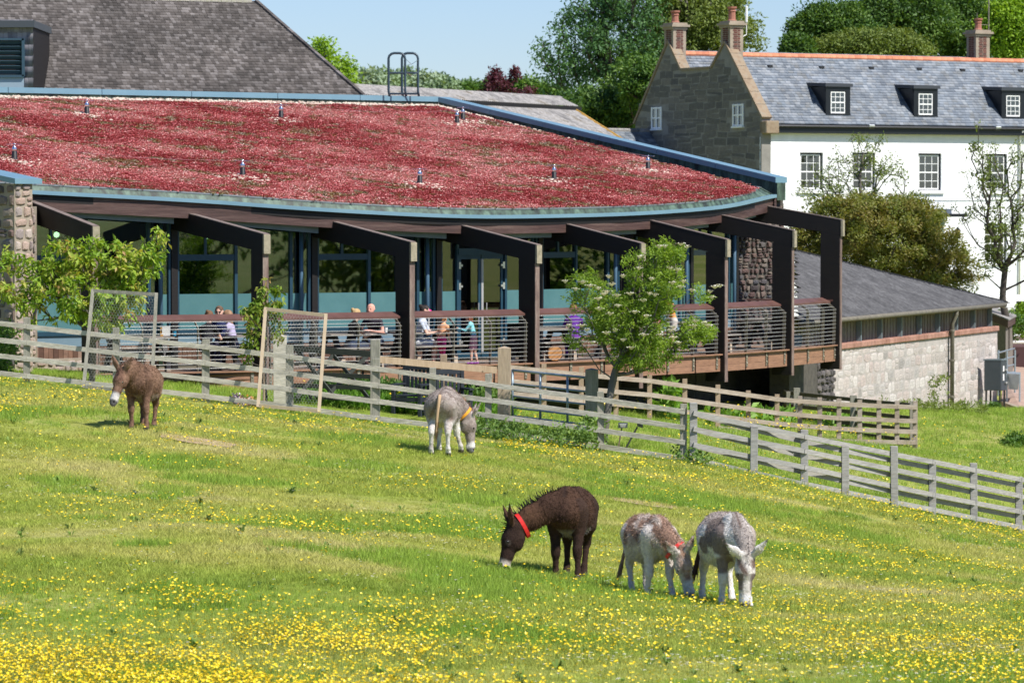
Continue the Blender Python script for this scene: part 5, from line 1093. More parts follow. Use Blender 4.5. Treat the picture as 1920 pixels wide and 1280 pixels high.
# brown pen fence beyond
def d3(u): return float(np.interp(u, [940, 1090, 1218, 1284, 1403, 1500, 1718], [84.5, 87.5, 89.4, 90.2, 91.5, 92.2, 93]))
f3 = empty('brown_pen_fence', P(1400, 810, 91), 'brown rail fence with many posts curving round the pen below the terrace', 'fence')
pu3 = [950, 1020, 1090, 1155, 1218, 1284, 1346, 1403, 1457, 1500, 1537, 1573, 1612, 1648, 1682, 1716]; pt3 = [676, 682, 688, 695, 703, 710, 721, 732, 739, 742, 745, 747, 749, 750, 751, 752]
for u, v in zip(pu3, pt3): b = G(u, d3(u)); mb = MB(); a = P(u, v, d3(u)); mb.hexa([Vector((a.x+x*.055, a.y+y*.05, b.z-.1)) for x, y in ((-1, -1), (1, -1), (1, 1), (-1, 1))], [Vector((a.x+x*.055, a.y+y*.05, a.z)) for x, y in ((-1, -1), (1, -1), (1, 1), (-1, 1))]); mb.build('post', m_newpost if u < 1500 else m_brownrail, f3)
b1 = ([950, 960, 1100, 1220, 1290, 1403, 1500, 1612, 1720], [688, 691, 703, 714, 723, 742, 753, 760, 763]); gp3 = [0, 24, 45, 66]
rr = [950, 1090, 1218, 1346, 1457, 1573, 1682, 1720]
rails(f3, rr, [d3(u) for u in rr], [(b1[0], [v+g for v in b1[1]]) for g in (0, 26)]+[(b1[0], [v+(49 if u < 1300 else 46) for u, v in zip(*b1)]), ([1284, 1403, 1500, 1612, 1720], [798, 805, 823, 828, 829])], m_brownrail, off=-.07, h=.105)
f4 = empty('shaded_pen_fence', P(1600, 790, 97), 'dark shaded return fence at the back of the pen against the pale wall', 'fence')
for u, v in ((1478, 734), (1494, 727), (1600, 741), (1712, 752)):
    d = float(np.interp(u, [1478, 1712], [98, 93.3])); a = P(u, v, d); b = G(u, d); mb = MB(); w_ = .08 if u > 1480 else .05; mb.hexa([Vector((a.x+x*w_, a.y+y*.08, b.z-.1)) for x, y in ((-1, -1), (1, -1), (1, 1), (-1, 1))], [Vector((a.x+x*w_, a.y+y*.08, a.z)) for x, y in ((-1, -1), (1, -1), (1, 1), (-1, 1))]); mb.build('post', m_oldpost, f4)
rails(f4, [1470, 1600, 1716], [98.2, 95.5, 93.2], [([1470, 1600, 1716], [735+g*1.0, 749+g*.97, 760+g]) for g in (0, 24, 46, 66)], mat('shaded_green_rail', [(.07, .065, .045), (.12, .11, .08)], .9, scale=3), off=.06)  # shade at the back of the pen put into the dark rail colour
# top rail and stout posts at the two gates behind the fence
gt = empty('gate_side_rail', P(820, 700, 80), 'tan upper rail between the black gate post and the stout gate post', 'fence')
post(gt, 703, 636, 800, 77.2, w=.19, m=m_oldpost, dz=.3); post(gt, 832, 664, 745, 81, w=.14, m=m_newpost)
rails(gt, [701, 931], [77.4, 79.8], [([701, 931], [673, 694])], m_newpost, off=-.12, h=.14)
gpst = empty('stout_gate_post', P(945, 790, 79), 'stout square gate post, tan on its sunny face, hinging the metal gate', 'gate post'); post(gpst, 945, 652, 800, 79, w=.27, m=mat('split_tan_post', [(.33, .25, .17), (.44, .36, .26)], .85, scale=2, stretch=(3, 3, .5), var=.2, bump=.4), top='peak', dz=.25)
gpst2 = empty('weathered_gate_post', P(1110, 840, 78), 'weathered dark grey gate post with pointed top at the latch end of the metal gate', 'gate post'); post(gpst2, 1110, 693, 838, 78, w=.26, m=m_oldpost, top='peak', dz=.24)
mg = empty('metal_field_gate', P(1030, 790, 79), 'blue grey galvanised tubular field gate between the two stout posts', 'gate')
m_gate = mat('galvanised_gate', [(.22, .30, .36), (.34, .42, .48)], .4, metal=.4, scale=4)
A0, A1 = (961, 79.3), (1100, 78.4); 
for g in (0, 26, 50, 72, 88): mb = MB(); mb.tube([P(A0[0], 694+g*.97, A0[1]), P(A1[0], 708+g, A1[1])], .022 if g else .028, 6); mb.build('bar', m_gate, mg, smooth=True)
for u in (961, 1013, 1064): f = (u-961)/139; d = 79.3-.9*f; mb = MB(); mb.tube([P(u, 693+14*f, d), P(u, 780+16*f, d)], .027, 6); mb.build('upright', m_gate, mg, smooth=True)
# white-lit square post and black timber gate at left centre
wp = empty('white_lit_gate_post', P(528, 760, 80), 'pale grey square gate post standing behind the tan wire frame', 'gate post'); post(wp, 526, 630, 762, 80, w=.27, m=m_oldrail, top='peak', dz=.28)
bg_ = empty('black_garden_gate', P(620, 740, 81), 'dark timber garden gate with crossed braces behind the wire frame', 'gate'); m_bt = mat('black_stained_gate', [(.03, .035, .03), (.055, .06, .05)], .7, scale=4)
for (u0, v0, u1, v1, w_) in ((540, 652, 700, 664, .13), (545, 700, 700, 706, .09), (545, 722, 700, 727, .09), (545, 742, 700, 748, .1)): mb = MB(); mb.beam(P(u0, v0, 81), P(u1, v1, 80), .05, w_); mb.build('bar', m_bt, bg_)
for (u0, v0, u1, v1) in ((622, 662, 690, 745), (690, 665, 610, 745), (560, 660, 628, 745), (628, 662, 556, 745)): mb = MB(); mb.beam(P(u0, v0, 80.9), P(u1, v1, 80.3), .04, .075); mb.build('brace', m_bt, bg_)
# two wire frames leaning on the fence
def wireframe(pts, d0, m, label, base):
    t_ = empty('wire_mesh_frame', base, label, 'mesh frame', 'wire mesh frames leaning on the field fence')
    q = [P(u, v, d) for (u, v, d) in pts]          # bottom left, bottom right, top right, top left
    for a, b in ((0, 1), (1, 2), (2, 3), (3, 0)): mb = MB(); dd = (q[b]-q[a]).normalized()*(.03 if a % 2 else -.03); mb.beam(q[a]-dd, q[b]+dd, .05, .065, up=(0, 0, 1) if a % 2 == 0 else (1, 0, 0)); mb.build('frame_bar', m, t_)
    e1 = q[1]-q[0]; e2 = q[3]-q[0]; W_ = e1.length; H_ = e2.length; s = .062; mb = MB(); rows = int(H_/(s*.866)); 
    def pp(x, y): return q[0].lerp(q[1], x/W_)*(1-y/H_)+q[3].lerp(q[2], x/W_)*(y/H_)+Vector((0, -.02, 0))
    for j in range(rows):
        y = j*s*.866*1.0; c = int(W_/s)
        for i in range(c):
            x = i*s+(s/2 if j % 2 else 0)+.01
            if x+s > W_: continue
            for (xa, ya, xb, yb) in ((x, y, x+s/2, y+s*.29), (x+s/2, y+s*.29, x+s, y), (x, y, x, y-s*.5)):
                if ya < 0 or yb < 0 or ya > H_ or yb > H_: continue
                a, b = pp(xa, ya), pp(xb, yb); d = (b-a); n = Vector((-d.z, 0, d.x)).normalized()*.0013; mb.poly([a-n, b-n, b+n, a+n], .5)
    tag(mb.build('wire_mesh', mat('galvanised_wire', (.42, .42, .38), .5, metal=.2), t_), kind='stuff')
wireframe([(157, 724, 76.6), (284, 738, 76.3), (293, 552, 76.9), (174, 545, 77.2)], 76, m_oldpost, 'grey wire mesh frame leaning on the fence beside the leafy tree', P(220, 730, 76.5))
wireframe([(484, 760, 75.7), (598, 770, 75.4), (611, 591, 76.0), (498, 579, 76.3)], 76, mat('fresh_timber_frame', [(.42, .32, .21), (.52, .42, .30)], .8, scale=3, stretch=(3, 3, .6)), 'newer tan wire mesh frame leaning on the fence beside the slim sapling', P(540, 762, 75.5))
# small signs on stakes
sg = empty('plant_label_sign', P(1158, 838, 77), 'small slate grey plaque on a thin stake behind the fence', 'sign'); m_slt = mat('slate_plaque', (.10, .12, .14), .4)
mb = MB(); mb.box(P(1168, 797, 77), (.19, .02, .11), (1, .1, 0), Y=(0, 1, .3)); mb.build('plaque', m_slt, sg); mb = MB(); c = P(1168, 797, 76.98)
for k in range(3): mb.box(c+Vector((0, -.013, .025-.025*k)), (.14-.02*k, .004, .010), (1, .1, 0), Y=(0, 1, .3))
tag(mb.build('faint_lettering', m_wht2, sg), kind='stuff'); mb = MB(); mb.tube([P(1166, 802, 77.05), P(1158, 845, 77.05)], .015, 5); mb.build('stake', m_post, sg)
sg2 = empty('plant_label_sign', P(1172, 842, 77.4), 'second plaque seen edge on atop a leaning dark stake', 'sign'); mb = MB(); mb.box(P(1200, 797, 77.4), (.14, .02, .09), (1, -.6, -.35), Y=(0, 1, .5)); mb.build('plaque', m_slt, sg2); mb = MB(); mb.tube([P(1195, 800, 77.4), P(1170, 846, 77.4)], .02, 5); mb.build('stake', m_bt, sg2)
# black garden chairs on the lawn
def chair(u, v, d, rz, label, s=1.0):
    g0_ = G(u, d); c = empty('garden_armchair', g0_, label, 'chair', 'black timber garden chairs on the lawn', rz); M = wm(c)
    def bx(nm, x, y, z, sx, sy, sz, tilt=0): mb = MB(); mb.box(M @ Vector((x, y, z)), (sx, sy, sz), M.to_3x3() @ Vector((1, 0, 0))); return mb.build(nm, m_bt2, c)
    for x in (-.31, .31):
        bx('leg', x, -.27, .31, .07, .07, .64); bx('leg', x, .27, .52, .07, .07, 1.05); bx('armrest', x, 0, .65, .09, .68, .04); bx('side_rail', x, 0, .34, .04, .5, .09)
    for k in range(5): bx('seat_slat', 0, -.24+.11*k, .42, .56, .09, .03)
    for k in range(6): bx('back_slat', -.23+.092*k, .27, .70, .055, .03, .5)
    bx('top_rail', 0, .27, 1.0, .56, .05, .1); bx('front_rail', 0, -.27, .34, .55, .04, .09)
m_bt2 = mat('black_blue_timber', [(.018, .022, .03), (.03, .038, .05)], .6, scale=4)
chair(773, 0, 80.5, R(-25), 'black garden chair left of the pale grey grazing donkey'); chair(848, 0, 80.3, R(20), 'black garden chair behind the rump of the pale grey donkey')
# ------------------------------------------------------------------ tables on the terrace
def dpos(x, inn):
    """place on the deck: x along the curve (8 per bay), inn metres in from the edge"""
    p = pline(dline, x); t = (pline(dline, min(x+.5, 63.9))-pline(dline, max(0, x-.5))).normalized(); n = Vector((-t.y, t.x, 0)); return V3(p+n*inn, DECK), math.atan2(t.y, t.x)
m_tbt = mat('grey_table_top', [(.16, .14, .12), (.25, .22, .19)], .8, scale=4, stretch=(.6, 4, 1), bump=.2); m_tbl = mat('black_table_leg', [(.02, .018, .018), (.04, .035, .035)], .6, scale=4)
m_lit = mat('sunlit_leg_timber', [(.42, .33, .24), (.52, .43, .33)], .85, scale=4)  # sunlight on the lower table legs put into this pale colour
def picnic(x, inn, label, turn=0, s=1.0):
    p, a = dpos(x, inn); t_ = empty('picnic_table', p, label, 'picnic table', 'picnic tables on the terrace', a+turn); M = wm(t_); X = M.to_3x3() @ Vector((1, 0, 0))
    def bx(nm, x, y, z, sx, sy, sz, m=m_tbt, par=None): mb = MB(); mb.box(M @ Vector((x, y, z)), (sx, sy, sz), X); return mb.build(nm, m, par or t_)
    for k in range(5): bx('top_plank', 0, -.30+.15*k, .75, 1.5, .14, .04)
    for sy in (-1, 1):
        for k in range(2): bx('bench_plank', 0, sy*(.62+.13*k-.065), .45, 1.5, .12, .04)
    for sx in (-.58, .58):
        bx('crossbar', sx, 0, .69, .06, .66, .08, m_tbl); bx('bench_bearer', sx, 0, .39, .07, 1.4, .08, m_tbl)
        for sy in (-1, 1):
            mb = MB(); mb.beam(M @ Vector((sx*.93, sy*.2, .70)), M @ Vector((sx*.93, sy*.52, .02)), .09, .11, up=X); mb.build('leg', m_tbl, t_); bx('leg_lit_end', sx*.93, sy*.5, .12, .10, .14, .24, m_lit)  # pale block over each leg end, painted as sunlit
picnic(11.5, 1.7, 'picnic table on the terrace nearest the leafy tree'); picnic(16.6, 1.5, 'picnic table in front of the slim sapling with three diners'); picnic(22.2, 1.35, 'picnic table where the bald man sits'); picnic(27.0, 1.5, 'picnic table beside the dark haired woman, right of the third post'); picnic(35.8, 1.5, 'picnic table hidden behind the flowering rowan'); picnic(43.0, 1.5, 'picnic table behind the right half of the rowan'); picnic(50.5, 1.4, 'picnic table in front of the rubble flank wall'); picnic(57.5, 1.3, 'picnic table in the last bay at the right end')
# table things
def small(x, inn, dz, build_, name, label, cat, dx=0):
    p, a = dpos(x, inn); p = p+Vector((math.cos(a)*dx, math.sin(a)*dx, dz)); t_ = empty(name, p, label, cat); build_(t_, p); return t_
def cupb(col):
    def f(t_, p): mb = MB(); mb.lathe(p, [(.035, 0), (.045, .11), (.04, .11)], 10); mb.build('cup_body', mat('paint_'+col, {'blue': (.02, .20, .35), 'white': (.8, .8, .8), 'pink': (.75, .02, .25)}[col], .4), t_)
    return f
small(12.9, 1.35, .78, cupb('blue'), 'drinking_cup', 'bright blue cup on the picnic table at the left bay', 'cup')
def menu(t_, p): mb = MB(); mb.box(p+Vector((0, .05, .12)), (.18, .01, .22), (1, .2, 0), Y=(0, 1, .25)); mb.build('card', m_wht2, t_); mb = MB(); mb.box(p+Vector((-.1, .06, .1)), (.06, .03, .2), (1, .2, 0)); mb.build('holder', mat('orange_wood', (.45, .25, .08), .6), t_)
small(12.6, 1.45, .77, menu, 'menu_holder', 'white menu card in an orange wooden holder beside the blue cup', 'menu')
small(24.3, 1.3, .78, cupb('white'), 'drinking_cup', 'white cup on the table in front of the bald man', 'cup')
def balloon(t_, p):
    mb = MB(); mb.tube([p, p+Vector((0, 0, .36))], .012, 5); mb.build('stick', m_wht2, t_); mb = MB(); mb.lathe(p+Vector((0, 0, .36)), [(.001, 0), (.06, .03), (.075, .08), (.06, .13), (.001, .16)], 10); mb.build('balloon', mat('paint_pink', (.75, .02, .25), .4), t_, smooth=True)
small(27.6, 1.6, .77, balloon, 'pink_whirligig', 'bright pink ball on a white stick above the second picnic table', 'toy')
def plates(t_, p): 
    for k in range(2): mb = MB(); mb.lathe(p+Vector((.25*k, .05*k, 0)), [(.03, 0), (.11, .02), (.10, .02)], 12); mb.build('plate', m_wht2, t_)
small(26.6, 1.4, .775, plates, 'plates', 'white plates on the table of the dark haired woman', 'plates')
def log(t_, p):
    mb = MB(); mb.tube([p+Vector((-.1, .6, .2)), p+Vector((0, 0, .2))], .2, 12); mb.build('bark', mat('bark_brown', [(.06, .03, .02), (.12, .06, .035)], .9, scale=9, bump=.6), t_); mb = MB(); mb.tube([p+Vector((0, -.001, .2)), p+Vector((0.002, -.02, .2))], .175, 12); mb.build('sawn_face', mat('orange_sawn_wood', (.55, .27, .10), .8), t_)
small(34.9, .75, .0, log, 'log_seat', 'short sawn log lying on the deck behind the rail left of the rowan', 'log')
for k, x in enumerate((37.5, 49.9, 57.7, 61.5)):
    def pot(t_, p): mb = MB(); mb.lathe(p, [(.14, 0), (.17, .3), (.18, .3), (.16, .3), (.15, .27)], 4); mb.build('tub', mat('slate_blue_tub', (.03, .05, .065), .5), t_)
    if k: small(x, .95, 0, pot, 'deck_tub', ['', 'dark blue tub at the foot of the seventh post, left of the flank wall tables', 'dark blue tub standing near the end railing post', 'dark blue tub in the far right corner of the deck'][k], 'tub')
# ------------------------------------------------------------------ trees and plants
def leafmat(name, cols, trans=.3, rough=.55, k=1.45):
    cols = [tuple(min(.8, c*k) for c in q) for q in cols]
    return mat(name, cols, rough, src='rnd', trans=trans, spec=.35)
m_bark = mat('grey_bark', [(.10, .09, .075), (.18, .165, .14)], .95, scale=6, stretch=(1, 1, .4), bump=.6)
m_barkd = mat('dark_bark', [(.045, .038, .03), (.085, .072, .06)], .95, scale=6, stretch=(1, 1, .4), bump=.6)
def leaves(rg, cen, crad, per, size, outw, center, cvar, droop=.3, aspect=.5, upb=.5):
    """cen: cluster centres; returns verts, faces, rnd"""
    n = len(cen)*per; c = np.repeat(cen, per, 0); rn0 = np.repeat(rg.random(len(cen)), per)
    off = rg.normal(0, 1, (n, 3)); off = off/np.linalg.norm(off, axis=1)[:, None]*(rg.random((n, 1))**.5)*crad; off[:, 2] *= .8; p = c+off
    o = (p-center); o = o/np.maximum(np.linalg.norm(o, axis=1), 1e-6)[:, None]
    ax = rg.normal(0, 1, (n, 3))+o*outw; ax[:, 2] -= droop; ax /= np.linalg.norm(ax, axis=1)[:, None]
    nr = rg.normal(0, .6, (n, 3))+o*.5; nr[:, 2] += upb; nr -= ax*(nr*ax).sum(1)[:, None]; nr /= np.maximum(np.linalg.norm(nr, axis=1), 1e-6)[:, None]
    sd = np.cross(ax, nr); L = size*rg.uniform(.7, 1.3, n)[:, None]; w = L*aspect/2
    v0 = p-ax*L*.1; v1 = p+ax*L*.42-sd*w+nr*L*.06; v2 = p+ax*L*.95-nr*L*.08; v3 = p+ax*L*.42+sd*w+nr*L*.06
    V = np.stack([v0, v1, v2, v3], 1).reshape(-1, 3); b = np.arange(n)*4; Fc = np.concatenate([np.stack([b, b+1, b+2], 1), np.stack([b, b+2, b+3], 1)])
    r = np.clip(cvar*rn0+(1-cvar)*rg.random(n), 0, 1); return V, Fc, np.concatenate([r, r])
def lobesample(rg, lobes, n, shell=.45):
    vol = np.array([l[1][0]*l[1][1]*l[1][2]*(l[2] if len(l) > 2 else 1) for l in lobes]); k = rg.choice(len(lobes), n, p=vol/vol.sum()); d = rg.normal(0, 1, (n, 3)); d /= np.linalg.norm(d, axis=1)[:, None]
    r = (shell+(1-shell)*rg.random(n)**.6)[:, None]; c = np.array([lobes[i][0] for i in k]); R_ = np.array([lobes[i][1] for i in k]); return c+d*r*R_
def skeleton(rg, trunk, targets, maxe=.8, bow=.12, alpha=.55):
    nodes = [np.array(p, float) for p in trunk]; par = [-1]+list(range(len(trunk)-1)); fork = nodes[-1]; st = max(1, int(len(trunk)*.4)); leaf = []; pl = [0.]
    for i in range(1, len(nodes)): pl.append(pl[-1]+float(np.linalg.norm(nodes[i]-nodes[i-1])))
    for t in targets[np.argsort(np.linalg.norm(targets-nodes[st], axis=1))]:
        A = np.array(nodes[st-1:]); dv = t-A; d = np.linalg.norm(dv, axis=1); pen = d+np.maximum(0, -dv[:, 2])*.8+alpha*np.array(pl[st-1:]); j = int(np.argmin(pen))+st-1; a = nodes[j]; L = np.linalg.norm(t-a); k = max(1, int(math.ceil(L/maxe))); prev = j
        for i in range(1, k+1):
            f = i/k; q = a+(t-a)*f+np.array([0, 0, -math.sin(math.pi*f)*bow*L]) + (rg.normal(0, .03*L/k, 3) if i < k else 0); nodes.append(q); par.append(prev); pl.append(pl[prev]+float(np.linalg.norm(nodes[-1]-nodes[prev]))); prev = len(nodes)-1
        leaf.append(prev)
    return nodes, par, leaf
def tree(name, label, cat, base, trunk, lobes, n_t, per, size, lm, bark=None, r_tip=.008, r_base=.2, crad=.3, seed=1, group=None, maxe=.8, outw=.8, cvar=.5, droop=.3, aspect=.5, shell=.45, extra=0, expo=2.3, leafname='foliage', flowers=None, bow=.12, upb=.5):
    rg = np.random.default_rng(seed); t_ = empty(name, base, label, cat, group); tg = lobesample(rg, lobes, n_t, shell)
    nodes, par, leaf = skeleton(rg, trunk, tg, maxe, bow); N_ = len(nodes); acc = np.zeros(N_)
    for l in leaf: acc[l] += r_tip**expo
    for i in range(N_-1, 0, -1):
        if acc[i] == 0: acc[i] = r_tip**expo
        acc[par[i]] += acc[i]
    rad = acc**(1/expo); rad = np.minimum(rad*(r_base/max(rad[0], 1e-6)) if rad[0] > r_base else rad, r_base)
    nt_ = len(trunk); v = []; f = []; 
    for i in range(1, N_):
        a, b = np.array(nodes[par[i]]), np.array(nodes[i]); ra, rb = rad[par[i]], rad[i]
        if i < nt_: ra, rb = max(ra, r_base*(1-.5*(i-1)/nt_)), max(rb, r_base*(1-.5*i/nt_))
        else: ra = min(ra, rb*1.5)
        d = b-a; L = np.linalg.norm(d)
        if L < 1e-5: continue
        d /= L; s = np.cross(d, [.3, .2, 1] if abs(d[2]) < .9 else [1, 0, 0]); s /= np.linalg.norm(s); q = np.cross(d, s); ns = 6 if ra > .05 else 4; k = len(v)
        for (c, r_) in ((a-d*ra*.3, ra), (b+d*rb*.3, rb)):
            for j in range(ns): an = 2*math.pi*j/ns; v.append(c+(s*math.cos(an)+q*math.sin(an))*r_)
        f += [[k+j, k+(j+1) % ns, k+ns+(j+1) % ns, k+ns+j] for j in range(ns)]
    off = np.array(wm(t_).translation); link('trunk', mesh_np('trunk', np.array(v)-off, np.array(f), bark or m_bark, smooth=True), t_)
    cen = np.array([nodes[l] for l in leaf]); 
    if extra: cen = np.concatenate([cen, lobesample(rg, lobes, extra, shell*.8)])
    ctr = np.mean(cen, 0)-np.array([0, 0, .5]); V_, F_, r_ = leaves(rg, cen, crad, per, size, outw, ctr, cvar, droop, aspect, upb)
    link(leafname, mesh_np(leafname, V_-off, F_, lm, r_), t_); return t_, cen
def LB(u, v, d, ru, rv, rd=None, w=1): k = d/F; return (np.array(P(u, v, d)), (ru*k, (rd if rd is not None else ru*k), rv*k), w)
def trk(pts, n=6): return [np.array(p) for p in catmull([P(*q) for q in pts], n)]
gA = [(.018, .05, .010), (.045, .10, .016), (.08, .15, .025), (.13, .20, .035)]
L_dark = leafmat('leaf_dark_green', [(.018, .045, .010), (.035, .08, .016), (.07, .13, .022), (.12, .19, .035)])
L_mid = leafmat('leaf_mid_green', gA); L_blue = leafmat('leaf_bluish_green', [(.03, .08, .03), (.055, .12, .04), (.09, .17, .05)])
L_yel = leafmat('leaf_yellow_green', [(.09, .17, .01), (.15, .25, .015), (.22, .32, .03)]); L_cherry = leafmat('leaf_fresh_yellow_green', [(.07, .14, .012), (.13, .22, .02), (.20, .29, .03), (.26, .28, .05), (.30, .16, .08)], .35)
L_rowan = leafmat('leaf_rowan', [(.09, .15, .02), (.15, .23, .03), (.22, .30, .045)], .45); L_bronze = leafmat('leaf_bronze_green', [(.075, .10, .02), (.12, .145, .03), (.16, .165, .035), (.17, .135, .04), (.08, .13, .025)], .35)
L_purple = leafmat('leaf_purple', [(.035, .008, .015), (.08, .02, .03), (.05, .012, .02)], .2); L_olive = leafmat('leaf_olive', [(.07, .10, .02), (.11, .15, .03), (.15, .18, .045)], .3)
L_haze = leafmat('leaf_hazed_blue_green', [(.10, .15, .08), (.14, .20, .10), (.17, .23, .14)], .2); L_hazy2 = leafmat('leaf_hazed_pale', [(.17, .22, .14), (.20, .26, .17)], .2)  # distance haze put into these leaf colours
# near trees ---------------------------------------------------
b_ = P(172, 715, 79.5)
tree('cherry_tree', 'young spreading cherry tree with fresh drooping yellow green leaves at the left', 'tree', b_, trk([(172, 725, 79.5), (175, 660, 79.4), (172, 625, 79.3)], 4),
 [LB(180, 560, 79, 95, 55, .9), LB(90, 520, 79.2, 70, 38, .8, .7), LB(20, 490, 79.6, 45, 26, .6, .5), LB(240, 500, 79, 65, 45, .7), LB(285, 460, 79, 22, 34, .4), LB(150, 475, 79.3, 80, 32, .7), LB(60, 560, 79, 60, 24, .5), LB(15, 540, 79, 30, 12, .4, 2), LB(200, 610, 78.9, 40, 18, .4), LB(70, 590, 79, 50, 14, .3)], 300, 19, .14, L_cherry, m_bark, .006, .07, .15, seed=3, outw=.6, droop=1.1, aspect=.42, shell=.2, maxe=.5, extra=20)
b_ = P(500, 755, 76.9); tree('plum_sapling', 'slim sapling with bronze tipped drooping leaves behind the tan wire frame', 'tree', b_, trk([(500, 760, 76.9), (498, 690, 76.9), (500, 620, 76.9), (498, 560, 76.9)], 5),
 [LB(475, 590, 76.8, 26, 40, .35), LB(505, 560, 76.9, 26, 42, .35), LB(520, 600, 77, 20, 42, .35), LB(470, 640, 76.9, 16, 50, .25), LB(498, 540, 77, 16, 22, .2)], 85, 9, .13, leafmat('leaf_bronze_tipped', [(.05, .10, .015), (.10, .17, .02), (.17, .22, .03), (.28, .16, .07)], .35), m_barkd, .005, .022, .11, seed=5, outw=.3, droop=1.4, aspect=.45, shell=.2, maxe=.4)
mb = MB(); mb.tube([P(494, 770, 77), P(499, 600, 77)], .022, 6); mb.build('tree_stake', m_newpost, label='thin tan stake supporting the slim sapling', cat='stake')
b_ = P(1133, 835, 77.2)
rw, rc = tree('rowan_tree', 'rowan tree with cream flower clusters and a slanting grey trunk behind the gate post', 'tree', b_, trk([(1131, 838, 77.2), (1138, 780, 77.2), (1148, 720, 77.3), (1160, 680, 77.3), (1190, 640, 77.3)], 5),
 [LB(1175, 600, 77.3, 80, 62, .9), LB(1235, 540, 77.2, 55, 52, .8), LB(1245, 475, 77.2, 36, 28, .5, 1.6), LB(1110, 560, 77.4, 48, 40, .6), LB(1085, 635, 77.3, 30, 24, .4), LB(1190, 505, 77.4, 22, 38, .35, 1.3), LB(1300, 620, 77.3, 40, 26, .45, 1.3), LB(1320, 550, 77.3, 30, 18, .3, 1.5), LB(1200, 668, 77.3, 62, 28, .6), LB(1095, 520, 77.3, 28, 16, .3, 1.3), LB(1240, 650, 77.3, 50, 30, .5)], 420, 34, .075, L_rowan, m_bark, .006, .085, .14, seed=11, outw=.9, droop=.5, aspect=.34, shell=.25, maxe=.45, extra=300)
# cream umbels
m_umb = mat('cream_blossom', [(.66, .60, .42), (.80, .77, .62), (.85, .84, .75)], .9, src='rnd')
rg = np.random.default_rng(4); uv = [(1057, 527), (1092, 527), (1108, 533), (1120, 540), (1137, 546), (1142, 520), (1160, 552), (1180, 552), (1197, 481), (1196, 503), (1234, 460), (1246, 463), (1275, 460), (1290, 462), (1255, 502), (1272, 508), (1258, 530), (1277, 536), (1217, 552), (1230, 553), (1120, 560), (1130, 548), (1162, 572), (1150, 535), (1124, 577), (1203, 563), (1297, 545), (1338, 535), (1347, 533), (1330, 546), (1305, 600), (1322, 604), (1335, 558), (1300, 612), (1330, 612), (1265, 612), (1255, 620), (1240, 625), (1090, 610), (1098, 620), (1136, 625), (1110, 640), (1168, 638), (1184, 650), (1205, 630), (1065, 608), (1270, 640), (1260, 632), (1155, 617), (1190, 585), (1215, 590), (1282, 524), (1223, 520), (1168, 520), (1080, 543), (1145, 590)]
mb = MB()
umb = empty('blossom_holder', b_, None) if False else None
for (u, v) in uv:
    c = P(u+rg.uniform(-3, 3), v+rg.uniform(-3, 3), 76.25+rg.uniform(0, .3)); mb = MB(); R0 = rg.uniform(.06, .10)
    for k in range(26):
        a = rg.uniform(0, 6.28); r = R0*math.sqrt(rg.uniform()); q = c+Vector((math.cos(a)*r*1.25, math.sin(a)*r, .03*(1-(r/R0)**2)+rg.uniform(-.006, .006))); s = rg.uniform(.010, .016); t0 = rg.uniform(0, 6)
        mb.poly([q+Vector((math.cos(t0+i*2.1)*s, math.sin(t0+i*2.1)*s, .008*math.sin(t0*3+i))) for i in range(3)]); 
    mb.tube([c-Vector((0, 0, .04)), c+Vector((0, 0, .01))], [.012, R0*.85], 7, r=.1); mb.build('flower_cluster', m_umb, rw)
# behind the restaurant --------------------------------------------------
tree('tall_ash_tree', 'tall airy tree with bluish green leaves rising left of the stone gable', 'tree', P(1150, 600, 182), trk([(1150, 620, 182), (1150, 420, 182), (1152, 260, 182), (1145, 200, 182), (1140, 120, 182), (1130, 40, 182)], 3),
 [LB(1085, 90, 182, 85, 75, 2.5), LB(1150, 60, 182, 90, 80, 2.5), LB(1060, 150, 182, 60, 45, 1.5), LB(1130, 180, 182, 75, 55, 2), LB(1110, 20, 182, 75, 40, 2), LB(1180, -20, 182, 90, 60, 2.5), LB(1030, 100, 182, 45, 30, 1.3), LB(1200, 120, 182, 60, 90, 2)], 330, 44, .18, L_blue, m_barkd, .022, .38, .62, seed=21, outw=.6, shell=.35, maxe=1.4, extra=60, droop=.4)
tree('dense_willow_tree', 'broad olive green tree filling the sky behind the chimneys', 'tree', P(1300, 600, 186), trk([(1300, 620, 186), (1300, 420, 186), (1290, 240, 186), (1300, 120, 186), (1310, 20, 186)], 3),
 [LB(1290, 70, 186, 95, 90, 3), LB(1240, 150, 186, 70, 90, 2.5), LB(1340, 40, 186, 70, 70, 2.5), LB(1260, -10, 186, 90, 55, 2.5), LB(1390, 70, 187, 35, 45, 1.3), LB(1180, 200, 184, 60, 70, 2)], 420, 66, .17, L_olive, m_bark, .02, .42, .6, seed=22, outw=.6, shell=.3, maxe=1.4, extra=330, droop=.5)
tree('shaded_thicket', 'dark leafy undergrowth at the foot of the tall trees left of the gable', 'shrub', P(1160, 500, 172), trk([(1160, 520, 172), (1160, 360, 172), (1160, 260, 172)], 3),
 [LB(1110, 205, 172, 60, 45, 2), LB(1170, 210, 172, 60, 60, 2), LB(1050, 215, 174, 50, 26, 1.5), LB(1190, 160, 170, 40, 60, 1.6)], 180, 48, .20, L_dark, m_barkd, .02, .3, .55, seed=23, shell=.2, maxe=1.4, extra=150)
tree('light_green_bush', 'lighter green bush catching the sun beside the stone gable', 'shrub', P(1205, 400, 168), trk([(1205, 420, 168), (1205, 250, 168), (1200, 170, 168)], 3), [LB(1205, 130, 168, 32, 26, 1), LB(1190, 160, 168, 26, 24, 1), LB(1215, 170, 168, 22, 40, 1)], 90, 34, .17, L_mid, m_barkd, .02, .15, .4, seed=24, shell=.3, extra=60)
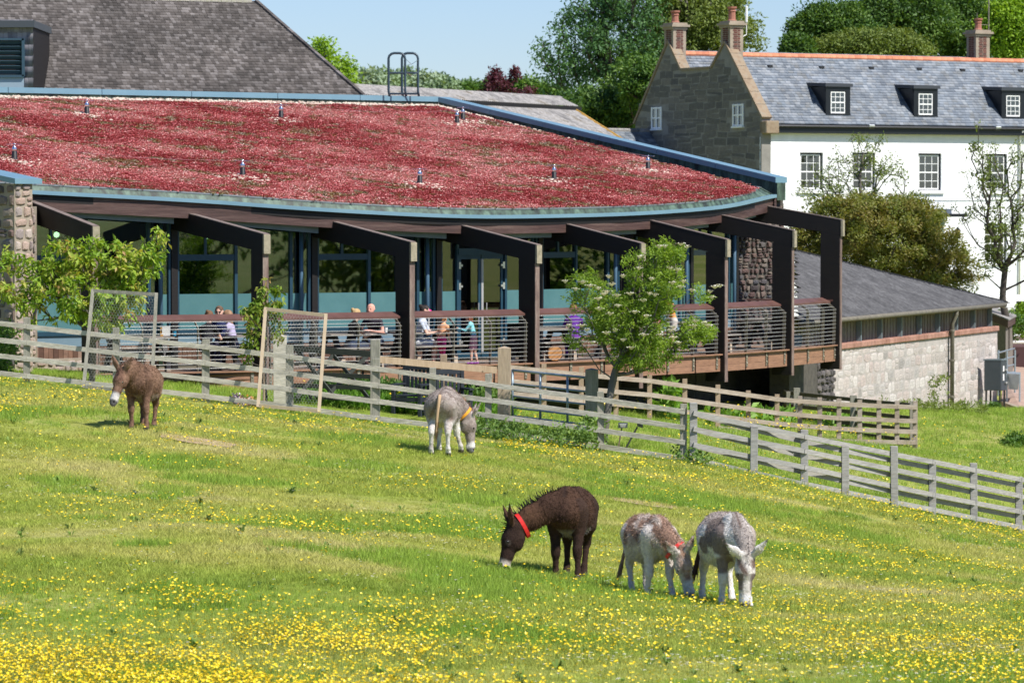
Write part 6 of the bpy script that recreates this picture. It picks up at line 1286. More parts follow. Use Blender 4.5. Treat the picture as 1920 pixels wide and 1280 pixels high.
for i, (u, v, ru, rv, d, m_, lab, s_) in enumerate(((1560, 55, 85, 50, 186, L_dark, 'dark bushy tree at the left of the wood behind the slate ridge', 31), (1690, 40, 110, 70, 190, L_dark, 'tallest dark green tree in the wood behind the slate ridge', 32), (1640, 90, 110, 30, 182, L_olive, 'low olive bushes just behind the slate ridge', 33), (1800, 50, 70, 70, 192, L_dark, 'dark green tree behind the right hand chimney', 34), (1895, 55, 55, 65, 180, L_yel, 'bright yellow green tree at the upper right corner', 35), (1495, 92, 18, 18, 176, L_dark, 'small dark tuft of tree standing left of the wood', 36), (1770, -10, 90, 50, 194, L_mid, 'mid green crown at the very top right above the wood', 37))):
    k = d/F; tree('woodland_tree', lab, 'tree', P(u, 600, d), trk([(u, 620, d), (u, 300, d), (u, v+rv*.6, d), (u, v, d)], 3), [LB(u, v, d, ru*.75, rv*.8, ru*k*.6)]+[LB(u+ru*.62*math.cos(a), v+rv*.55*math.sin(a), d, ru*.36, rv*.42, ru*k*.35) for a in (0.2, 1.2, 2.2, 3.2, 4.2, 5.3)], 60+int(ru*rv*.035), 84, .17, m_, m_barkd, .02, .3, .62, seed=s_, shell=.35, maxe=1.6, extra=int(30+ru*rv*.04), cvar=.6)
# in front of the white house
tree('bronze_green_bush', 'large rounded evergreen bush with bronze young leaves in front of the white house', 'shrub', P(1655, 640, 131), trk([(1655, 660, 131), (1655, 560, 131), (1655, 480, 131)], 4),
 [LB(1650, 475, 131, 125, 98, 2), LB(1740, 490, 130.5, 75, 70, 1.5), LB(1570, 440, 131, 60, 50, 1.3), LB(1700, 410, 131, 70, 42, 1.4), LB(1610, 395, 131, 55, 28, 1.2), LB(1790, 530, 130, 34, 24, .7), LB(1530, 480, 131, 60, 80, 1.2), LB(1560, 410, 131, 55, 45, 1.1), LB(1500, 440, 131.5, 26, 40, .8), LB(1810, 500, 130, 28, 34, .7), LB(1660, 440, 129.6, 100, 70, 1.4)], 340, 110, .105, L_bronze, m_barkd, .012, .2, .36, seed=41, shell=.72, extra=420, outw=.9, cvar=.65, droop=.2)
tree('airy_sapling', 'thin airy tree with sparse grey green leaves against the white wall', 'tree', P(1620, 640, 136), trk([(1622, 650, 136), (1620, 500, 136), (1618, 400, 136), (1612, 340, 136), (1618, 290, 136)], 4),
 [LB(1565, 330, 136, 45, 50, 1), LB(1615, 290, 136, 38, 45, .9), LB(1660, 330, 136, 42, 42, .9), LB(1520, 370, 136, 30, 30, .8), LB(1640, 265, 136, 20, 24, .5), LB(1720, 380, 136, 40, 22, .8), LB(1590, 370, 136, 60, 30, 1)], 190, 20, .10, L_olive, m_bark, .009, .09, .24, seed=42, shell=.2, maxe=.7, outw=.4)
tree('multi_stemmed_tree', 'upright multi stemmed tree with sparse leaves at the right edge before the white house', 'tree', P(1890, 640, 128), trk([(1885, 655, 128), (1886, 600, 128), (1880, 560, 128), (1885, 500, 128)], 4),
 [LB(1850, 330, 128, 40, 80, .9), LB(1830, 270, 128, 24, 45, .6), LB(1885, 420, 128, 45, 90, 1), LB(1915, 330, 128, 30, 80, .8), LB(1940, 450, 128, 40, 90, 1), LB(1820, 400, 128, 36, 40, .8), LB(1860, 480, 128, 30, 50, .7)], 260, 24, .095, L_olive, m_barkd, .010, .17, .22, seed=43, shell=.1, maxe=.8, outw=.3, droop=-.3, bow=.02)
for i, (u, v, ru, rv, d, m_, lab) in enumerate(((1880, 610, 45, 26, 131, L_mid, 'bright green ivy mound at the foot of the multi stemmed tree'), (1925, 600, 30, 34, 133, L_yel, 'yellow green shrub at the right edge beyond the rail'), (1858, 775, 20, 18, 116.5, L_mid, 'nettles growing at the corner of the pale wall under the cabinet'), (1908, 838, 24, 22, 97, L_mid, 'dark weedy clump on the bank at the right edge'))):
    k = d/F; tree('shrub', lab, 'shrub', P(u, v+rv, d), trk([(u, v+rv, d), (u, v+rv*.5, d), (u, v, d)], 2), [LB(u, v, d, ru, rv, ru*k*.7), LB(u-ru*.4, v+rv*.3, d-.3, ru*.6, rv*.6, .4)], 50, 40, .10, m_, m_barkd, .008, .05, .22, seed=50+i, shell=.35, extra=60)
# trees standing on the right, out of the frame, which the windows mirror
for i, (x, y, s_) in enumerate(((47, 28, 1.2), (52, 46, 1.35), (46, 62, 1.1), (54, 80, 1.3), (50, 100, 1.2), (58, 118, 1.3))):
    tree('boundary_tree', 'boundary tree outside the view, mirrored in the restaurant windows', 'tree', Vector((x, y, gz(x, y))), [np.array((x, y, gz(x, y)+h)) for h in (0, 2, 4, 6)], [((np.array((x, y, gz(x, y)+6.5*s_))), (4*s_, 4*s_, 4*s_), 1), ((np.array((x+1, y+3, gz(x, y)+4*s_))), (3.5*s_, 3.5*s_, 3*s_), 1)], 60, 34, .45, (L_dark, L_mid, L_olive)[i % 3], m_barkd, .03, .3, 1.1, group='boundary trees outside the right of the view', seed=90+i, extra=80)
# left and middle distance
tree('yellow_green_tree', 'yellow green treetop peeping over the hip of the shingled roof', 'tree', P(615, 400, 190), trk([(615, 420, 190), (612, 200, 190), (608, 120, 190)], 3), [LB(600, 100, 190, 34, 26, 1), LB(645, 150, 190, 30, 16, 1), LB(622, 130, 190, 40, 26, 1)], 70, 30, .2, L_yel, m_barkd, .02, .2, .5, seed=61, extra=40)
tree('purple_leaved_tree', 'purple leaved tree with spiky shoots behind the grey barn ridge', 'tree', P(935, 400, 205), trk([(935, 420, 205), (935, 240, 205), (935, 180, 205)], 3), [LB(935, 163, 205, 26, 20, 1), LB(930, 143, 205, 8, 14, .4, 3), LB(965, 140, 205, 6, 12, .3, 4), LB(908, 180, 205, 20, 8, .7), LB(985, 175, 205, 16, 10, .6)], 110, 24, .17, L_purple, m_barkd, .02, .15, .3, seed=62, extra=40)
tree('green_shrub_tree', 'mid green bushy trees flanking the purple leaved tree', 'tree', P(960, 400, 212), trk([(950, 420, 212), (950, 240, 212), (950, 185, 212)], 3), [LB(900, 166, 212, 26, 14, 1), LB(985, 165, 212, 32, 18, 1), LB(950, 175, 212, 50, 16, 1), LB(1020, 180, 212, 30, 20, 1)], 120, 34, .24, L_mid, m_barkd, .02, .2, .5, seed=63, extra=60)
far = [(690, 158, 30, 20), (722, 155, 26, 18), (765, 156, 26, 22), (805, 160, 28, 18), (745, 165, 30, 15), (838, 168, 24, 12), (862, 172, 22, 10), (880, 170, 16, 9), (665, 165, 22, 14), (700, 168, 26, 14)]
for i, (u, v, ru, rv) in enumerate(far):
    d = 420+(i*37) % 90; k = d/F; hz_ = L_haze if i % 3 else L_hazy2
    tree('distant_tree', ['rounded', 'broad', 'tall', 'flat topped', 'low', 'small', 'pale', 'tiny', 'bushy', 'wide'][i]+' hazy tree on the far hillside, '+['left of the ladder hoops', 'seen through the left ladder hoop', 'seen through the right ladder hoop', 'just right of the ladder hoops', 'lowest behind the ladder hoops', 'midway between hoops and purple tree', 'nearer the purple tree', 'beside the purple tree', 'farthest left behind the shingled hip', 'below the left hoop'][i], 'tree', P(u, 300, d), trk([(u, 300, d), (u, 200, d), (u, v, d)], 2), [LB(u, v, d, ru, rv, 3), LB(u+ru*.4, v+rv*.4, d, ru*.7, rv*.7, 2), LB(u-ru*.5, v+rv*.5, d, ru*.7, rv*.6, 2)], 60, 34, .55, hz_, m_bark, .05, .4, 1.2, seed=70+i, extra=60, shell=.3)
# flower bed and plants below the terrace ---------------------------------
def bed(name, label, cat, cen, per, size, m, crad=.12, seed=1, up=1.5, asp=.3, parent=None):
    rg = np.random.default_rng(seed); V_, F_, r_ = leaves(rg, np.array(cen), crad, per, size, .1, np.mean(cen, 0)-np.array([0, 0, 1]), .4, -up, asp, .1); c = np.mean(cen, 0); return tag(link(name, mesh_np(name, V_-c, F_, m, r_), None, Matrix.Translation(Vector(c))), label, cat, None, 'stuff')
def gpts(n, u0, u1, d0, d1, h, seed):
    rg = np.random.default_rng(seed); u = rg.uniform(u0, u1, n); d = d0+(d1-d0)*rg.random(n); x = (u-960)/F*d; z = gz_np(x, d)+rg.uniform(0, 1, n)*h; return np.stack([x, d, z], 1)
bed('border_plants', 'leafy green border plants between the lawn and the terrace', 'border plants', gpts(420, 590, 960, 82.3, 84.3, .45, 3), 16, .13, L_mid, seed=3)
bed('meadow_tall_grass', 'long bright green grass in front of the border under the terrace', 'long grass', gpts(900, 560, 960, 80.6, 83, .12, 6), 18, .22, leafmat('long_grass_blade', [(.07, .17, .015), (.12, .25, .025), (.18, .30, .04)], .3), .1, seed=6, asp=.09)
bed('nettle_patch', 'nettles and goosegrass growing through the bottom of the fence near the metal gate', 'nettles', np.concatenate([gpts(240, 885, 1120, 74.4, 76.6, .42, 5), gpts(70, 1090, 1130, 74.5, 77, .7, 15), gpts(34, 1270, 1330, 73.9, 75, .25, 16)]), 17, .085, leafmat('nettle_leaf', [(.06, .12, .025), (.11, .18, .04), (.16, .23, .06)]), .15, seed=5, up=.3, asp=.5)
bed('dock_leaves', 'big pale green dock leaves in the shade below the terrace', 'docks', np.concatenate([gpts(36, 1240, 1290, 92, 94, .8, 8), gpts(60, 1395, 1480, 94, 96, .25, 9), gpts(40, 1540, 1610, 96, 98, .2, 10), gpts(30, 1330, 1400, 93, 95, .2, 19)]), 9, .26, leafmat('dock_leaf', [(.07, .16, .02), (.13, .24, .03), (.17, .27, .06)], .3), .2, seed=8, up=.6, asp=.45)
bed('wall_foot_weeds', 'yellowish weeds along the foot of the pale rubble wall', 'weeds', np.concatenate([gpts(26, 1745, 1775, 111.5, 112.5, 1.0, 12), gpts(120, 1640, 1850, 108, 113, .25, 13)]), 14, .10, L_olive, .16, seed=12, up=.8, asp=.35)
bed('red_valerian', 'red flowering green shrub at the foot of the stone pier', 'flowers', gpts(60, -30, 30, 79.8, 81.5, 1.0, 17), 26, .10, L_mid, .2, seed=17, up=.2, asp=.5)
bed('spring_flowers', 'small purple and white bedding flowers at the foot of the sapling', 'flowers', gpts(60, 438, 480, 76.9, 78.2, .15, 18), 10, .05, mat('bedding_petal', [(.30, .10, .35), (.7, .65, .7), (.65, .25, .05), (.10, .18, .03)], .8, src='rnd'), .1, seed=18, up=.2, asp=.8)
# ------------------------------------------------------------------ grass and meadow flowers
def blade_tuft(seed, n, hmin, hmax, w, rad, m, lean=.5):
    rg = np.random.default_rng(seed); v = []; f = []
    for i in range(n):
        a = rg.uniform(0, 6.28); d = rad*math.sqrt(rg.random()); b = np.array([math.cos(a)*d, math.sin(a)*d, 0]); h = rg.uniform(hmin, hmax); t = rg.uniform(0, 6.28); s = np.array([math.cos(t), math.sin(t), 0])*w*rg.uniform(.6, 1.2); l = rg.normal(0, lean*h*.6, 2)
        k = len(v); v += [b-s/2, b+s/2, b+np.array([l[0]*.35, l[1]*.35, h*.6])+s*.3, b+np.array([l[0]*.35, l[1]*.35, h*.6])-s*.3, b+np.array([l[0], l[1], h])]; f += [[k, k+1, k+2], [k, k+2, k+3], [k+3, k+2, k+4]]
    return mesh_np('grass_tuft', np.array(v), np.array(f), m)
def grassmat(name, stops, scale=.33, lo=.45, hi=1.5, straw=True):
    m, nt, b, col, g = pos_noise_mat(name, stops, scale, .6); a = nt.nodes.new('ShaderNodeAttribute'); a.attribute_type = 'INSTANCER'; a.attribute_name = 'rnd'; L = nt.links
    col = add_var(nt, col, a.outputs['Fac'], lo, hi); b.inputs['Specular IOR Level'].default_value = .3; L.new(col, b.inputs['Base Color'])
    t = nt.nodes.new('ShaderNodeBsdfTranslucent'); ms = nt.nodes.new('ShaderNodeMixShader'); ms.inputs[0].default_value = .35; L.new(col, t.inputs[0]); L.new(b.outputs[0], ms.inputs[1]); L.new(t.outputs[0], ms.inputs[2]); L.new(ms.outputs[0], nt.nodes['Material Output'].inputs[0]); return m
m_gr = grassmat('meadow_grass_blade', [(.28, .38, .05), (.39, .45, .075), (.50, .50, .125), (.62, .56, .24)])
m_grl = grassmat('lush_grass_blade', [(.22, .36, .04), (.29, .42, .055), (.36, .45, .075)], .5)
TU = [blade_tuft(s, 22, .02, .055, .006, .10, m_gr, 1.1) for s in range(4)]+[blade_tuft(9+s, 14, .035, .085, .006, .09, m_grl, .8) for s in range(2)]
def field_pts(n, d0, d1, seed, umin=-330, umax=2250):
    rg = np.random.default_rng(seed); d = d0+(d1-d0)*rg.random(n)**1.15; u = rg.uniform(umin, umax, n); return u, (u-960)/F*d, d
# the field ends at the fence line
fl_u = [-200, 0, 500, 711, 925, 1127, 1290, 1508, 1748, 1910, 2100]; fl_d = [78, 77.5, 76.5, 76, 75.5, 75, 74.5, 75.2, 77.6, 80.2, 84]
u, x, d = field_pts(150000, 29.5, 84, 1); k = d < np.interp(u, fl_u, fl_d)+.1; u, x, d = u[k], x[k], d[k]
lush = fbm(x, d, .45, 21, 3); idx = RNG.integers(0, 4, len(x)); ls = (lush > .60) | (np.abs(d-np.interp(u, fl_u, fl_d)) < .5); idx[ls] = 4+RNG.integers(0, 2, ls.sum())
worn = fbm(x, d*1.3, .28, 33, 3); sc = np.where(worn > .62, .55, 1.0)*RNG.uniform(.7, 1.3, len(x))*np.clip(.85+d/130, 1, 1.5)
scatter('meadow_grass', np.stack([x, d, gz_np(x, d)-.005], 1), None, sc, np.clip(RNG.normal(.5, .2, len(x)), 0, 1), idx, TU, label='short sunlit meadow grass with straw coloured patches', cat='grass')
u, x, d = field_pts(52000, 74, 122, 2); k = (d > np.interp(u, fl_u, fl_d)+.1) & ~((u < 1150) & (d > 86)) & ~((u < 1480) & (d > 95)) & ~((u > 1480) & (u < 1860) & (d > 103+ (u-1480)/380*15)) & ~((u > 1870) & (d > 117)); u, x, d = u[k], x[k], d[k]
idx = np.where(RNG.random(len(x)) < .6, 4+RNG.integers(0, 2, len(x)), RNG.integers(0, 4, len(x))); lawn = (u < 960) & (d < 80.5); idx[lawn] = RNG.integers(0, 4, lawn.sum())
scatter('garden_grass', np.stack([x, d, gz_np(x, d)-.005], 1), None, RNG.uniform(.9, 1.6, len(x))*np.where(lawn, .6, 1.15), np.clip(RNG.normal(.5, .2, len(x)), 0, 1), idx, [blade_tuft(s, 16, .03, .07, .007, .11, m_grl, .9) for s in range(4)]+TU[4:], label='fresh green grass between the fences and below the terrace', cat='grass')
# weeds among the grass
m_weed = grassmat('weed_leaf', [(.11, .19, .03), (.15, .24, .04), (.19, .26, .05)], .8)
def rosette(seed):
    rg = random.Random(seed); mb = MB()
    for i in range(11):
        a = rg.uniform(0, 6.28); L0 = rg.uniform(.04, .09); w = L0*.16; c, s = math.cos(a), math.sin(a); z = rg.uniform(.02, .08); mb.poly([(0, 0, 0), (c*L0*.5-s*w, s*L0*.5+c*w, z), (c*L0, s*L0, z*.7), (c*L0*.5+s*w, s*L0*.5-c*w, z)])
    return mb.mesh('weed', m_weed)
u, x, d = field_pts(500, 29.5, 78, 77); k = (d < np.interp(u, fl_u, fl_d)-.5) & (fbm(x, d, .7, 71) > .42); u, x, d = u[k], x[k], d[k]
scatter('meadow_weeds', np.stack([x, d, gz_np(x, d)], 1), None, RNG.uniform(.6, 1.5, len(x)), RNG.random(len(x)), RNG.integers(0, 4, len(x)), [rosette(s) for s in range(4)], label='small dark weeds and thistles sprinkled through the meadow', cat='weeds')
# buttercups
m_yel = mat('buttercup_petal', [(.80, .52, .0), (.90, .66, .01), (.95, .74, .03)], .35, src='inst', spec=.5); m_stem = mat('flower_stem', (.10, .17, .03), .7)
def buttercup(seed, r=.0135, h=.15):
    rg = random.Random(seed); mb = MB(); lx, ly = rg.uniform(-.03, .03), rg.uniform(-.03, .03); c = Vector((lx, ly, h)); tl = Vector((rg.uniform(-.5, .5), rg.uniform(-.7, .1), 1)).normalized(); s = tl.orthogonal().normalized(); q = tl.cross(s)
    for i in range(5):
        a = i*1.2566; f = lambda an, rr, z: c+(s*math.cos(a+an)+q*math.sin(a+an))*rr+tl*z; mb.poly([c, f(-.5, r*.75, r*.3), f(-.28, r*1.15, r*.55), f(.28, r*1.15, r*.55), f(.5, r*.75, r*.3)], 0, 0)
    w = .0016; mb.poly([Vector((-w, 0, 0)), Vector((w, 0, 0)), c+Vector((w, 0, 0)), c-Vector((w, 0, 0))], 0, 1); return mb.mesh('buttercup', [m_yel, m_stem])
BC = [buttercup(s, .015, .10+.025*s) for s in range(4)]
m_dai = mat('daisy_petal', (.78, .78, .76), .6)
def daisy(seed, h=.05):
    mb = MB(); c = Vector((0, 0, h)); 
    for i in range(8): a = i*.785; mb.poly([c, c+Vector((math.cos(a-.3)*.012, math.sin(a-.3)*.012, .001)), c+Vector((math.cos(a+.3)*.012, math.sin(a+.3)*.012, .001))], 0, 0)
    mb.poly([c+Vector((math.cos(i*1.05)*.004, math.sin(i*1.05)*.004, .003)) for i in range(6)], 0, 1); return mb.mesh('daisy', [m_dai, m_yel])
DS = [daisy(s, .04+.02*s) for s in range(2)]
u, x, d = field_pts(330000, 29.5, 83, 5); lim = np.interp(u, fl_u, fl_d); cl = fbm(x, d*.8, .42, 41, 3); fine = fbm(x, d, 1.6, 47, 2)
v_ = 400+(CZ-gz_np(x, d))*F/d
w = np.clip((cl-.46)*3.2, 0, 1)*.42*np.clip((fine-.32)*3, 0, 1)+.018
w += 4.5*np.clip((v_-1100)/150, 0, 1)*np.clip((900-u)/500, .10, 1)*np.clip((cl-.15)*5, .4, 1)*np.clip((fine-.15)*3, .25, 1)
band = np.exp(-((d-(lim-5.5))/2.6)**2)*((u > 930))*.55*np.clip((fine-.3)*3, 0, 1); w += band; w += np.exp(-((d-68)/4)**2)*(u < 700)*.22*np.clip((fine-.35)*3, 0, 1)
w *= np.where(fbm(x, d*1.3, .28, 33, 3) > .62, .25, 1); w = w*(.75+.25*np.clip((d-28)/30, 0, 1))
k = (RNG.random(len(x)) < w*.66) & (d < lim-.3); x2, d2_ = x[k], d[k]
scatter('buttercups', np.stack([x2, d2_, gz_np(x2, d2_)], 1), None, RNG.uniform(.65, 1.2, len(x2))*np.clip(.60+d2_/160, .6, 1.12), RNG.random(len(x2)), RNG.integers(0, 4, len(x2)), BC, label='yellow buttercups scattered in drifts over the meadow', cat='buttercups')
k = (RNG.random(len(x)) < .006+.05*(fbm(x, d, .3, 55) > .66)) & (d < lim-.3); x3, d3_ = x[k], d[k]
u4, x4, d4 = field_pts(9000, 76, 100, 7, 1250, 1950); k = (d4 > np.interp(u4, fl_u, fl_d)+.4) & (d4 < 92) & (fbm(x4, d4, .5, 56) > .45); x4, d4 = x4[k], d4[k]
x3 = np.concatenate([x3, x4[::2]]); d3_ = np.concatenate([d3_, d4[::2]])
scatter('daisies', np.stack([x3, d3_, gz_np(x3, d3_)+.01], 1), None, RNG.uniform(.8, 1.5, len(x3)), RNG.random(len(x3)), RNG.integers(0, 2, len(x3)), DS, label='tiny white daisies dotted through the grass', cat='daisies')
u5, x5, d5 = field_pts(2500, 77, 98, 8, 560, 1900); k = (d5 > np.interp(u5, fl_u, fl_d)+.3) & (fbm(x5, d5, .9, 57) > .5) & ~((u5 < 960) & (d5 < 80.6)) & ~((u5 < 1100) & (d5 > 84)); x5, d5 = x5[k], d5[k]
scatter('garden_buttercups', np.stack([x5, d5, gz_np(x5, d5)+.12], 1), None, RNG.uniform(1, 1.8, len(x5)), RNG.random(len(x5)), RNG.integers(0, 4, len(x5)), BC, label='yellow buttercups in the long grass beyond the fences', cat='buttercups')
# ------------------------------------------------------------------ bodies: one smooth continuous skin each
def sdf_mesh(prims, h, pad=.06, k0=.035):
    """prims: dicts a,b,ra,rb[,k,sq(axis vec,scale),c(colour id)]; returns verts, quads, nearest part id"""
    A = np.array([p['a'] for p in prims]); B = np.array([p['b'] for p in prims]); RR = np.array([max(p['ra'], p['rb'])*max(1, p.get('wide', 1)) for p in prims])
    lo = np.minimum(A, B).min(0)-RR.max()-pad; hi = np.maximum(A, B).max(0)+RR.max()+pad; n = np.ceil((hi-lo)/h).astype(int)+1
    fld = np.full(n, 1.0, np.float32); idn = np.zeros(n, np.int16); bestd = np.full(n, 1e3, np.float32); xs = [lo[i]+h*np.arange(n[i]) for i in range(3)]
    for pi, p in enumerate(prims):
        a, b = np.array(p['a'], float), np.array(p['b'], float); m = max(p['ra'], p['rb'])*max(1, p.get('wide', 1))+.10
        i0 = np.maximum(0, ((np.minimum(a, b)-m-lo)/h).astype(int)); i1 = np.minimum(n, ((np.maximum(a, b)+m-lo)/h).astype(int)+2)
        X, Y, Z = np.meshgrid(xs[0][i0[0]:i1[0]], xs[1][i0[1]:i1[1]], xs[2][i0[2]:i1[2]], indexing='ij'); Q = np.stack([X, Y, Z], -1); d = b-a; L2 = max(d @ d, 1e-9)
        t = np.clip(((Q-a) @ d)/L2, 0, 1); e = Q-a-t[..., None]*d
        if 'sq' in p:                                # flatten (scale>1) along an axis
            ax = np.array(p['sq'][0], float); ax /= np.linalg.norm(ax); c = e @ ax; e = e+(c*(p['sq'][1]-1))[..., None]*ax
        dd = np.linalg.norm(e, axis=-1)-(p['ra']+(p['rb']-p['ra'])*t)
        if 'sq' in p and p['sq'][1] > 1: dd = dd/ (1+.5*(p['sq'][1]-1))
        sl = tuple(slice(i0[i], i1[i]) for i in range(3)); f = fld[sl]; k = p.get('k', k0); hh = np.maximum(k-np.abs(f-dd), 0)/k; fld[sl] = np.minimum(f, dd)-hh*hh*k*.25
        bd = bestd[sl]; w = dd < bd; bd[w] = dd[w]; bestd[sl] = bd; q = idn[sl]; q[w] = pi; idn[sl] = q
    s = fld < 0; nx_, ny_, nz_ = n; cs = np.zeros((nx_-1, ny_-1, nz_-1), np.int8)
    cor = [(i, j, k) for i in (0, 1) for j in (0, 1) for k in (0, 1)]
    for (i, j, k) in cor: cs += s[i:nx_-1+i, j:ny_-1+j, k:nz_-1+k]
    act = (cs > 0) & (cs < 8); cells = np.argwhere(act); vid = np.full(act.shape, -1, np.int32); vid[act] = np.arange(len(cells)); acc = np.zeros((len(cells), 3)); cnt = np.zeros(len(cells))
    for c0 in cor:
        for ax in range(3):
            if c0[ax]: continue
            c1 = list(c0); c1[ax] = 1; f0 = fld[cells[:, 0]+c0[0], cells[:, 1]+c0[1], cells[:, 2]+c0[2]]; f1 = fld[cells[:, 0]+c1[0], cells[:, 1]+c1[1], cells[:, 2]+c1[2]]; m = (f0 < 0) != (f1 < 0)
            t = np.where(m, f0/np.where(m, f0-f1, 1), 0); p = np.array(c0, float)[None].repeat(len(cells), 0); p[:, ax] += t; acc[m] += p[m]; cnt[m] += 1
    V_ = lo+(cells+acc/cnt[:, None])*h; Fs = []
    for ax in range(3):
        o1, o2 = [(1, 2), (2, 0), (0, 1)][ax]; sa = s.take(range(0, n[ax]-1), ax); sb_ = s.take(range(1, n[ax]), ax); e = np.argwhere(sa != sb_)
        e = e[(e[:, o1] > 0) & (e[:, o2] > 0) & (e[:, o1] < n[o1]-1) & (e[:, o2] < n[o2]-1)]; ins = s[e[:, 0], e[:, 1], e[:, 2]]
        def vv(d1, d2): q = e.copy(); q[:, o1] -= d1; q[:, o2] -= d2; return vid[q[:, 0], q[:, 1], q[:, 2]]
        qd = np.stack([vv(1, 1), vv(0, 1), vv(0, 0), vv(1, 0)], 1); qd[~ins] = qd[~ins][:, ::-1]; Fs.append(qd)
    Fq = np.concatenate(Fs); Fq = Fq[(Fq >= 0).all(1)]
    # light smoothing
    for _ in range(2):
        S = np.zeros_like(V_); C = np.zeros(len(V_))
        for i in range(4): a_, b_ = Fq[:, i], Fq[:, (i+1) % 4]; np.add.at(S, a_, V_[b_]); np.add.at(C, a_, 1); np.add.at(S, b_, V_[a_]); np.add.at(C, b_, 1)
        V_ = V_*.5+.5*S/np.maximum(C, 1)[:, None]
    pid = idn[cells[:, 0], cells[:, 1], cells[:, 2]]; return V_, Fq, pid
def cp(a, b, ra, rb=None, **k): return dict(a=tuple(a), b=tuple(b), ra=ra, rb=ra if rb is None else rb, **k)
def mirror(p): q = dict(p); q['a'] = (p['a'][0], -p['a'][1], p['a'][2]); q['b'] = (p['b'][0], -p['b'][1], p['b'][2]); return q
m_coat = mat('donkey_coat', [(.5, .5, .5)], .9, src='col', var=.22, scale=26, bump=.7, bscale=60, spec=.15)
m_eye = mat('dark_wet_eye', (.008, .006, .005), .12, spec=.7); m_hoof = mat('hoof_horn', (.05, .04, .035), .6)
def n3(V_, s, o=0): return fbm(V_[:, 0]+V_[:, 2]*.7+o, V_[:, 1]*1.3+V_[:, 2]*.6-o, s, 17+int(o), 3)
def donkey(name, label, base, rz, S, neck, head, paint, legs=None, belly=1.0, earpose=0, collar=None, mane=(.04, .02, .015), tailc=None, tail=None, seed=1, fuzz=1.0, h=.0135, maneh=.075, tilt=0):
    """local frame: x forward, z up, withers about 1.07; neck: list of points withers->poll; head: (muzzle point, forehead-up vector)"""
    d = empty(name, base, label, 'donkey', None, rz); M = wm(d); pr = []; rg = random.Random(seed)
    bl = belly
    pr += [cp((-.40, 0, .80), (-.12, 0, .745*1), .215, .275*bl, wide=1.3), cp((-.12, 0, .745), (.22, 0, .77), .275*bl, .235, wide=1.2), cp((.22, 0, .77), (.38, 0, .80), .235, .17), cp((-.36, 0, .92), (.28, 0, .96), .12, .10), cp((-.50, 0, .86), (-.42, 0, .84), .17, .20), cp((.10, 0, .95), (.32, 0, .99), .07, .07, k=.06)]
    L_ = legs or {}
    def leg(hind, side):
        dx, dy = L_.get(('h' if hind else 'f')+('l' if side > 0 else 'r'), (0, 0)); y = side*.125
        if hind:
            return [cp((-.44, side*.10, .78), (-.38, side*.13, .60), .165, .115, k=.06), cp((-.38, side*.13, .62), (-.53+dx*.5, y+dy*.5, .42), .10, .052), cp((-.53+dx*.5, y+dy*.5, .43), (-.56+dx*.5, y+dy*.5, .37), .05, .043), cp((-.55+dx*.5, y+dy*.5, .38), (-.52+dx, y+dy, .12), .040, .031), cp((-.52+dx, y+dy, .12), (-.50+dx, y+dy, .075), .040, .037, k=.02), cp((-.49+dx, y+dy, .06), (-.475+dx, y+dy, .026), .042, .05, k=.015)]
        return [cp((.30, side*.11, .82), (.27, side*.135, .62), .135, .085, k=.06), cp((.27, side*.135, .63), (.30+dx*.4, y+dy*.4, .36), .078, .048), cp((.30+dx*.4, y+dy*.4, .37), (.305+dx*.4, y+dy*.4, .31), .052, .046), cp((.30+dx*.4, y+dy*.4, .31), (.30+dx, y+dy, .11), .038, .032), cp((.30+dx, y+dy, .11), (.32+dx, y+dy, .07), .040, .037, k=.02), cp((.33+dx, y+dy, .055), (.345+dx, y+dy, .026), .042, .05, k=.015)]
    nb_ = len(pr)
    for hd in (0, 1):
        for sd_ in (-1, 1): pr += leg(hd, sd_)
    nl = len(pr)
    nk = [Vector(p) for p in neck]; rn = np.linspace(.185, .105, len(nk)); side0 = Vector((0, 1, 0))
    for i in range(len(nk)-1):
        t = (nk[i+1]-nk[i]).normalized(); up = Vector((0, 0, 1)); sdv = t.cross(up).normalized() if abs(t.z) < .98 else side0; pr.append(cp(nk[i], nk[i+1], float(rn[i]), float(rn[i+1]), sq=(tuple(sdv), 1.45), k=.06))
    nn_ = len(pr)
    poll = nk[-1]; muz = Vector(head[0]); fwd = (muz-poll).normalized(); upv = Vector(head[1]); upv = (upv-fwd*upv.dot(fwd)).normalized(); sv = fwd.cross(upv).normalized(); HL = .56
    def hp(f, u_, s_=0): return poll+fwd*f*HL+upv*u_+sv*s_
    pr += [cp(hp(.02, .0), hp(.30, .015), .105, .108, k=.05), cp(hp(.28, .01), hp(.62, .0), .106, .072, sq=(tuple(sv), 1.1), k=.04), cp(hp(.6, .0), hp(.90, -.005), .070, .064, k=.03), cp(hp(.90, -.01), hp(1.0, -.02), .066, .056, k=.02), cp(hp(.22, -.055, .03), hp(.36, -.07, .03), .075, .06, k=.04), cp(hp(.22, -.055, -.03), hp(.36, -.07, -.03), .075, .06, k=.04),
           cp(hp(.36, .055, .068), hp(.40, .05, .070), .028, .026, k=.02), cp(hp(.36, .055, -.068), hp(.40, .05, -.070), .028, .026, k=.02), cp(hp(.88, -.055), hp(.97, -.06), .04, .032, k=.02)]
    nh = len(pr)
    ear_t = []
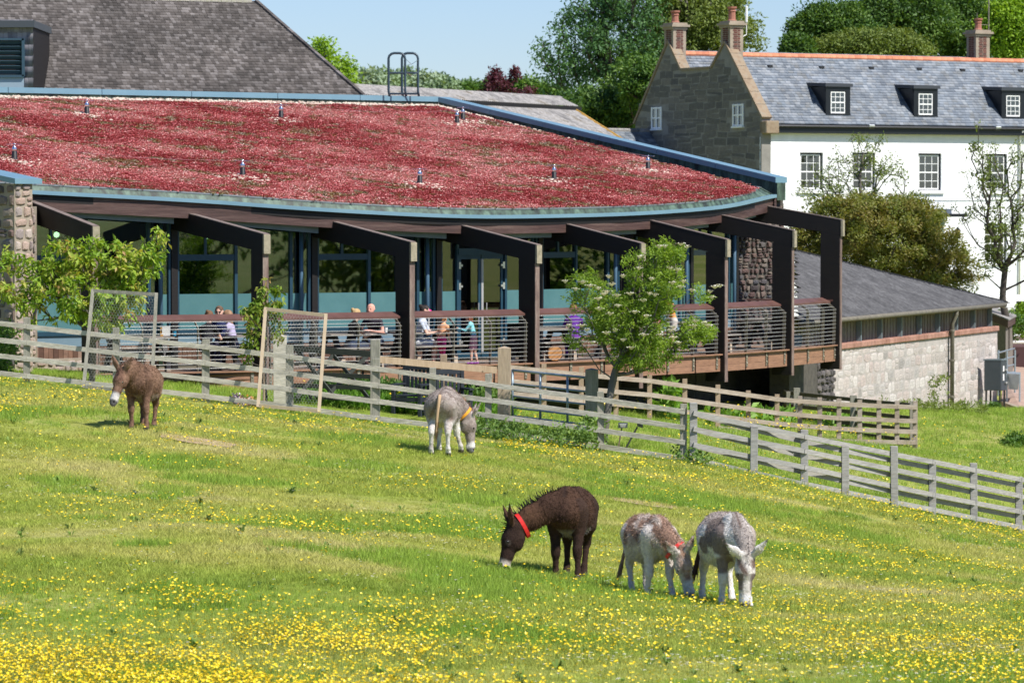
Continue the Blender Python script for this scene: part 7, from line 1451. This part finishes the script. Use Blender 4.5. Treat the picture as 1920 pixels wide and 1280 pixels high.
    for s_ in (-1, 1):
        ob = hp(.02, .07, s_*.055); e_dir = (upv*(.42+.1*rg.random())-fwd*(.75 if earpose < 2 else .6)+sv*s_*(.5 if earpose < 2 else (.95 if s_ > 0 else .45))).normalized(); tip = ob+e_dir*.285; mid = ob+e_dir*.13
        fl_ = (upv*.75+sv*s_*.35+fwd*.1).normalized(); fl_ = (fl_-e_dir*fl_.dot(e_dir)).normalized(); pr += [cp(ob-e_dir*.03, mid, .038, .058, sq=(tuple(fl_), 2.1), k=.02), cp(mid, tip, .058, .014, sq=(tuple(fl_), 2.1), k=.01)]; ear_t.append((ob, mid, tip, fl_))
    ne = len(pr)
    V_, F_, pid = sdf_mesh(pr, h); 
    hv = (V_-np.array(poll)) @ np.array(fwd)/HL; hu = (V_-np.array(poll)) @ np.array(upv); hs_ = (V_-np.array(poll)) @ np.array(sv); is_h = (pid >= nn_) & (pid < nh); is_e = pid >= nh; is_leg = (pid >= nb_) & (pid < nl); is_n = (pid >= nl) & (pid < nn_)
    nrm_back = V_[:, 2]
    info = dict(V=V_, head=is_h, ear=is_e, leg=is_leg, neck=is_n, hv=hv, hu=hu, hs=hs_, etip=np.min([np.linalg.norm(V_-np.array(e[2]), axis=1) for e in ear_t], 0), n=n3(V_*1.0, 9, seed), n2=n3(V_, 3.2, seed+5), pid=pid)
    col = paint(info); hoof = is_leg & (V_[:, 2] < .045); col[hoof] = (.06, .05, .045)
    # nostrils and mouth line
    for s_ in (-1, 1):
        nd = np.linalg.norm(V_-np.array(hp(.97, .02, s_*.032)), axis=1); col[nd < .022] = (.02, .015, .015)
    V_ = V_+RNG.normal(0, .0016*fuzz, V_.shape); me = mesh_np(name+'_body', V_*S, F_, m_coat, col=np.clip(col, 0, 1), smooth=True); bd = link('body', me, d); bd.matrix_local = Matrix.Identity(4)
    if tilt: d.rotation_euler = (0, tilt, rz)
    def part(nm, mb, m, par=d, smooth=False):
        for i in range(len(mb.v)): mb.v[i] = mb.v[i]*S
        return link(nm, mb.mesh(nm, m, None, smooth), par)
    for s_ in (-1, 1):
        c = hp(.37, .055, s_*.092); mb = MB(); mb.lathe(c-Vector(sv)*s_*.012, [(.006, 0), (.021, .004), (.020, .018), (.007, .027)], 8, ax=sv*s_); part('eye', mb, m_eye, smooth=True)
    # coat fringe along the outline, short tapering hairs
    rgn = np.random.default_rng(seed); nrmv = np.zeros_like(V_); e1 = V_[F_[:, 1]]-V_[F_[:, 0]]; e2 = V_[F_[:, 3]]-V_[F_[:, 0]]; fn = np.cross(e1, e2)
    for i in range(4): np.add.at(nrmv, F_[:, i], fn)
    nrmv /= np.maximum(np.linalg.norm(nrmv, axis=1), 1e-9)[:, None]
    k = rgn.choice(len(V_), min(len(V_), int(13000*fuzz))); k = k[(V_[k, 2] > .08)]; dr = nrmv[k]*.75+rgn.normal(0, .35, (len(k), 3))+np.array([-.25, 0, -.75]); dr -= nrmv[k]*(np.minimum(0, (dr*nrmv[k]).sum(1)-.25))[:, None]; dr /= np.linalg.norm(dr, axis=1)[:, None]; Ls = rgn.uniform(.016, .045, len(k))[:, None]*fuzz*np.where(is_h[k] | is_leg[k] | is_e[k], .5, 1)[:, None]
    sd2 = np.cross(dr, rgn.normal(0, 1, (len(k), 3))); sd2 /= np.linalg.norm(sd2, axis=1)[:, None]; p0 = V_[k]-nrmv[k]*.004; hv_ = np.stack([p0-sd2*.0035, p0+sd2*.0035, p0+dr*Ls], 1).reshape(-1, 3); hf = np.arange(len(k)*3).reshape(-1, 3); hc = np.repeat(col[k]*rgn.uniform(.72, 1.28, (len(k), 1)), 3, 0)
    tag(link('fur', mesh_np('fur', hv_*S, hf, m_coat, col=np.clip(hc, 0, 1)), d), kind='stuff').matrix_local = Matrix.Identity(4)
    # mane
    mm = mat('mane_%s' % seed, [tuple(mane), tuple(min(1, c*1.8) for c in mane)], .9, src='rnd'); mb = MB(); ups = []
    crest = []
    for i, p in enumerate(nk):
        t = (nk[min(i+1, len(nk)-1)]-nk[max(i-1, 0)]).normalized(); u_ = (Vector((0, 0, 1))-t*t.z) if abs(t.z) < .93 else (Vector((1, 0, 0))-t*t.x)
        u_.normalize(); 
        if i == len(nk)-1: u_ = (u_+upv*.6-fwd*.5).normalized()
        crest.append((p+u_*float(rn[i])*.93, u_))
    crest.append((hp(.03, .09), upv)); crest.append((hp(.16, .105), (upv+fwd*.6).normalized()))
    for i in range(len(crest)-1):
        (a, ua), (b, ub) = crest[i], crest[i+1]; n_ = max(5, int((b-a).length/.006))
        for j in range(n_):
            f = j/n_; c = a.lerp(b, f)+Vector((rg.gauss(0, .008), rg.gauss(0, .012), 0)); u_ = ua.lerp(ub, f); tn = (b-a).normalized(); dr_ = (u_+tn*rg.uniform(-.1, .5)+Vector((0, rg.gauss(0, .25), 0))).normalized(); L__ = maneh*rg.uniform(.6, 1.15)*(1 if i > 0 else .3+.7*f); s_ = tn.cross(dr_).normalized() if rg.random() < .5 else tn; mb.poly([c-s_*.011-dr_*.02, c+s_*.011-dr_*.02, c+dr_*L__])
    tag(part('mane', mb, mm), kind='stuff')
    tl = [Vector(p) for p in (tail or [(-.63, 0, .93), (-.70, .0, .86), (-.71, .01, .65), (-.69, .01, .45)])]; mb = MB(); mb.tube([t for t in catmull(tl, 4)], [.032-.016*i/(len(tl)*4) for i in range((len(tl)-1)*4+1)], 7); tm = mat('tail_%s' % seed, [tuple(tailc or mane), tuple(min(1, c*1.7) for c in (tailc or mane))], .9, src='rnd')
    t_ = part('tail', mb, tm, smooth=True); mb = MB(); e = tl[-1]; pd_ = (tl[-1]-tl[-2]).normalized()
    for j in range(90): c = tl[-2].lerp(e, rg.random())+Vector((rg.gauss(0, .012), rg.gauss(0, .012), 0)); dr_ = (pd_+Vector((rg.gauss(0, .12), rg.gauss(0, .12), -.25))).normalized(); s_ = dr_.orthogonal().normalized(); mb.poly([c-s_*.006, c+s_*.006, c+dr_*rg.uniform(.12, .26)])
    tag(part('tail_tuft', mb, tm, t_), kind='stuff')
    if collar:
        cpos, cr = float(collar[1]), collar[0]; i = int(cpos); f = cpos-i; c = nk[i].lerp(nk[i+1], f); t = (nk[i+1]-nk[i]).normalized(); r = float(rn[i]*(1-f)+rn[i+1]*f); sdv = t.cross(Vector((0, 0, 1))).normalized() if abs(t.z) < .98 else side0; u_ = sdv.cross(t); mb = MB(); ring = []; sag = collar[2] if len(collar) > 2 else .02
        for j in range(21):
            a = 2*math.pi*j/20; low = .5-.5*math.cos(a); ring.append(c+u_*math.cos(a)*(r+.012+sag*low)+sdv*math.sin(a)*(r/1.4+.018)-t*(0))
        w = .022
        for j in range(20):
            a, b = ring[j], ring[j+1]; o1 = (a-c).normalized()*.006; o2 = (b-c).normalized()*.006; tw = t*w
            mb.hexa([a-tw, b-tw, b-tw+o2, a-tw+o1], [a+tw, b+tw, b+tw+o2, a+tw+o1])
        part('collar', mb, mat('collar_'+collar[3], {'red': [(.60, .02, .02), (.78, .04, .03)], 'orange': [(.80, .30, .02), (.90, .42, .04)]}[collar[3]], .5, scale=8))
    return d
def mixc(a, b, t): t = np.clip(t, 0, 1)[:, None]; return a*(1-t)+b*t
def C(*c): return np.array(c, float)
# coats (true colours of the animals)
def muzzle(i, col, white=(.62, .58, .53), tip=(.20, .19, .19), start=.70, eye=.0):
    col = mixc(col, C(*white), np.where(i['head'], (i['hv']-start)/.08, 0)); col = mixc(col, C(*tip), np.where(i['head'] & (i['hu'] < .09), (i['hv']-.90)/.06, 0)); 
    if eye: 
        for s_ in (-1, 1):
            dd = np.sqrt((i['hv']*.5-.185)**2+(i['hs']-.075*s_)**2+(i['hu']-.045)**2); col = mixc(col, C(*white)*.8, np.where(i['head'], eye*(1-dd/.045), 0))
    return col
def coat_dark(i):
    V_ = i['V']; n = len(V_); c = np.ones((n, 3))*C(.052, .028, .019); c = mixc(c, C(.105, .055, .032), (i['n2']-.42)*2.4); c = mixc(c, C(.028, .018, .015), np.where(i['leg'], .6, 0)); c = mixc(c, C(.28, .25, .22), np.where(~i['leg'] & ~i['neck'] & ~i['head'], (.62-V_[:, 2])/.06, 0)); c = mixc(c, C(.02, .014, .012), np.where(i['ear'], 1-i['etip']/.07, 0)); c = mixc(c, C(.022, .014, .012), np.where(i['head'], .75, 0))
    # shoulder cross
    c = mixc(c, C(.018, .012, .012), (1-np.abs(V_[:, 0]-.25-(.97-V_[:, 2])*.12)/.028)*(V_[:, 2] > .62)*~i['leg']*.8); c = mixc(c, C(.02, .013, .012), (1-np.abs(V_[:, 1])/.03)*(V_[:, 2] > .98)*.8); return muzzle(i, c, eye=.35, white=(.52, .46, .40))
def coat_brown(i):
    V_ = i['V']; n = len(V_); c = np.ones((n, 3))*C(.19, .112, .075); c = mixc(c, C(.35, .22, .145), (i['n2']-.42)*3.2); c = mixc(c, C(.09, .055, .04), (i['n']-.55)*3); c = mixc(c, C(.13, .075, .05), np.where(i['leg'], .55+(i['n']-.5)*2, 0)); c = mixc(c, C(.34, .27, .21), np.where(~i['leg'] & ~i['neck'] & ~i['head'], (.60-V_[:, 2])/.06, 0)); c = mixc(c, C(.12, .06, .045), np.where(i['head'], .5+(i['n']-.5), 0))
    c = mixc(c, C(.09, .05, .035), (1-np.abs(V_[:, 0]-.25)/.02)*(V_[:, 2] > .75)*~i['leg']*.7); return muzzle(i, c, white=(.60, .57, .54), tip=(.16, .15, .16), start=.66)
def coat_grey(i):
    V_ = i['V']; n = len(V_); c = np.ones((n, 3))*C(.34, .29, .26); c = mixc(c, C(.25, .20, .175), (i['n']-.40)*2.8); c = mixc(c, C(.68, .64, .60), np.where(~i['head'] & ~i['neck'], (.66-V_[:, 2]+(i['n2']-.5)*.3)/.14, 0)); c = mixc(c, C(.24, .19, .17), np.where(i['neck'], .6, 0)); c = mixc(c, C(.13, .08, .06), (1-np.abs(V_[:, 1])/.018)*(V_[:, 2] > .95)*.8)
    c = mixc(c, C(.22, .15, .12), np.where(i['leg'], (i['n']-.52)*4, 0)*.5); return muzzle(i, c, white=(.66, .63, .60), tip=(.18, .18, .19), start=.72)
def coat_small(i):
    V_ = i['V']; n = len(V_); c = np.ones((n, 3))*C(.30, .19, .14); c = mixc(c, C(.58, .49, .43), (i['n']-.47)*4); top = (V_[:, 2]-.68+(i['n2']-.5)*.12)/.06; c = mixc(np.ones((n, 3))*C(.62, .56, .51), c, np.where(i['neck'] | i['head'], 1, top)); c = mixc(c, C(.66, .60, .55), np.where(i['leg'], .9, 0)); c = mixc(c, C(.60, .54, .50), np.where(i['neck'], (i['n2']-.45)*3, 0))
    c = mixc(c, C(.55, .50, .47), np.where(i['head'], (np.abs(i['hs'])-.035)/.03, 0)); c = mixc(c, C(.42, .27, .19), np.where(i['head'] & (i['hv'] < .45) & (i['hu'] > .07), .5, 0)); c = mixc(c, C(.08, .06, .05), np.where(i['ear'], 1-i['etip']/.04, 0)*.6); return muzzle(i, c, white=(.55, .54, .55), tip=(.22, .22, .25), start=.6, eye=.5)
def coat_pinto(i):
    V_ = i['V']; n = len(V_); c = np.ones((n, 3))*C(.70, .66, .62); grey = C(.22, .175, .155); lt = C(.38, .32, .285)
    def patch(x, y, z, r, s=1, colr=grey): 
        nonlocal c; d_ = np.sqrt((V_[:, 0]-x)**2+(V_[:, 1]-y)**2+((V_[:, 2]-z)*.8)**2)+(i['n2']-.5)*.14; c = mixc(c, colr, (r-d_)/.02*s)
    bd_ = ~i['leg'] & ~i['head']; patch(-.12, -.05, 1.0, .24, colr=lt); patch(-.42, 0, 1.0, .26, colr=lt); patch(.14, -.22, .86, .17); patch(.02, -.30, .72, .10); patch(-.28, -.27, .72, .085); patch(.30, -.16, .76, .15); patch(.1, .22, .86, .16, colr=lt); patch(-.2, .22, .8, .13, colr=lt); patch(.32, .14, .8, .14, colr=lt); patch(.30, -.14, .50, .12, .8)
    c = mixc(c, grey, np.where(i['neck'], .75*(i['n2'] > .40), 0)); c = mixc(c, C(.10, .06, .045), (1-np.abs(V_[:, 1])/.022)*(V_[:, 2] > .93)*~i['head']*.9)
    hd_ = np.where(i['head'], 1., 0); c = mixc(c, C(.60, .55, .50), hd_*.8); c = mixc(c, C(.16, .11, .09), hd_*((i['n']-.50)*5)*(i['hv'] < .62)*.8); c = mixc(c, grey, hd_*((np.abs(i['hs'])-.03)/.02)*(i['hv'] > .35)*(i['hv'] < .68)); c = mixc(c, C(.06, .04, .035), np.where(i['ear'], 1-i['etip']/.06, 0)); return muzzle(i, c, white=(.62, .61, .61), tip=(.16, .16, .17), start=.74)
# where each one stands: u, v of the middle of the feet, distance, heading (0 = to the right, -90 = to the camera), scale
def stand(u, v, d): x = (u-960)/F*d; return Vector((x, d, gz(x, d)+.005))
DK = []
donkey('brown_donkey', 'brown donkey standing with lowered head beside the fence, the only one not grazing', stand(266, 800, 64), R(-97), 1.0,
 [(.34, 0, .92), (.46, -.05, .98), (.56, -.11, .99), (.64, -.17, .97)], ((.84, -.30, .50), (.9, -.3, .5)), coat_brown, seed=1, belly=1.08, legs={'fl': (.02, .02), 'fr': (-.05, 0), 'hl': (.06, -.02), 'hr': (.02, .02)}, mane=(.05, .022, .016), maneh=.09, fuzz=1.3, tail=[(-.63, 0, .93), (-.70, -.05, .82), (-.66, -.10, .5), (-.6, -.12, .35)])
donkey('grey_donkey', 'pale grey donkey grazing with its rump towards us and an orange collar', stand(833, 850, 66), R(84), 1.06,
 [(.32, -.02, .88), (.46, -.12, .78), (.54, -.22, .68), (.58, -.31, .58)], ((.56, -.38, .07), (.3, -.9, .2)), coat_grey, seed=2, belly=1.12, collar=('', 2.5, .03, 'orange'), mane=(.20, .11, .06), tailc=(.32, .22, .13), maneh=.07, earpose=0, legs={'hl': (.02, .03), 'hr': (-.02, 0), 'fl': (.0, .0), 'fr': (.05, -.10)}, tail=[(-.62, 0, .97), (-.70, .0, .90), (-.73, .03, .62), (-.70, .05, .36)])
donkey('dark_brown_donkey', 'dark chocolate brown donkey grazing in the middle of the field, red collar', stand(1070, 1080, 46), R(-100), 1.04,
 [(.30, 0, .90), (.44, -.16, .85), (.55, -.36, .75), (.62, -.52, .65)], ((.74, -.68, .13), (.3, -.95, .4)), coat_dark, seed=3, belly=.93, collar=('', 2.7, .05, 'red'), mane=(.012, .009, .008), maneh=.13, earpose=0, legs={'fl': (.06, .02), 'fr': (-.02, 0), 'hl': (.10, -.03), 'hr': (0, .0)})
donkey('small_roan_donkey', 'small brown and white donkey grazing, red collar, left of the patched donkey', stand(1222, 1118, 44.4), R(-72), .88,
 [(.30, 0, .88), (.45, .02, .80), (.56, .10, .70), (.62, .18, .60)], ((.72, .27, .09), (1, -.25, .4)), coat_small, seed=4, belly=1.12, collar=('', 2.3, .04, 'red'), mane=(.45, .38, .33), tailc=(.16, .10, .06), maneh=.06, fuzz=1.5, legs={'fl': (.08, .02), 'fr': (-.06, -.02), 'hl': (-.04, 0), 'hr': (.08, .0)}, tail=[(-.62, 0, .93), (-.68, -.06, .80), (-.68, -.14, .5), (-.66, -.20, .3)])
donkey('patched_donkey', 'white donkey with grey brown patches grazing head on at the right of the group', stand(1366, 1130, 43.7), R(-79), 1.0,
 [(.32, 0, .90), (.45, .02, .83), (.56, .03, .73), (.63, .04, .62)], ((.70, .02, .08), (1, .0, .25)), coat_pinto, seed=5, belly=1.14, mane=(.05, .03, .022), maneh=.05, earpose=2, legs={'fl': (.04, .03), 'fr': (-.02, -.02), 'hl': (.1, .02), 'hr': (.0, -.05)}, tail=[(-.62, 0, .93), (-.70, -.08, .82), (-.70, -.18, .5), (-.68, -.22, .35)])
# ------------------------------------------------------------------ people
m_skinb = mat('person_surface', [(.5, .5, .5)], .7, src='col', spec=.25, var=.06, scale=9)
SK = C(.62, .37, .28); SK2 = C(.55, .30, .22)
def person(base, rz, label, pose, H=1.68, top=(.1, .1, .1), low=(.05, .05, .08), shoe=(.03, .03, .03), skin=SK, hair=(.06, .035, .02), hairstyle='short', sleeves=.5, legs='long', group='visitors on and around the terrace', arms='table', lean=.12, skirt=False, h=.0165):
    """local frame x forward; seated figures: base is the point on the deck below the hips"""
    s = H/1.68; d = empty('person', base, label, 'person', group, rz); pr = []; cl = []
    def add(p, c): pr.append(p); cl.append(np.array(c, float))
    top, low, shoe = C(*top), C(*low), C(*shoe); 
    hipz = .50 if pose == 'sit' else .90; ch = Vector((lean*.9, 0, hipz+.42)); hip = Vector((0, 0, hipz)); nk = Vector((lean*1.2, 0, hipz+.53)); hd = Vector((lean*1.35+.02, 0, hipz+.70))
    add(cp(hip, hip+Vector((0, 0, .03)), .135, .13, sq=((1, 0, 0), 1.25)), low); add(cp(hip+Vector((0, 0, .08)), ch, .125, .145, sq=((1, 0, 0), 1.35)), top); add(cp(ch+Vector((-.01, -.13, .03)), ch+Vector((-.01, .13, .03)), .065, .065, k=.05), top)
    add(cp(ch+Vector((0, 0, .08)), nk+Vector((.01, 0, .06)), .055, .05, k=.03), skin); add(cp(hd+Vector((-.02, 0, .03)), hd+Vector((.01, 0, -.02)), .098, .082, sq=((0, 1, 0), 1.12), k=.03), skin); add(cp(hd+Vector((.03, 0, -.06)), hd+Vector((.055, 0, -.09)), .055, .04, k=.03), skin)
    add(cp(hd+Vector((.088, 0, .005)), hd+Vector((.105, 0, -.025)), .012, .016, k=.012), skin)
    for sd_ in (-1, 1): add(cp(hd+Vector((-.005, sd_*.082, -.01)), hd+Vector((-.005, sd_*.086, .02)), .018, .02, k=.01), skin)
    for sd_ in (-1, 1):
        hp_ = hip+Vector((0, sd_*.085, 0))
        if pose == 'sit': kn = Vector((.40, sd_*.12, .50)); an = Vector((.36, sd_*.12, .09))
        else: kn = Vector((.03+.04*sd_, sd_*.085, .48)); an = Vector((-.02+.09*sd_, sd_*.08, .09))
        lc = low if legs == 'long' else skin
        if skirt or legs == 'short': add(cp(hp_, hp_.lerp(kn, .75), .105, .10 if skirt else .085, k=.05), low); add(cp(hp_.lerp(kn, .75), kn, .062, .055), lc)
        else: add(cp(hp_, kn, .095, .062, k=.05), low)
        add(cp(kn, kn.lerp(an, .45), .055, .05, k=.02), lc); add(cp(kn.lerp(an, .45), an, .05, .036, k=.02), lc); add(cp(an+Vector((-.02, 0, -.035)), an+Vector((.13, 0, -.055)), .042, .036, k=.015), shoe)
        sh = ch+Vector((0, sd_*.175, .03))
        if arms == 'table': el = sh+Vector((.14, sd_*.06, -.24)); ha = el+Vector((.20, -sd_*.10, .03))
        elif arms == 'fold': el = sh+Vector((.10, sd_*.11, -.24)); ha = el+Vector((.19, -sd_*.24, .04))
        elif arms == 'reach': el = sh+Vector((.16, sd_*.02, -.20)); ha = el+Vector((.21, -sd_*.03, .08))
        else: el = sh+Vector((-.03, sd_*.05, -.27)); ha = el+Vector((.06, 0, -.22))
        sl = sleeves; e1 = sh.lerp(el, min(1, sl*2)); add(cp(sh, e1, .052, .046, k=.03), top)
        if sl < .5: add(cp(e1, el, .042, .038, k=.015), skin)
        add(cp(el, ha, .040, .027, k=.02), top if sl > .9 else skin)
        f = (ha-el).normalized(); sv_ = f.cross(Vector((0, 0, 1))).normalized() if abs(f.z) < .9 else Vector((0, 1, 0)); add(cp(ha, ha+f*.07, .026, .030, sq=(tuple(f.cross(sv_)), 1.6), k=.015), skin)
        for k, (o_, l_) in enumerate(((-.027, .062), (-.009, .074), (.009, .070), (.027, .056))): a = ha+f*.075+sv_*o_; b = a+f*l_*.5-Vector((0, 0, .006)); add(cp(a, b, .0095, .009, k=.005), skin); add(cp(b, b+f*l_*.4-Vector((0, 0, .022)), .009, .008, k=.004), skin)
        a = ha+f*.02+sv_*(-sd_)*.026; add(cp(a, a+f*.035+sv_*(-sd_)*.028, .012, .0095, k=.006), skin); add(cp(a+f*.035+sv_*(-sd_)*.028, a+f*.062+sv_*(-sd_)*.026-Vector((0, 0, .01)), .0095, .008, k=.004), skin)
    V_, F_, pid = sdf_mesh(pr, h if H > 1.3 else h, k0=.03); col = np.array(cl)[pid]
    eye_c = C(.03, .02, .02)
    for sd_ in (-1, 1): col[np.linalg.norm(V_-np.array(hd+Vector((.085, sd_*.034, .012))), axis=1) < .018] = eye_c
    mth = (np.abs(V_[:, 2]-(hd.z-.062)) < .009) & (np.abs(V_[:, 1]) < .028) & (V_[:, 0] > hd.x+.05); col[mth] = (.30, .10, .09)
    bd = link('body', mesh_np('person_body', V_*s, F_, m_skinb, col=col, smooth=True), d); bd.matrix_local = Matrix.Identity(4)
    if hairstyle:
        hr = [cp(hd+Vector((-.035, 0, .045)), hd+Vector((-.01, 0, .055)), .105, .092, sq=((0, 1, 0), 1.1), k=.02), cp(hd+Vector((-.06, 0, .02)), hd+Vector((-.075, 0, -.04)), .075, .06, k=.03)]
        if hairstyle == 'long': hr += [cp(hd+Vector((-.07, 0, 0)), hd+Vector((-.11, 0, -.20)), .075, .045, k=.03), cp(hd+Vector((-.02, .075, .02)), hd+Vector((-.05, .085, -.12)), .032, .025), cp(hd+Vector((-.02, -.075, .02)), hd+Vector((-.05, -.085, -.12)), .032, .025)]
        if hairstyle == 'bun': hr += [cp(hd+Vector((-.10, 0, .10)), hd+Vector((-.12, 0, .12)), .045, .045, k=.015)]
        if hairstyle == 'tail': hr += [cp(hd+Vector((-.10, 0, .05)), hd+Vector((-.17, 0, -.10)), .035, .02, k=.015)]
        hv_, hf_, _ = sdf_mesh(hr, .0165, k0=.02); cut = hv_[:, 0] < hd.x+.072-(.0 if hairstyle else 0); keep = cut[hf_].all(1); hc = mat('hair_%02d%02d' % (int(hair[0]*99), int(hair[1]*99)), [tuple(c*.6 for c in hair), tuple(c*1.4 for c in hair)], .7, scale=22, stretch=(1, 1, .25), bump=.4)
        o = link('hair', mesh_np('hair', hv_*s, hf_[keep], hc, smooth=True), d); o.matrix_local = Matrix.Identity(4)
    return d
def du(u, inn):
    """deck spot seen in picture column u, inn metres in from the edge"""
    best = None
    for x in np.linspace(.5, 63.5, 500):
        p, a = dpos(float(x), inn); e = abs(960+p.x/p.y*F-u)
        if best is None or e < best[0]: best = (e, p, a)
    return best[1], best[2]
def face(uh, inn, ang, *a, **k): p, _ = du(uh, inn); return person(p, R(ang), *a, **k)
V_I = 'visitors on and around the terrace'
face(384, 1.15, 70, 'seated woman with brown hair in a bun and a dark top, back to us', 'sit', top=(.02, .02, .025), low=(.03, .03, .06), hair=(.16, .08, .04), hairstyle='bun', sleeves=.25)
p_ = face(413, 2.35, -95, 'seated man in a navy shirt with short brown hair and dark glasses, leaning forward', 'sit', H=1.78, top=(.02, .03, .09), low=(.03, .03, .05), hair=(.12, .07, .04), sleeves=.25, lean=.2)
mb = MB(); hz_ = .50+.70
for s_ in (-1, 1): mb.box(Vector((.2*1.35+.02+.10, s_*.035, hz_+.01))*1.06, (.008, .05, .035), (1, 0, 0))
mb.box(Vector((.2*1.35+.02+.10, 0, hz_+.018))*1.06, (.006, .12, .008), (1, 0, 0)); o_ = link('glasses', mb.mesh('glasses', m_blk), p_); o_.matrix_local = Matrix.Identity(4)
face(440, 1.5, 165, 'seated person with light brown hair and a lavender shirt beside the sapling', 'sit', top=(.40, .36, .52), low=(.10, .12, .22), hair=(.28, .16, .09), hairstyle='long', sleeves=.8)
face(655, 1.1, 35, 'seated blonde woman in a black top and white patterned skirt', 'sit', top=(.012, .012, .014), low=(.58, .56, .55), hair=(.45, .30, .14), hairstyle='bun', sleeves=.2, skirt=True, legs='short', arms='table')
face(707, 2.2, -110, 'seated bald man with folded forearms on the table and a dark printed shirt', 'sit', H=1.80, top=(.025, .02, .03), low=(.03, .04, .07), hairstyle=None, sleeves=.25, arms='fold', lean=.22, skin=C(.66, .33, .25))
face(783, 1.4, -8, 'seated dark haired woman in profile just right of the third post', 'sit', H=1.74, top=(.45, .50, .60), low=(.60, .62, .66), hair=(.025, .018, .015), hairstyle='bun', sleeves=.3, legs='short')
face(829, 1.0, 60, 'small child in a peach top, yellow hem and bright pink trousers beside the table', 'stand', H=1.12, top=(.72, .36, .20), low=(.80, .07, .26), shoe=(.6, .1, .3), hair=(.20, .09, .04), hairstyle='tail', sleeves=.8, arms='down', h=.02)
face(889, 1.0, 170, 'child in a turquoise top and pink checked skirt standing at the table end', 'stand', H=1.14, top=(.22, .58, .66), low=(.60, .30, .36), shoe=(.35, .08, .42), hair=(.20, .06, .03), hairstyle='long', sleeves=.95, skirt=True, legs='short', arms='reach', h=.02)
face(1078, 1.3, 100, 'seated person with reddish hair left of the rowan crown', 'sit', top=(.10, .02, .25), low=(.15, .03, .30), hair=(.30, .13, .06), hairstyle='short', sleeves=.8)
face(1262, 1.8, 200, 'person in an orange top standing behind the right side of the rowan', 'stand', H=1.5, top=(.70, .30, .08), low=(.55, .50, .45), hair=(.10, .05, .03), hairstyle='long', sleeves=.4, legs='short', h=.02)
face(1236, 1.2, 150, 'child in a pink top standing behind the rowan leaves', 'stand', H=1.05, top=(.75, .18, .30), low=(.62, .60, .58), hair=(.25, .15, .08), hairstyle='tail', sleeves=.3, legs='short', h=.02)
# diners behind the glass, on bench seats
m_chr2 = mat('pale_bistro_chair', (.30, .38, .42), .5)
for (u, d, ang, lab, kw) in ((346, 91.0, 20, 'seated diner in a pale hooded top behind the second bay window', dict(top=(.55, .62, .64), hair=(.50, .55, .56), hairstyle='short', sleeves=.9)), (662, 93.4, 60, 'seated diner in a light blue shirt behind the third bay window', dict(top=(.25, .45, .58), hair=(.03, .02, .02), hairstyle='short', sleeves=.5)), (702, 93.6, 200, 'seated diner in a dark patterned shirt behind the third bay window', dict(top=(.03, .08, .10), hair=(.03, .02, .02), hairstyle='short', sleeves=.4))):
    p = Vector(((u-960)/F*d, d, DECK+.25)); q = person(p, R(ang), lab, 'sit', H=1.75, group='diners inside the restaurant', **kw)
    st = empty('dining_chair', V3(p, DECK-.02), 'pale indoor chair under the '+lab.split('seated ')[1], 'chair', 'dining chairs inside the restaurant', R(ang)); M = wm(st)
    for x in (-.18, .18):
        for y in (-.18, .18): mb = MB(); mb.tube([M @ Vector((x, y, 0)), M @ Vector((x, y, .62))], .015, 5); mb.build('leg', m_chr2, st)
    mb = MB(); mb.box(M @ Vector((0, 0, .635)), (.42, .42, .03), M.to_3x3() @ Vector((1, 0, 0))); mb.build('seat', m_chr2, st); mb = MB(); mb.box(M @ Vector((-.20, 0, .92)), (.03, .40, .28), M.to_3x3() @ Vector((1, 0, 0))); mb.build('backrest', m_chr2, st)
for k, (u, d) in enumerate(((372, 91.6), (685, 94.2), (905, 97), (240, 91.5))):
    p = Vector(((u-960)/F*d, d, DECK)); tb = empty('dining_table', p, 'indoor dining table '+['in front of the hooded diner', 'between the two diners of the third bay', 'seen through the glass doors', 'behind the cherry tree window'][k], 'table', 'dining tables inside the restaurant')
    mb = MB(); mb.box(p+Vector((0, 0, .98)), (1.2, .8, .04), (1, 0, 0)); mb.build('tabletop', mat('green_table', (.10, .18, .08), .5), tb); mb = MB(); mb.tube([p, p+Vector((0, 0, .96))], .05, 8); mb.build('leg', m_blk, tb)
